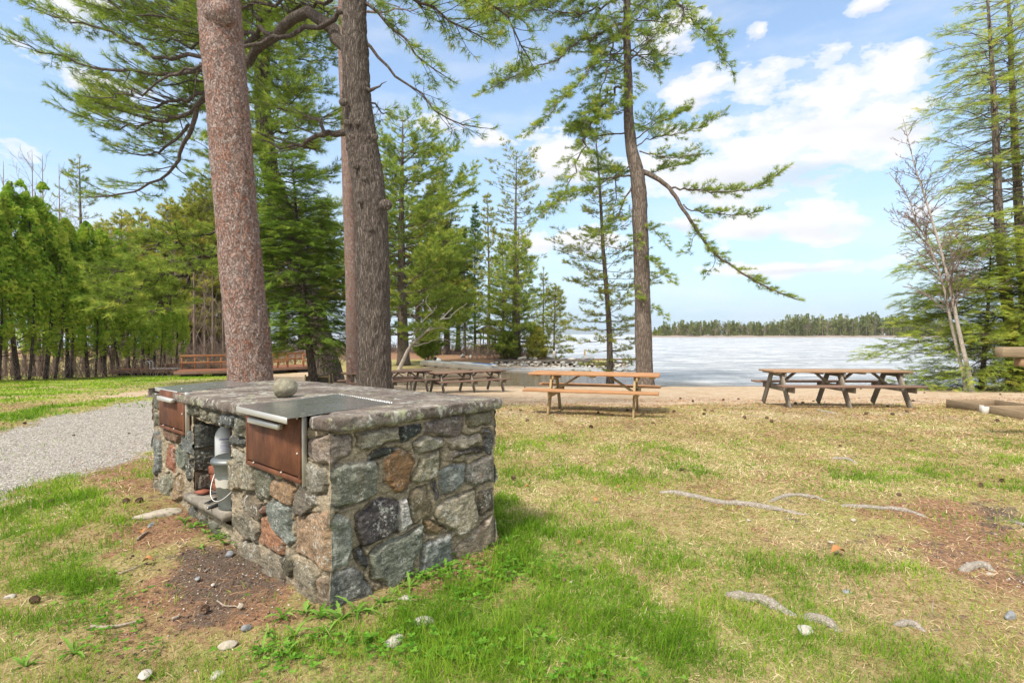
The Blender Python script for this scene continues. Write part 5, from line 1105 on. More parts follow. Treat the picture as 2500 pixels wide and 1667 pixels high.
mb = MB(); hj = min(.36, zt_-p[2]-.02); prf = [(0, 0), (.066, 0), (.072, .01), (.072, hj*.18), (.069, hj*.2), (.072, hj*.22), (.072, hj*.68), (.066, hj*.76), (.045, hj*.86), (.024, hj*.91), (.022, hj*.93)]
mb.lathe(prf, seg=32); mb.build('body', M_WPL, J, smooth=True)
mb = MB(); mb.lathe([(.024, hj*.92), (.025, hj*.925), (.025, hj*.985), (.02, hj), (0, hj)], seg=24); mb.build('cap', M_RPL, J, smooth=True)
mb = MB(); fa = math.atan2(-_jp[1], -_jp[0])-RZ
for zz_, w0 in ((.62, .95), (.55, .7), (.50, .8), (.47, .75), (.44, .8), (.40, .5), (.36, .6)):
    a0_ = fa-w0*.6; th = .010 if zz_ > .6 else .004; av = np.linspace(a0_, a0_+w0*1.2, 8); Vt = [(.0728*math.cos(a), .0728*math.sin(a), hj*zz_+d_) for a in av for d_ in (0, th)]
    mb.add(np.array(Vt), [np.array([[2*i_, 2*i_+2, 2*i_+3, 2*i_+1] for i_ in range(7)])])
mb.build('label', M_PRT, J)
m, t = newmat('black_iron'); finish(t, (.02, .02, .02), .45, spec=.5); M_BLK = m
def at_shelf(px, py): q_ = atz(px, py, zs+.012); return q_
tg = at_shelf(508, 1228); T1_ = empty('tongs', tuple(tg), 0, 'black barbecue tongs lying beside the ash bucket', 'tongs'); e1 = at_shelf(535, 1214)-tg; e0 = at_shelf(500, 1229)-tg
for dv in (0, .018): MB().beam(e0+np.array([dv, dv*.4, 0]), e1*1.8+np.array([dv*2.2, dv, .01]), .012, .008, bev=.002).build('arm', M_BLK, T1_)
tg = at_shelf(511, 1239); o = empty('grill_brush', tuple(tg), 0, 'thick black handle lying at the front of the niche shelf', 'tool'); MB().tube([at_shelf(507, 1240)-tg, at_shelf(535, 1230)-tg, (at_shelf(535, 1230)-tg)*1.9], [.012, .014, .011], 10).build('handle', M_BLK, o, smooth=True); MB().tube([at_shelf(507, 1240)-tg-np.array([.004, 0, 0]), at_shelf(509, 1239)-tg], [.006, .012], 10).build('end_cap', M_BRUSH, o)
tg = at_shelf(512, 1208); o = MB().tube([(0, 0, .01), (.05, .03, .016), (.12, .08, .01)], [.006, .017, .02], 8).build('glove', M_BLK, None, smooth=True); o.location = tg; tag(o, 'crumpled black glove at the back of the niche shelf', 'glove')
tg = at_shelf(492, 1203); V3 = np.array([(-.05, -.02, 0), (.03, -.04, 0), (.07, .02, 0), (0, .05, 0), (-.04, -.015, .02), (.03, -.03, .025), (.06, .02, .02), (0, .04, .022)]); o = mesh_np('brick_shard', V3, [np.array([[0, 3, 2, 1], [4, 5, 6, 7], [0, 1, 5, 4], [1, 2, 6, 5], [2, 3, 7, 6], [3, 0, 4, 7]])], M_BRICK); o.location = tg; tag(o, 'orange-red broken brick shard on the niche shelf', 'brick shard')
# the round stone on the slab
def rock(name, c, size, seed, mat, sub=4, flat=.0, rough=.25, facet=0, label=None, cat='stone', group=None, rz=0.):
    bm = bmesh.new(); bmesh.ops.create_icosphere(bm, subdivisions=sub, radius=1); V = np.array([v.co[:] for v in bm.verts]); F_ = np.array([[v.index for v in f.verts] for f in bm.faces]); bm.free()
    d = 1+(fbm(V*1.2+seed*3.7, 3)-.5)*rough*2.2+(fbm(V*5+seed, 3)-.5)*rough*.35
    V = V*d[:, None]
    if facet:
        rg = np.random.default_rng(seed)
        for _ in range(facet): n = norm(rg.normal(size=3)); h = rg.uniform(.5, .8); e = V@n-h; V = V-np.maximum(e, 0)[:, None]*n*.92
    V = V*np.array(size)/2; V[:, 2] = np.maximum(V[:, 2], -size[2]*(.5-flat))
    o = mesh_np(name, V, F_, mat, smooth=not facet or sub > 3); o.location = c; o.rotation_euler = (0, 0, rz); return tag(o, label, cat, group)
def rockmat(name, a, b, sc=20, spk=.3):
    m, t = newmat(name); co = t.obj(); n = t.noise(co, sc, 5, .7); n2 = t.noise(co, sc*7, 3, .8)
    c = t.mix(t.ramp(n, [(.35, 0), (.65, 1)]), a, b); c = t.mix(t.ramp(n2, [(.55, 0), (.75, spk)]), c, tuple(min(1, v*2.2) for v in b)); finish(t, c, .9, t.bump(t.math('ADD', n, n2), .6, .008), spec=.2); return m
M_RKG = rockmat('grey_green_stone', (.15, .135, .095), (.27, .25, .185)); M_RKW = rockmat('pale_stone', (.33, .30, .265), (.52, .48, .43)); M_RKB = rockmat('blue_grey_stone', (.16, .17, .18), (.30, .31, .32)); M_RKT = rockmat('tan_stone', (.30, .26, .20), (.46, .41, .34))
st = top_hit(697, 969); rock('round_stone', (st[0], st[1], st[2]+.068), (.175, .165, .148), 5, M_RKG, 5, .03, .16, label='round grey-green stone resting on the slab top', cat='stone')
# ================================================================ WOODEN THINGS
def woodmat(name, a, b, sc=1., axis=0, grain=.5):
    m, t = newmat(name); co = t.obj(); v = [9., 9., 9.]; v[axis] = .8; n = t.noise(t.scalev(co, tuple(x*sc for x in v)), 5, 6, .7, .3); n2 = t.noise(co, 3, 4, .6)
    c = t.mix(t.ramp(n, [(.3, 0), (.7, 1)]), a, b); c = t.mix(t.ramp(n2, [(.4, 0), (.7, .35)]), c, tuple(x*.55 for x in a)); finish(t, c, .8, t.bump(n, grain, .004), spec=.2); return m
M_WNEW = woodmat('orange_pine_boards', (.33, .16, .07), (.46, .26, .135)); M_WLEG = woodmat('treated_pine', (.30, .21, .105), (.42, .31, .17), axis=2)
M_WGREY = woodmat('weathered_grey_boards', (.17, .145, .115), (.30, .26, .21), axis=2); M_WBRN = woodmat('brown_stained_boards', (.15, .09, .065), (.23, .15, .11)); M_WRED = woodmat('red_brown_decking', (.17, .07, .04), (.27, .12, .07))
M_WTOP = woodmat('tan_stained_boards', (.25, .15, .085), (.35, .23, .14)); M_WRAIL = woodmat('orange_stained_rails', (.25, .105, .045), (.34, .16, .075)); M_WDARK = woodmat('old_dark_boards', (.06, .05, .038), (.13, .11, .085)); M_WBOX = woodmat('weathered_brown_planks', (.20, .145, .09), (.32, .24, .155))
def picnic(label, c, rz, L, nfr, mt, ms, ml, splay=.50, inset=.18, group='picnic tables by the beach', top=.75, mid_legs=True, half=.60):
    root = empty('picnic_table', tuple(c), rz, label, 'picnic table', group)
    tb = MB(); W = .74; n = 5; pw = W/n
    for i in range(n): tb.box((0, -W/2+pw*(i+.5), top-.019), (L, pw-.008, .038), None, .004)
    tb.build('tabletop', mt, root)
    for s_ in (-1, 1):
        b = MB()
        for k in (0, 1): b.box((0, s_*(half+.02)+(k-.5)*.142, .455), (L, .134, .038), None, .004)
        b.build('bench', ms, root)
    xs = np.linspace(-L/2+L*inset, L/2-L*inset, nfr)
    for x in xs:
        for s_ in (-1, 1): 
            MB().beam((x, s_*.22, top-.04), (x, s_*(splay+.12), 0), .038, .14, (1, 0, 0), .004).build('leg', ml, root) if False else MB().beam((x, s_*.20, top-.04), (x, s_*splay*1.15, -.02), .13, .038, (1, 0, 0), .004).build('leg', ml, root)
        MB().box((x+.042, 0, .385), (.038, (half+.09)*2, .13), None, .02).build('seat_beam', ml, root); MB().box((x+.042, 0, top-.085), (.038, .70, .09), None, .02).build('top_beam', ml, root)
    for x in np.linspace(-L/2+.12, L/2-.12, 3 if nfr == 2 else 4): MB().box((x, 0, top-.055), (.09, .68, .032), None, .004).build('cleat', ml, root)
    if nfr == 2:
        for sg in (-1, 1): MB().beam((xs[0 if sg < 0 else 1]-sg*.03, 0, .40), (xs[0 if sg < 0 else 1]-sg*.50, 0, top-.05), .038, .085, (0, 1, 0), .004).build('brace', ml, root)
    else:
        for a, sg in ((0, 1), (1, -1), (1, 1), (2, -1)): MB().beam((xs[a]+sg*.03, 0, .40), (xs[a]+sg*.40, 0, top-.05), .038, .085, (0, 1, 0), .004).build('brace', ml, root)
    return root
def gz(x, y): return (x, y, hz_(x, y))
picnic('orange-brown picnic table with two frames, standing in the middle before the tall beach pine', gz(1.57, 10.16), R(-17), 2.42, 2, M_WNEW, M_WNEW, M_WLEG, splay=.47)
picnic('weathered grey-legged picnic table with three frames, nearest the hemlocks on the right', (6.92, 11.45, -.035), R(-1), 2.88, 3, M_WTOP, M_WBRN, M_WGREY, splay=.52, inset=.075)
tB = G(1141, 956.5); axd = np.array([math.cos(R(33)), math.sin(R(33))])
picnic('brown picnic table at the right end of the left row, behind the grill', gz(tB[0], tB[1]), R(33), 2.9, 3, M_WBRN, M_WBRN, M_WGREY, splay=.52, inset=.09)
tA = tB[:2]-axd*2.98; picnic('brown picnic table half hidden by the slab and the thick grey trunk', gz(tA[0], tA[1]), R(34), 2.9, 3, M_WBRN, M_WBRN, M_WGREY, splay=.52, inset=.09)
tC = tA+np.array([-.6, 3.6]); picnic('brown picnic table whose end just shows behind the thick grey trunk', gz(tC[0], tC[1]), R(20), 1.9, 2, M_WBRN, M_WBRN, M_WGREY, splay=.5)
# plank frame on the ground, right
A = G(2313, 991); A2 = np.array([9.0, 11.0]); fr = empty('plank_frame', (A2[0], A2[1], hz_(*A2)), R(-92), 'long shallow plank frame with cross boards lying on the ground at the right', 'ground frame')
for y_ in (0, .95): MB().box((2.0, y_, .085), (4.0, .04, .18), None, .004).build('side_board', M_WBOX, fr)
for x_ in (0.02, .92, 1.85, 2.8, 3.98): MB().box((x_, .475, .085 if x_ > .1 else .085), (.04, .91, .17), None, .004).build('cross_board', M_WBOX, fr)
m, t = newmat('off_white_plastic'); finish(t, (.55, .53, .48), .5); M_OFFW = m
mb = MB(); mb.lathe([(.055, 0), (.06, .0), (.06, .155), (.055, .16), (.0, .16)], (1.02, -.075, 0), 20); mb.box((.88, -.026, .10), (.10, .012, .14), None, .003); mb.build('pipe_bracket', M_OFFW, fr, smooth=False)
m, t = newmat('black_pebbles'); co = t.obj(); finish(t, t.mix(t.noise(co, 40, 4, .8), (.03, .03, .04), (.2, .2, .22)), .8, t.bump(t.noise(co, 60, 3), 1, .02)); sb = MB(); gX, gY = np.meshgrid(np.linspace(.5, .9, 14), np.linspace(.1, .7, 16)); zz = .015+.03*vnoise(np.stack([gX*22, gY*22], -1)); i = np.arange(15)[:, None]*14; j = np.arange(13)[None]; sb.add(np.stack([gX, gY, zz], -1), [np.stack([i+j, i+j+1, i+15+j, i+14+j], -1).reshape(-1, 4)]); sb.build('dark_liner', m, fr)
# timber rail at the right edge
D_ = 7.3; r0_ = at(2438, 859.5, D_); base_ = (8.3, D_, hz_(8.3, D_)); tr = empty('timber_rail', base_, 0, 'thick light-brown timber beams of a rail reaching in from the right edge', 'timber rail')
zz0 = base_[2]; MB().box(((r0_[0]-8.3+1.0), 0, r0_[2]-zz0), (4.0-(.0), .14, .14), None, .01).build('beam', M_WTOP, tr) if False else MB().box(((r0_[0]+9.4)/2-8.3, 0, r0_[2]-zz0), (9.4-r0_[0], .14, .14), None, .01).build('beam', M_WBOX, tr)
r1_ = at(2486, 884, D_); MB().box(((r1_[0]+9.4)/2-8.3, .02, r1_[2]-zz0), (9.4-r1_[0], .12, .115), None, .01).build('beam', M_WTOP, tr)
for x_ in (0, 1.0): MB().box((x_, .08, (r0_[2]-zz0)/2), (.14, .14, r0_[2]-zz0+.1), None, .01).build('post', M_WBOX, tr)
# wooden bin by the old pine
p0 = G(752, 928); p1 = G(806, 929); D_ = 19.5; c_ = at(779, 926, D_); zb_ = hz_(c_[0], c_[1]); bn = empty('wooden_bin', (c_[0], c_[1], zb_), R(8), 'low dark board bin with light corner rails in front of the old pine', 'bin')
wd = 54/1300*D_; hh = .44
MB().box((0, .25, hh/2), (wd, .03, hh*.95), None, .004).build('back_board', M_WDARK, bn); MB().box((0, -.25, hh/2-.02), (wd, .03, hh*.8), None, .004).build('front_board', M_WDARK, bn)
for s_ in (-1, 1):
    MB().box((s_*wd/2, 0, hh/2), (.03, .5, hh*.85), None, .004).build('side_board', M_WDARK, bn)
    for u_ in (-1, 1): MB().box((s_*(wd/2+.01), u_*.27, hh/2+.02), (.05, .05, hh+.05), None, .004).build('post', M_WLEG, bn)
for z_ in (.07, hh-.04): MB().box((.05, -.285, z_), (wd*.8, .03, .06), None, .004).build('rail', M_WLEG, bn)
# ================================================================ FLOATING DOCKS ON THE LAWN
M_FLOAT, t = newmat('black_dock_float'); finish(t, (.018, .02, .022), .5)
M_ALU, t = newmat('white_aluminium'); finish(t, (.62, .63, .64), .4, metal=.2)
def dock(label, pL, pR, depth, D, zt=.30, rails=None, plank=M_WRED, tilt=0.):
    """pL,pR: ends of the near edge on the ground as seen in the photograph"""
    a = at(*pL, D[0]); b = at(*pR, D[1]); z0 = .5*(hz_(a[0], a[1])+hz_(b[0], b[1])); L = np.linalg.norm(b[:2]-a[:2]); rz = math.atan2(b[1]-a[1], b[0]-a[0])
    root = empty('floating_dock', (a[0], a[1], z0), rz, label, 'dock', 'floating dock sections stored on the lawn'); dk = MB(); n = int(L/.145)
    for i_ in range(n): dk.box(((i_+.5)*L/n, depth/2, zt-.02), (L/n-.008, depth, .04), None, .004)
    dk.build('deck', plank, root)
    MB().box((L/2, -.02, zt-.10), (L, .04, .14), None, .004).build('skirt_board', M_WBRN, root)
    for i_ in range(max(2, int(L/1.3))):
        x_ = (i_+.5)*L/max(2, int(L/1.3)); MB().box((x_, depth*.5, (zt-.17)/2), (.8, depth*.9, zt-.16), None, .03).build('float', M_FLOAT, root)
    for (x0, x1, y_) in (rails or []):
        m_ = max(2, int((x1-x0)/.5)+1)
        for x_ in np.linspace(x0, x1, m_): MB().box((x_, y_, zt+.33), (.075, .075, .72), None, .006).build('post', M_WRAIL, root)
        for z_, h_ in ((.68, .09), (.33, .08)): MB().box(((x0+x1)/2, y_-.045, zt+z_), (x1-x0+.1, .03, h_), None, .004).build('rail', M_WRAIL, root)
    return root, L, zt, rz
dA, LA, zt, rzA = dock('low brown dock section with a white ladder, leftmost by the cedars', (266, 914), (425, 909), 2.2, (27, 27.6), .30)
dB, LB, zt, rzB = dock('brown dock section with one orange railing left of the red pine', (424, 919), (575, 911), 1.9, (25.5, 26.5), .30, [(0.05, 3.0, 1.7)])
dC, LC, zt, rzC = dock('brown dock section behind the ladder, against the undergrowth', (385, 903), (560, 899), 2.4, (31.5, 32), .36)
dD, LD, zt, rzD = dock('railed dock ramp right of the red pine', (655, 896), (775, 893), 2.4, (29, 31), .34, [(0, 1.1, .1), (0, 3.0, 2.35), (2.0, 2.85, .1)])
lad = at(385, 903, 27.5); ld = empty('dock_ladder', (lad[0], lad[1]+.6, hz_(lad[0], lad[1])+.275), rzA, 'white metal ladder lying across the leftmost dock section', 'ladder')
for s_ in (0, .38): MB().tube([(-.9, s_, .3), (-.95, s_, .42), (-.82, s_, .46), (-.74, s_, .38), (-.74, s_, .05), (.7, s_, .03)], .022, 8).build('side_tube', M_ALU, ld, smooth=True)
for x_ in (-.5, -.15, .2, .55): MB().box((x_, .19, .04), (.08, .36, .02)).build('step', M_ALU, ld)
# ================================================================ BEACH THINGS
M_CREAM, t = newmat('cream_panel'); co = t.obj(); finish(t, t.mix(t.noise(co, 6, 4, .7), (.42, .36, .27), (.56, .50, .41)), .7); M_WHT, t = newmat('white_paint'); finish(t, (.72, .72, .71), .45); M_BLU, t = newmat('blue_paint'); finish(t, (.03, .17, .42), .45)
bA = G(1024, 894); bB = G(1196, 910); aA = np.array([*bA[:2]]); aB = np.array([*bB[:2]]); L = np.linalg.norm(aB-aA); rz = math.atan2(aB[1]-aA[1], aB[0]-aA[0]); zA = bA[2]; zB = bB[2]; pit = -math.atan2(zB-zA, L)
bd = empty('beached_platform', (aA[0], aA[1], zA), rz, 'long cream swim platform lying on the sand by the cove', 'platform'); bd.rotation_euler = (0, pit, rz)
MB().box((L/2, .55, .17), (L, 1.1, .34), None, .05).build('hull', M_CREAM, bd); MB().box((L/2, .55, .36), (L-.05, 1.06, .03), None, .01).build('top_panel', M_WHT, bd)
for q_ in range(6): MB().box(((q_+.5)*L/6, -.015, .07), (.25, .03, .05), None, .005).build('slot', M_WDARK, bd)
pb2 = empty('paddleboard', tuple(aA+(aB-aA)*.72)+(zA+(zB-zA)*.72+.40,), rz, 'white paddleboard with blue stripes lying on the cream platform', 'paddleboard'); pb2.rotation_euler = (0, pit, rz)
u_ = np.linspace(-1, 1, 30); ou = np.concatenate([np.stack([u_*1.7, .38*(1-np.abs(u_)**3.5)**.6+.45], 1), np.stack([u_[::-1]*1.7, -.38*(1-np.abs(u_[::-1])**3.5)**.6+.45], 1)]); n_ = len(ou); j = np.arange(n_); k2 = (j+1) % n_
mb = MB(); mb.add(np.vstack([np.column_stack([ou, np.zeros(n_)]), np.column_stack([ou, np.full(n_, .09)])]), [np.stack([j, k2, n_+k2, n_+j], 1)[:, ::-1], (j+n_)[None][:, ::-1], j[None]]); mb.build('hull', M_WHT, pb2)
for y_ in (.22, .45, .68): MB().box((.75, y_, .095), (1.5, .11, .012), None, .002).build('stripe', M_BLU, pb2)
g_ = at(1070, 886, bA[1]*.99); o = empty('gear_bundle', (g_[0], g_[1], zA+.34), 0, 'small black and white gear bundle on the near end of the cream platform', 'gear'); MB().lathe([(0, 0), (.16, .0), (.2, .1), (.12, .22), (0, .25)], seg=12).build('bundle', M_WHT, o, smooth=True); MB().lathe([(0, 0), (.12, .0), (.14, .1), (.08, .2), (0, .22)], (-.2, -.05, .1), 12).build('hood', M_FLOAT, o, smooth=True)
# gazebo
D_ = 60; gl = at(1191, 858, D_); gzb = empty('gazebo', (gl[0], gl[1], hz_(gl[0], gl[1])), .2, 'small dark gazebo with a shingled roof on the wooded point', 'gazebo'); zg = EYE-(846-HOR)/F*D_-hz_(gl[0], gl[1])
M_SHIN, t = newmat('brown_shingles'); co = t.obj(); finish(t, t.mix(t.noise(co, 4, 4, .7), (.14, .10, .075), (.24, .18, .14)), .9)
rr = 1.35; ztop = zg+1.75
for q_ in range(6):
    a = q_*math.pi/3; MB().box((rr*math.cos(a), rr*math.sin(a), ztop/2-.1), (.1, .1, ztop), None, .01).build('post', M_WDARK, gzb)
    a2 = a+math.pi/3; P0_, P1_ = np.array([rr*math.cos(a), rr*math.sin(a), zg*.5+.25]), np.array([rr*math.cos(a2), rr*math.sin(a2), zg*.5+.25])
    if q_ != 4: MB().beam(P0_, P1_, .05, .55).build('side_panel', M_WDARK, gzb)
rf = MB(); av = np.arange(6)*math.pi/3; eo = np.stack([1.75*np.cos(av), 1.75*np.sin(av), np.full(6, ztop-.15)], 1); eo2 = eo-np.array([0, 0, .08]); rf.add(np.vstack([eo, eo2, [[0, 0, ztop+.75]], [[0, 0, ztop-.1]]]), [np.array([[q_, (q_+1) % 6, 12] for q_ in range(6)]+[[6+(q_+1) % 6, 6+q_, 13] for q_ in range(6)]), np.array([[q_, 6+q_, 6+(q_+1) % 6, (q_+1) % 6] for q_ in range(6)])]); rf.build('roof', M_SHIN, gzb)
# stone jetty
def rocks_mesh(items, seed, sub=2):
    bm = bmesh.new(); bmesh.ops.create_icosphere(bm, subdivisions=sub, radius=1); V0 = np.array([v.co[:] for v in bm.verts]); F0 = np.array([[v.index for v in f.verts] for f in bm.faces]); bm.free(); rg = np.random.default_rng(seed); mb = MB()
    for (c, s) in items:
        V = V0.copy()
        for _ in range(6): n = norm(rg.normal(size=3)); h = rg.uniform(.45, .85); e = V@n-h; V = V-np.maximum(e, 0)[:, None]*n
        V = V*(np.array(s)/2)+np.array(c); mb.add(V, [F0], rv=np.full(len(V), rg.random()))
    return mb
M_JET, t = newmat('jetty_stones'); rv = t.attr('rv'); co = t.obj(); c = t.ramp(rv, [(0, (.27, .23, .19)), (.4, (.44, .39, .33)), (.7, (.36, .36, .34)), (1, (.56, .53, .48))]); finish(t, t.mix(1., c, t.ramp(t.noise(co, 9, 5, .8), [(.3, .6), (.7, 1.35)]), 'MULTIPLY'), .9, t.bump(t.noise(co, 14, 5, .8), .6, .03))
rgj = np.random.default_rng(77); je = empty('stone_jetty', (3, 41.5, WATER_Z), 0, 'low dry-laid stone jetty running out into the cove', 'jetty'); it = []
for x in np.arange(-1.2, 9.0, .33):
    for lay in range(3):
        if lay == 2 and x > 6.3: continue
        s = (rgj.uniform(.32, .55), rgj.uniform(.3, .5), rgj.uniform(.17, .27)); it.append(((x-3+rgj.normal()*.08, -.15+lay*.06+rgj.normal()*.05, .02+lay*.165), s))
        if rgj.random() < .4: it.append(((x-3, .9+rgj.normal()*.1, .05+lay*.15), s))
for y in np.arange(0, 1.6, .35): it.append(((6.0, y, .1), (.5, .45, .3))); it.append(((5.95, y, .28), (.5, .45, .25)))
rocks_mesh(it, 3).build('stonework', M_JET, je)
mb = MB(); xs_ = np.linspace(-1.4, 8.8, 40); yv = np.array([-.2, 1.6]); 
up = [];
for x in xs_:
    zc_ = .50 if x < 6.2 else .30; zc_ += (fbm(np.array([[x*1.2, 3.]]), 3)[0]-.5)*.16
    for y in yv: up.append((x-3, y+(fbm(np.array([[x*3, y]]), 2)[0]-.5)*.15, zc_))
up = np.array(up); lo = up-np.array([0, 0, .10]); n_ = len(up); f = []
for i_ in range(39):
    a = 2*i_; f += [[a, a+2, a+3, a+1], [n_+a, n_+a+2, a+2, a], [a+1, a+3, n_+a+3, n_+a+1]]
mb.add(np.vstack([up, lo]), [np.array(f)]); mb.build('dark_cap', rockmat('dark_jetty_cap', (.05, .042, .036), (.14, .12, .10), 4), je)
# rubble on the bank at its root, boulders on the point
gB = 'pale boulders along the bank of the cove'
proto = None
for k_ in range(46):
    px = rgj.uniform(1165, 1330); py = rgj.uniform(888, 897)+(px < 1200)*rgj.uniform(-3, 2); p = G(px, py); s = rgj.uniform(.22, .5)
    o = rock('bank_stone', (p[0], p[1], p[2]+s*.12), (s, s*rgj.uniform(.7, 1), s*rgj.uniform(.5, .8)), k_, (M_RKW, M_RKT, M_RKB)[k_ % 3], 2, .2, .3, 5, 'weathered stone on the sandy bank beside the jetty', 'stone', gB, rgj.uniform(0, 6))
for k_, (px, py, w_, h_, lb) in enumerate([(1277, 876, 24, 14, 'pale boulder left of the little bright pine, on the point'), (1296, 877, 12, 9, 'small white boulder beside the little bright pine'), (1306, 876, 16, 11, 'grey boulder just behind the little bright pine'), (1342, 874, 26, 20, 'broad pale boulder right of the little bright pine'),
        (1352, 872, 15, 27, 'tall pointed grey boulder standing upright on the point'), (1372, 877, 22, 9, 'flat pale boulder low on the point'), (1395, 878, 26, 8, 'long flat boulder at the tip of the point'), (1130, 866, 16, 12, 'grey boulder in the leaf litter below the tall pines'), (1150, 867, 10, 9, 'small grey boulder by the gazebo path'), (1432, 872, 34, 14, 'dark boulder by the dock post at the jetty')]):
    D_ = 43.5 if px > 1200 else 48; p = at(px, py, D_); zz_ = max(hz_(p[0], p[1]), WATER_Z); s_ = D_/F; rock('boulder', (p[0], p[1], zz_+h_*s_*.42), (w_*s_, w_*s_*.8, h_*s_*1.1), 200+k_, M_RKB if 'dark' in lb else M_RKW if k_ % 2 == 0 else M_RKB, 3, .1, .3, 7, lb, 'boulder', None, .3*k_)
# low walkway beyond
wk = empty('walkway_dock', (8.4, 46.0, WATER_Z), 0, 'thin red-brown walkway dock behind the jetty', 'dock')
z_ = EYE-(877-HOR)/F*46-WATER_Z; x0 = (1368-1250)/F*46-8.4; x1 = (1552-1250)/F*46-8.4; MB().box(((x0+x1)/2, 0, z_), (x1-x0, 1.0, .10), None, .01).build('deck', M_WBRN, wk)
for x_ in np.linspace(x0+.4, x1-.4, 5): MB().box((x_, -.3, z_/2-.4), (.09, .09, z_+.8), None, .01).build('pile', M_WDARK, wk)
MB().box(((1426-1250)/F*46-8.4, -.4, z_+.4), (.13, .13, .95), None, .01).build('tall_post', M_WLEG, wk)
# ================================================================ FAR SHORE
def forest(name, label, pts, D, seed, leaf, n, hmin, hmax, depth=30, cat='wood'):
    rg = np.random.default_rng(seed); mb = MB(); c = Crown(seed, 'fan', 6, 1.5, .8); pts = np.array(pts, float)
    for k_ in range(n):
        px = rg.uniform(pts[0, 0], pts[-1, 0]); top = np.interp(px, pts[:, 0], pts[:, 1]); dd = D+rg.uniform(0, depth); Hm = (HOR-top)/F*D+2.6; hT = Hm*rg.uniform(hmin, hmax)*(1.0 if rg.random() < .75 else 1.2)
        p = at(px, 820, dd); x, y = p[0], p[1]; z0 = WATER_Z+.5; yel = rg.uniform(-.25, .35); kind = rg.random(); wv = hT*(.13 if kind < .7 else .2)
        c.segs(np.array([x, y, z0]), np.array([x, y, z0+hT*.9]), .22, .06)
        for q_ in range(5): c.tuft(np.array([x+rg.normal()*1.5, y-2, z0+rg.uniform(-.2, 2.6)]), norm(rg.normal(size=3)), norm(rg.normal(size=3)), rg.uniform(.35, .7), rg.uniform(.1, .5))
        for q_ in range(80 if kind < .7 else 26):
            u = rg.uniform(.12, 1)**.8; r = wv*((1-u)**.75 if kind < .7 else math.sin(math.pi*min(1, u*.9+.05)))*math.sqrt(rg.random()); a = rg.uniform(0, 6.28)
            d = norm(np.array([math.cos(a), math.sin(a), rg.uniform(-.2, .7)])); c.tuft(np.array([x+r*math.cos(a), y+r*math.sin(a), z0+u*hT]), d, norm(rg.normal(size=3)), rg.uniform(.35, .8)*(hT/13)**.7, .4+yel+rg.uniform(-.3, .2))
        if kind >= .7:
            for q_ in range(14): a = rg.uniform(0, 6.28); zb_ = z0+hT*rg.uniform(.2, .7); c.segs(np.array([x, y, zb_]), np.array([x+math.cos(a)*1.3, y+math.sin(a)*1.3, zb_+hT*.25]), .10, .04)
    root = empty(name, tuple(at((pts[0, 0]+pts[-1, 0])/2, 820, D)*np.array([1, 1, 0])+np.array([0, 0, WATER_Z])), 0, label, cat); root['kind'] = 'stuff'
    off = np.array(root.location)
    c.tp = [p-off for p in c.tp]; c.seg = [(a-off, b-off, r0, r1) for a, b, r0, r1 in c.seg]
    c.build(root, leaf, M_TWIG if leaf is not M_FAR else M_FTR); return root
M_FTR, t = newmat('far_trunks'); finish(t, (.30, .24, .21), .9)
def landstrip(name, pts, D, depth, top):
    P = [at(px, 820, D) for px in pts]; Q = [at(px, 820, D+depth) for px in pts]; V = []
    for i_, p in enumerate(P): V.append((p[0], p[1], WATER_Z-.3)); 
    for i_, p in enumerate(P): V.append((p[0], p[1]+2, WATER_Z+top*(.6+.8*vnoise(np.array([[i_*1.7, D]]))[0])))
    for i_, p in enumerate(Q): V.append((p[0], p[1], WATER_Z+top*1.6))
    n_ = len(pts); f = []
    for r_ in (0, 1): f += [[r_*n_+i_, r_*n_+i_+1, (r_+1)*n_+i_+1, (r_+1)*n_+i_] for i_ in range(n_-1)]
    o = mesh_np(name, V, [np.array(f)], M_SHORE, smooth=True); o['kind'] = 'structure'
M_SHORE, t = newmat('far_shore'); co = t.obj(); finish(t, t.mix(t.noise(co, .15, 5, .7), (.16, .13, .11), (.27, .22, .18)), .95)
landstrip('island', np.linspace(1590, 2330, 40), 372, 60, .9)
forest('island_wood', 'mixed wood of pale pines and bare trees covering the low island across the lake', [(1598, 804), (1620, 790), (1700, 785), (1780, 786), (1870, 790), (1890, 783), (1935, 772), (1990, 776), (2080, 773), (2140, 768), (2220, 775), (2330, 780)], 378, 8, M_FAR, 900, .55, .97)
landstrip('far_point', np.linspace(2240, 2900, 20), 520, 60, 1.2)
forest('far_point_wood', 'distant wood glimpsed behind the hemlocks on the right', [(2240, 800), (2300, 790), (2500, 780), (2900, 770)], 525, 9, M_FAR, 160, .8, 1.0)
# distant hills, with blue haze put into their colour
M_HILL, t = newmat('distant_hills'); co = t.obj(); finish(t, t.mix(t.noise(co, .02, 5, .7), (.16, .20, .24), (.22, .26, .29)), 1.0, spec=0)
def hills(px0, px1, D, tops):
    n_ = 60; pxs = np.linspace(px0, px1, n_); V = []; tp = np.interp(pxs, [t_[0] for t_ in tops], [t_[1] for t_ in tops])
    for k_, f_ in enumerate((0, 1, 2)):
        for px, ty in zip(pxs, tp):
            p = at(px, 820, D+k_*90); z = WATER_Z-.5 if k_ == 0 else (EYE+(HOR-ty)/F*D)*(.75 if k_ == 1 else 1.)+(vnoise(np.array([[px*.12, k_*9.]]))[0]-.5)*2.5; V.append((p[0], p[1], z))
    f = [[r_*n_+i_, r_*n_+i_+1, (r_+1)*n_+i_+1, (r_+1)*n_+i_] for r_ in (0, 1) for i_ in range(n_-1)]; o = mesh_np('hills', V, [np.array(f)], M_HILL, smooth=True); o['kind'] = 'structure'
hills(-800, 1640, 1400, [(-800, 790), (300, 795), (880, 801), (1000, 800), (1250, 808), (1330, 800), (1450, 799), (1640, 806)])
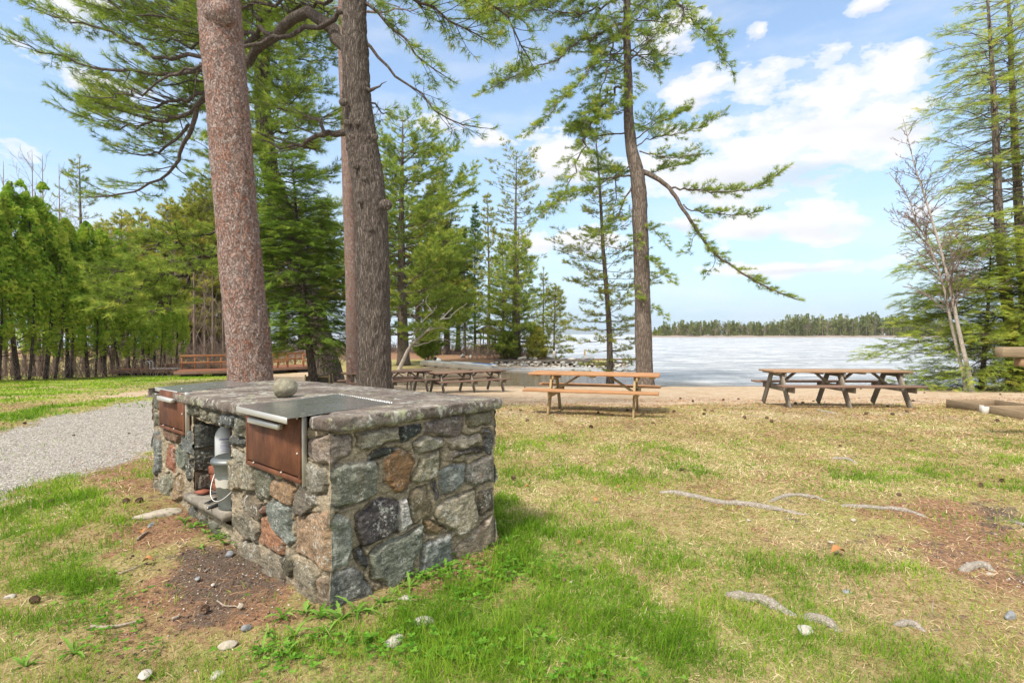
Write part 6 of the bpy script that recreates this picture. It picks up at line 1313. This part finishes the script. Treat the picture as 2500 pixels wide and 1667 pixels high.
# ================================================================ GRASS AND LITTER
def inside_grill(x, y, m=.0):
    q = np.stack([x, y], -1)-C0; a = q@eF; b = -(q@nF); return (a > -m) & (a < LF+m) & (b > -m) & (b < LR+m)
def scatter(n, D0, D1, pw, seed, wide=1.02):
    rg = np.random.default_rng(seed); u = rg.random(n)
    k = 2-pw; D = (D0**k+(D1**k-D0**k)*u)**(1/k); x = rg.uniform(-1, 1, n)*(D*wide+.25); return x, D, rg
def blades(name, x, y, L, W, lean, mat, rg, tint, label, curl=.35, lift=.0, cat='grass', seg=2):
    n = len(x); z = H(x, y)+lift; a = rg.uniform(0, 6.283, n); d = np.stack([np.cos(a), np.sin(a)], 1); el = np.clip(lean, .03, 1.57)
    sx = np.stack([-d[:, 1], d[:, 0], np.zeros(n)], 1)*(W/2)[:, None]; tw = rg.normal(size=(n, 1))*.4; sx[:, 2] += (tw[:, 0]*W/2)
    b = np.stack([x, y, z-.004], 1); c1, s1 = np.cos(el), np.sin(el); m_ = b+np.stack([d[:, 0]*c1, d[:, 1]*c1, s1], 1)*(L*.55)[:, None]
    el2 = el-curl*rg.uniform(.2, 1.6, n)*np.sign(.9-rg.random(n)); c2, s2 = np.cos(el2), np.sin(el2); t_ = m_+np.stack([d[:, 0]*c2, d[:, 1]*c2, s2], 1)*(L*.5)[:, None]; t_[:, 2] = np.maximum(t_[:, 2], z+.002); m_[:, 2] = np.maximum(m_[:, 2], z+.004)
    V = np.stack([b-sx, b+sx, m_+sx*.8, m_-sx*.8, t_], 1); i = np.arange(n)[:, None]*5
    return mesh_np(name, V.reshape(-1, 3), [i+np.array([[0, 1, 2, 3]]), i+np.array([[3, 2, 4]])], mat, attrs=dict(tint=np.repeat(np.clip(tint, 0, 1), 5)))
def blademat(name, stops, tr=.35):
    m, t = newmat(name); c = t.ramp(t.attr('tint'), stops); d = t.n('ShaderNodeBsdfDiffuse'); t.link(c, d.inputs[0]); q = t.n('ShaderNodeBsdfTranslucent'); t.link(c, q.inputs[0]); x_ = t.n('ShaderNodeMixShader', i0=tr); t.link(d.outputs[0], x_.inputs[1]); t.link(q.outputs[0], x_.inputs[2]); o = t.n('ShaderNodeOutputMaterial'); t.link(x_.outputs[0], o.inputs[0]); return m
M_GRASS = blademat('green_grass', [(0, (.06, .14, .012)), (.45, (.15, .29, .022)), (.8, (.28, .42, .04)), (1, (.46, .52, .12))], .45)
M_STRAW = blademat('dry_grass', [(0, (.17, .10, .05)), (.4, (.37, .25, .125)), (.75, (.54, .42, .24)), (1, (.70, .59, .38))], .2)
M_LIT = blademat('needle_litter', [(0, (.14, .07, .04)), (.5, (.36, .19, .10)), (1, (.56, .38, .24))], .15)
def masks(x, y): return green_at(x, y), mask(DUFF_AND_SHADE, x, y), mask(DIRT, x, y), mask([(p, 1., .5) for p in SAND], x, y), mask([(p, 1., .3) for p in GRAVEL], x, y)
# green blades
x, y, rg = scatter(680000, 1.75, 14, 1.05, 1); g, du, di, sa, gv = masks(x, y)
clump = sstep(.40, .60, fbm(np.stack([x, y], -1)*5.5, 3)); far_thin = sstep(11, 4.5, y)
pgreen = (.13+.30*clump+g*(.42+.58*clump))*(1-.93*du)*(1-di)*(1-sa)*(1-.97*gv)*(.22+.78*far_thin)
ng = inside_grill(x, y, .13); k = (rg.random(len(x)) < pgreen*np.where(ng, .35, 1)) & ~inside_grill(x, y, .01) & (y < 12.5); x, y, g, cl = x[k], y[k], g[k], clump[k]
L = (.025+.034*g+.024*cl*g)*rg.uniform(.5, 1.5, len(x))*(1+.015*y); tall = (rg.random(len(x)) < .05)*(g > .5); L = L*(1+.9*tall)
ng = ng[k]; L = L*np.where(ng, .6, 1); W = np.maximum(.0025, .00105*y)*rg.uniform(.7, 1.3, len(x)); tin = .42+.26*(1-g)+.30*(fbm(np.stack([x, y], -1)*2.5+7, 3)-.5)*2+rg.normal(size=len(x))*.17
gr = blades('grass', x, y, L, W, rg.uniform(.5, 1.45, len(x)), M_GRASS, rg, tin, None); tag(gr, 'fresh green grass growing in uneven patches over the foreground', 'grass', kind='stuff'); print('green', len(x))
# straw
x, y, rg = scatter(330000, 1.75, 14, 1.0, 2); g, du, di, sa, gv = masks(x, y)
pst = (.95-.35*g)*(1-.88*du)*(1-di)*(1-.85*sa)*(1-gv)*(.12+.88*sstep(13, 7.5, y)); k = (rg.random(len(x)) < pst) & ~inside_grill(x, y, .0); x, y = x[k], y[k]
L = rg.uniform(.022, .07, len(x))*(1+.02*y); W = np.maximum(.0022, .0011*y)*rg.uniform(.7, 1.3, len(x)); tin = .5+.5*(fbm(np.stack([x, y], -1)*1.7+3, 4)-.5)*2+rg.normal(size=len(x))*.22
st_ = blades('dry_grass', x, y, L, W, np.abs(rg.normal(size=len(x)))*.28+.03, M_STRAW, rg, tin, None, curl=.25); tag(st_, 'straw-coloured dead grass matted over the lawn', 'grass', kind='stuff'); print('straw', len(x))
# pine needle litter
x, y, rg = scatter(230000, 1.75, 17, 1.0, 3); g, du, di, sa, gv = masks(x, y)
band = sstep(7, 10, y)*sstep(17, 12, y)*sstep(.42, .60, fbm(np.stack([x*.6, y*1.8], -1), 4))*(x > -3.5); k = (rg.random(len(x)) < (.05+1.0*np.maximum(du, 0)*(1-.6*di))*(1-gv*.9)*(1-.8*sa)+.75*band) & ~inside_grill(x, y, .0); x, y = x[k], y[k]
L = rg.uniform(.05, .11, len(x)); W = np.maximum(.0016, .0007*y)*rg.uniform(.8, 1.3, len(x)); tin = .5+rg.normal(size=len(x))*.28
li = blades('pine_needle_litter', x, y, L, W, np.abs(rg.normal(size=len(x)))*.12+.02, M_LIT, rg, tin, None, curl=.12); tag(li, 'rust-brown fallen pine needles scattered around the grill', 'litter', kind='stuff'); print('lit', len(x))
# grass on the far lawn (left) as short tufts
x = rng.uniform(-26, -3.5, 150000); y = rng.uniform(11, 29, 150000); g = green_at(x, y); sa = mask([(p, 1., .5) for p in SAND], x, y); k = (rng.random(len(x)) < (.12+g)*(1-sa)*(.3+1.2*sstep(.35,.6,fbm(np.stack([x, y], -1)*1.1+50, 4)))) & (H0(x, y) > -1); x, y = x[k], y[k]
tin = .66+.5*(fbm(np.stack([x, y], -1)*.8, 3)-.5)*2+rng.normal(size=len(x))*.15; fl_ = blades('lawn_grass', x, y, rng.uniform(.04, .08, len(x)), np.full(len(x), .03), rng.uniform(.3, 1.2, len(x)), M_GRASS, rng, tin, None); tag(fl_, 'short yellow-green grass of the lawn before the cedars', 'grass', kind='stuff')
# pebbles and wood chips in the dirt, gravel of the path
def bits(name, x, y, s, mat, seed, label, flat=.5, cat='gravel', lift=.25):
    rg = np.random.default_rng(seed); n = len(x); base = np.array([(1, 0, 0), (-1, 0, 0), (0, 1, 0), (0, -1, 0), (0, 0, 1), (0, 0, -1)], float); F_ = np.array([[0, 2, 4], [2, 1, 4], [1, 3, 4], [3, 0, 4], [2, 0, 5], [1, 2, 5], [3, 1, 5], [0, 3, 5]])
    V = base[None]*(1+rg.uniform(-.35, .35, (n, 6, 1))); a = rg.uniform(0, 6.28, n); c, s_ = np.cos(a), np.sin(a); sc = np.stack([s*rg.uniform(.7, 1.3, n), s*rg.uniform(.5, 1., n), s*flat*rg.uniform(.6, 1.2, n)], 1); V = V*sc[:, None]/2
    X = V[..., 0]*c[:, None]-V[..., 1]*s_[:, None]+x[:, None]; Y = V[..., 0]*s_[:, None]+V[..., 1]*c[:, None]+y[:, None]; Z = V[..., 2]+(H(x, y)+s*flat*lift)[:, None]
    o = mesh_np(name, np.stack([X, Y, Z], -1).reshape(-1, 3), [np.arange(n)[:, None, None].repeat(8, 1).reshape(-1, 1)*6+np.tile(F_, (n, 1))], mat, attrs=dict(tint=np.repeat(rg.random(n), 6))); return tag(o, label, cat, kind='stuff')
def bitmat(name, stops):
    m, t = newmat(name); finish(t, t.ramp(t.attr('tint'), stops), .9, spec=.2); return m
M_GRV = bitmat('gravel', [(0, (.20, .18, .16)), (.3, (.35, .32, .28)), (.7, (.48, .45, .40)), (1, (.64, .61, .57))]); M_PEB = bitmat('soil_crumbs', [(0, (.04, .03, .022)), (.6, (.12, .085, .065)), (.85, (.30, .25, .21)), (1, (.55, .52, .48))])
rg = np.random.default_rng(9); y = 2.0+10*rg.random(90000)**1.1; x = rg.uniform(-10, -3.6, len(y)); gv = mask([(p, 1., .3) for p in GRAVEL], x, y); k = (rg.random(len(x)) < gv-.1+.06) & (x > -y*1.02-.3); x, y = x[k], y[k]
bits('path_gravel', x, y, np.random.default_rng(1).uniform(.008, .024, len(x)), M_GRV, 5, 'pale grey gravel strewn over the path')
x, y, rg = scatter(60000, 1.8, 9, 1.1, 6); di = mask(DIRT, x, y); du = mask(DUFF_AND_SHADE, x, y); k = (rg.random(len(x)) < di*.9+du*.25) & ~inside_grill(x, y); x, y = x[k], y[k]; bits('soil_crumbs', x, y, rg.uniform(.005, .02, len(x)), M_PEB, 6, 'dark soil crumbs and small pebbles on the bare patch by the grill', .6, 'soil')
# clover
m_cl = blademat('clover_green', [(0, (.05, .14, .015)), (.6, (.12, .29, .03)), (1, (.22, .42, .06))], .4)
x, y, rg = scatter(26000, 1.8, 5.5, 1.0, 7, .9); cm = mask([(GP([(560,1667),(640,1540),(860,1500),(1000,1400),(1200,1330),(1330,1400),(1400,1500),(1500,1667)]), .9, .3), (GP([(60,1480),(350,1400),(500,1667),(0,1667)]), .25, .3), (GP([(410,1235),(520,1300),(640,1350),(520,1340),(400,1290)]), .8, .1)], x, y)*sstep(.4, .6, fbm(np.stack([x, y], -1)*4+20, 3))
k = (rg.random(len(x)) < cm) & ~inside_grill(x, y); x, y = x[k], y[k]; n = len(x); z = H(x, y)+rg.uniform(.008, .05, n); a = rg.uniform(0, 6.28, n); s = rg.uniform(.006, .013, n); V = []; 
pt = []
for l_ in range(3):
    aa = a+l_*2.094; cx = x+np.cos(aa)*s*.9; cy = y+np.sin(aa)*s*.9
    for (u, v) in ((-.9, 0), (-.2, .75), (.8, .45), (.8, -.45), (-.2, -.75)): pt.append(np.stack([cx+s*(u*np.cos(aa)-v*np.sin(aa)), cy+s*(u*np.sin(aa)+v*np.cos(aa)), z+s*u*rg.uniform(-.1, .5, n)], 1))
V = np.stack(pt, 1).reshape(-1, 3); o = mesh_np('clover', V, np.arange(len(V)).reshape(-1, 5), m_cl, attrs=dict(tint=np.repeat(rg.random(n), 15))); tag(o, 'small round clover leaves in the grass at the foot of the grill', 'clover', kind='stuff')
# ---- leafy weeds
M_WEED = blademat('weed_leaves', [(0, (.05, .13, .012)), (.6, (.12, .27, .03)), (1, (.26, .42, .09))], .4)
def weed(seed, n=9, Lm=.16):
    rg = np.random.default_rng(seed); V = []; Fq = []; tt = []
    for k_ in range(n):
        a = k_*2.4+rg.normal()*.3; L = Lm*rg.uniform(.6, 1.2); e0 = rg.uniform(.5, 1.25); w = .019*rg.uniform(.7, 1.2); p = np.zeros(3); e = e0; row = []
        for s_ in range(9):
            u = s_/8; ww = w*math.sin(math.pi*min(1, .12+.86*u))**.8*(1+.35*((s_ % 2)*2-1)*(0 < s_ < 8))*.5; d = np.array([math.cos(a)*math.cos(e), math.sin(a)*math.cos(e), math.sin(e)]); sd = np.array([-math.sin(a), math.cos(a), 0])
            row += [p+sd*ww+np.array([0, 0, ww*.5]), p.copy(), p-sd*ww+np.array([0, 0, ww*.5])]; p = p+d*L/8; e -= rg.uniform(.1, .22)
        b = len(V); V += row; tt += [rg.uniform(.2, 1)]*len(row)
        for s_ in range(8):
            for c_ in (0, 1): q_ = b+s_*3+c_; Fq.append([q_, q_+1, q_+4, q_+3])
    o = mesh_np('weed', V, np.array(Fq), M_WEED, attrs=dict(tint=np.array(tt)+.0)); return tag(o, 'leafy dandelion-like weed at the foot of the grill', 'weed', 'leafy weeds around the grill')
wp = [weed(s_, 9 if s_ else 7, .095+.013*s_) for s_ in range(4)]; rw = np.random.default_rng(17); wl = [(745,1500),(785,1515),(830,1520),(870,1505),(905,1500),(930,1480),(960,1455),(1000,1440),(690,1520),(655,1550),(720,1560),(800,1560),(850,1570),(1040,1420),(1090,1390),(1140,1370),(1190,1345),(1240,1330),(1255,1365),(470,1290),(500,1305),(530,1320),(450,1275),(560,1330),(490,1335),(590,1320),(60,1640),(180,1600),(1130,1450),(1200,1450),(700,1600),(640,1600),(980,1500),(1250,1395)]
for k_, (px, py) in enumerate(wl):
    p = G(px, py+rw.uniform(-6, 6)); 
    if inside_grill(p[0:1], p[1:2], .03)[0]: continue
    if k_ < 4: o = wp[k_]
    else: o = wp[k_ % 4].copy(); COL.objects.link(o)
    o.location = p; o.rotation_euler = (0, 0, k_*1.3); o.scale = (1,)*3 if k_ < 4 else (rw.uniform(.55, .95),)*3
# ---- pine cones
def cone(seed):
    rg = np.random.default_rng(seed); mb = MB(); V = []; Fq = []
    mb.lathe([(0, -.03), (.012, -.026), (.016, 0), (.010, .022), (0, .03)], seg=8)
    for k_ in range(70):
        u = k_/70; z = -.028+.056*u; r = .013*math.sin(math.pi*(.15+.75*u))+.004; a = k_*2.4; d = np.array([math.cos(a), math.sin(a), .35]); s = np.array([-math.sin(a), math.cos(a), 0]); c = np.array([math.cos(a)*r, math.sin(a)*r, z])
        mb.add([c-s*.003, c+s*.003, c+d*.011+s*.006, c+d*.011-s*.006, c+d*.007+np.array([0, 0, -.003])], [np.array([[0, 1, 2, 3]]), np.array([[0, 4, 1]])])
    V = np.concatenate(mb.V); V = V[:, [2, 0, 1]]; mb.V = [V]
    return mb
M_CONE, t = newmat('pine_cone_scales'); co = t.obj(); finish(t, t.mix(t.noise(co, 160, 3), (.05, .03, .02), (.22, .14, .09)), .8)
gpc = 'pine cones lying in the grass and sand'; cmsh = cone(1).build('pine_cone', M_CONE); tag(cmsh, 'small dark brown pine cone lying on the ground', 'pine cone', gpc)
cl_ = [(501,1497,.8),(86,1475,.95),(308,1229,.95),(341,1226,.85),(126,1229,.9),(1377,1424,.6),(1254,1170,.8)]
cl_ += [(1140+x*.3188, 560+y*.3188, 1.15) for x, y in ((335,1392),(462,1472),(1005,1414),(950,1525),(1230,1392),(1425,1493),(1585,1403),(1635,1300),(1730,1320),(1815,1422),(1525,1193),(400,1197),(443,1212),(1878,1403),(1820,1390),(410,1395))]
cl_ += [(1740+x*.323, 560+y*.323, 1.15) for x, y in ((80,1293),(195,1287),(573,1265),(625,1320),(680,1315),(762,1303),(1515,1303),(1322,1348),(1160,1400),(1360,1402),(1468,1383),(240,1430),(410,1432),(445,1457),(2000,1375),(2150,1455),(1240,1245),(1120,1207),(2173,1250),(2280,1222),(1600,1238))]
cl_ += [(1600+x*.3935, 1050+y*.3935, .7) for x, y in ((93,33),(163,253),(1145,103),(1590,75),(2150,322),(2020,345),(1510,412))]+[(180,1065,.8),(60,1035,.8),(315,1060,.7)]
rc = np.random.default_rng(3)
for k_, (px, py, s) in enumerate(cl_):
    o = cmsh if k_ == 0 else cmsh.copy(); 
    if k_: COL.objects.link(o)
    p = G(px, py); o.location = (p[0], p[1], p[2]+.018*s); o.rotation_euler = (rc.uniform(0, 6), rc.uniform(-.3, .3), rc.uniform(0, 6)); s2 = s*.95*rc.uniform(.85, 1.15); o.scale = (s2,)*3
# ---- surface roots
M_ROOT = barkmat('bleached_root', (.35, .31, .26), (.48, .43, .37), (.18, .15, .12), 4, .25, 0, 1.0)
Z4 = lambda pts: [(1600+x*.3935, 1050+y*.3935) for x, y in pts]
for lb, pts, r in (('longest pale root snaking through the grass at the middle right', [(20,383),(130,395),(250,425),(400,455),(560,470),(700,490),(830,505),(950,525)], .030), ('short arched root just behind the longest root', [(700,445),(800,418),(900,412),(1000,430),(1060,448)], .02), ('thin pale root right of the longest root, beside a white pebble', [(1150,480),(1300,497),(1450,500),(1560,515),(1700,555)], .022),
                   ('thick bleached root in the right foreground', [(440,1025),(560,1042),(650,1065),(750,1100),(870,1142)], .034), ('grey root continuing right of the thick foreground root', [(925,1160),(1000,1180),(1080,1215),(1140,1248)], .03), ('knobbly half-buried root near the lower right', [(1495,1203),(1580,1212),(1670,1235)], .02),
                   ('small far root lying in the straw grass', [(1085,176),(1180,180),(1260,206)], .022), ('humped grey root beside the bare brown patch', [(1895,882),(1970,858),(2050,862),(2095,885)], .028), ('thin root at the right edge above the brown patch', [(2205,568),(2300,600),(2400,620)], .018), ('root in the sand under the right picnic table', [(1000-1,-120),(1060,-108),(1130,-100)], .02)):
    P = np.array([G(*q_) for q_ in Z4(pts)]); r *= .85; P = spline(P, 40); u = np.linspace(0, 1, 40); hh_ = np.sin(u*math.pi)**.6*r*1.45-r*1.0+(vnoise(np.stack([u*5, u*0+r*100], 1))-.5)*r*.4; P[:, 2] = H(P[:, 0], P[:, 1])+hh_; c_ = P[20].copy(); V, fs = tube(P-c_, r*(.75+.5*vnoise(np.stack([u*6, u*0+r*55], 1))), 10); V += (fbm(V*22, 3)[:, None]-.5)*r*.35
    o = mesh_np('tree_root', V, fs, M_ROOT, smooth=True); o.location = c_; tag(o, lb, 'root')
# ---- stones in the grass
for k_, (px, py, sx, sy, sz, mt, lb) in enumerate([(992,1468,.10,.07,.05,M_RKW,'pale stone in the weeds right of the grill corner'), (1030,1525,.16,.11,.06,M_RKW,'broad pale stone half sunk in the grass, middle of three by the grill corner'), (961,1570,.13,.10,.06,M_RKW,'white rounded stone nearest the bottom, left of the broad pale stone'),
        (386,1257,.42,.20,.10,M_RKT,'long flat grey stone in the needles left of the niche'), (370,1284,.16,.05,.03,M_RKB,'thin blue-grey stone flake below the long flat stone'), (560,1357,.09,.06,.05,M_RKB,'blue-grey oval stone at the foot of the grill'), (26,1460,.07,.06,.04,M_RKW,'white stone near the left edge'), (558,1583,.10,.07,.05,M_RKT,'tan stone near the bottom below the bare patch'),
        (601,1540,.06,.05,.04,M_RKB,'grey pebble on the bare patch'), (588,1482,.05,.04,.03,M_RKT,'tan pebble beside a twig on the bare patch'), (521,1429,.05,.03,.02,M_RKW,'white chip on the bare soil'), (483,1417,.05,.04,.025,M_RKB,'small dark blue pebble at the top of the bare soil'), (1968,1546,.11,.09,.05,M_RKW,'white stone below the thick foreground root'), (2065,1446,.07,.05,.02,M_RKB,'flat blue-grey pebble among the straw'),
        (2465,1510,.13,.06,.045,M_RKB,'grey stone on the brown patch at the right edge'), (2084,1248,.05,.04,.025,M_RKW,'small white pebble on the thin pale root'), (1828,1271,.05,.03,.02,M_RKW,'white chip below the longest root'), (2433,1308,.04,.04,.02,M_RKW,'round white pebble on the brown patch'), (2030,1324,.05,.03,.02,M_RKW,'white fragment in the middle of the straw'), (2415,1405,.07,.05,.03,M_RKT,'tan stone under the humped root'), (2085,1273,.07,.05,.03,M_RKT,'cream stone below the thin pale root'), (530,1655,.09,.06,.03,M_RKW,'flat pale stone at the bottom edge'), (1396,1424,.04,.04,.03,M_RKT,'tan nut-sized stone in the grass right of the grill'), (354,1654,.08,.06,.03,M_RKW,'flat whitish stone at the bottom left')]):
    p = G(px, py); rock('stone', (p[0], p[1], p[2]+sz*(.12 if k_ != 3 else .0)), (sx*.85, sy*.85, sz*.85), 300+k_, mt, 3, .05, .25, 4, lb, 'stone', None, .5*k_ if k_ != 3 else R(38))
# ---- twigs, leaves
M_STK = barkmat('weathered_twig', (.36, .30, .24), (.50, .44, .36), (.2, .15, .11), 2, .2)
for lb, pts, r in (('curved bare twig on the bottom left grass', [(222,1535),(262,1538),(300,1532),(345,1520)], .009), ('thin curved twig on the bare soil', [(530,1465),(548,1476),(575,1480),(580,1481)], .005), ('short orange-brown stick on the needles', [(420,1512),(435,1505),(438,1500)], .009), ('pale short stick above the bare soil', [(500,1398),(512,1388)], .006), ('thin dark twig in the grass by the upper bare patch', [(290,1405),(330,1388),(362,1377)], .006), ('brown bark strip among the needles left of the niche', [(335,1325),(350,1315),(362,1306)], .010), ('straight thin twig at the right of the straw', [(2275,1498),(2279,1470)], .004)):
    P = spline([G(*q_) for q_ in pts], 14); P[:, 2] = H(P[:, 0], P[:, 1])+r+.004; c_ = P[7].copy(); V, fs = tube(P-c_, np.linspace(r, r*.5, 14), 7); o = mesh_np('twig', V, fs, M_STK, smooth=True); o.location = c_; tag(o, lb, 'twig')
M_LEAF, t = newmat('dead_leaf'); finish(t, (.34, .16, .06), .8)
for k_, (px, py, s, lb) in enumerate([(2046,1357,.09,'large curled orange leaf on the straw at the right'), (1456,1228,.06,'small rust-coloured leaf in the grass right of the grill'), (1414,1333,.035,'round orange gall in the green grass'), (1287,1196,.05,'little brown leaf near the corner of the grill'), (1510,1196,.035,'tiny orange leaf in the straw'), (345,1310,.06,'dark brown dead leaf left of the niche'), (360,1380,.06,'yellow-brown leaf at the edge of the bare soil')]):
    p = G(px, py); n_ = 9; V = []; 
    for i_ in range(n_):
        u = i_/(n_-1); w_ = math.sin(math.pi*u)**.8*.42; V += [((u-.5)*s, w_*s, .03*math.sin(u*3)+.25*s*w_+.006), ((u-.5)*s, 0, .02*math.sin(u*3)+.006), ((u-.5)*s, -w_*s, .03*math.sin(u*3)+.3*s*w_+.006)]
    f = [[3*i_+c_, 3*i_+3+c_, 3*i_+4+c_, 3*i_+1+c_] for i_ in range(n_-1) for c_ in (0, 1)]
    if k_ == 2: rock('leaf_gall', (p[0], p[1], p[2]+.02), (.035, .035, .035), 1, M_LEAF, 3, .1, .05, 0, lb, 'gall'); continue
    o = mesh_np('dead_leaf', V, np.array(f), M_LEAF, smooth=True); o.location = (p[0], p[1], p[2]+.012); o.rotation_euler = (0, 0, k_*1.1); tag(o, lb, 'leaf')
# ================================================================ UNDERGROWTH
def brush(name, label, poly, n, hmin, hmax, seed, mat, leafy=None, r=.012):
    rg = np.random.default_rng(seed); P = np.array(poly); x = rg.uniform(P[:, 0].min(), P[:, 0].max(), n*3); y = rg.uniform(P[:, 1].min(), P[:, 1].max(), n*3); k = sdf(poly, x, y) > 0; x, y = x[k][:n], y[k][:n]; z = H0(x, y); c = Crown(seed, 'fan', 6, .12, .05)
    A_, B_, R0, R1 = [], [], [], []
    for i_ in range(len(x)):
        p = np.array([x[i_], y[i_], z[i_]]); hgt = rg.uniform(hmin, hmax)*(.5+vnoise(np.array([[x[i_]*.4, y[i_]*.4]]))[0]); d = norm(np.array([rg.normal()*.3, rg.normal()*.3, 1.])); q_ = p
        for s_ in range(3):
            d = norm(d+rg.normal(size=3)*.28); q2 = q_+d*hgt/3; c.segs(q_, q2, r*(1-s_*.25), r*(.75-s_*.25)); 
            for _ in range(2): e = norm(d+rg.normal(size=3)*.7); c.segs(q2-d*hgt*.1, q2-d*hgt*.1+e*hgt*.25, r*.5, r*.2)
            q_ = q2
        if leafy is not None and rg.random() < .6: c.tuft(q_, d, norm(rg.normal(size=3)), rg.uniform(.6, 1.4), rg.random())
    o = empty(name, (0, 0, 0), 0, label, 'undergrowth'); o['kind'] = 'stuff'; c.build(o, leafy, mat); return o
row_poly = [(-30,17),(-22,20),(-17.5,23.5),(-15.5,28),(-14,33),(-20,40),(-30,30)]
brush('undergrowth', 'tangled grey-brown undergrowth at the foot of the cedar row', row_poly, 1500, .5, 1.5, 1, M_TWIG, None)
brush('undergrowth', 'grey-brown brush behind the stored docks', [(-24,34),(-15,34),(-12,38),(-13,48),(-34,50)], 900, .8, 2.2, 2, M_TWIG, None, .016)
brush('shore_brush', 'low brown brush along the far bank of the point', [(-34,58),(-14,56),(-4,58),(2,56),(3,60),(-3,70),(-30,78),(-60,82),(-50,62)], 2600, .6, 1.5, 3, M_TWIG, None, .022)
brush('shore_brush', 'bare bushes and saplings near the tip of the point', [(-4,44.5),(3,44),(4,48),(1,54),(-4,54)], 420, .5, 1.6, 4, M_TWIG, M_PINE_Y, .012)
# ================================================================ HAZE
hb = MB().box((0, 1390, 38), (5600, 2900, 86), None, .01).build('haze', None)
m = bpy.data.materials.new('haze_air'); m.use_nodes = True; t = NT(m.node_tree); v = t.n('ShaderNodeVolumePrincipled', Density=.00011, Color=(.97, .985, 1.0)); v.inputs['Anisotropy'].default_value = .2
o = t.n('ShaderNodeOutputMaterial'); t.link(v.outputs[0], o.inputs['Volume']); hb.data.materials.append(m); hb['kind'] = 'stuff'; hb['label'] = 'thin summer haze over the lake'
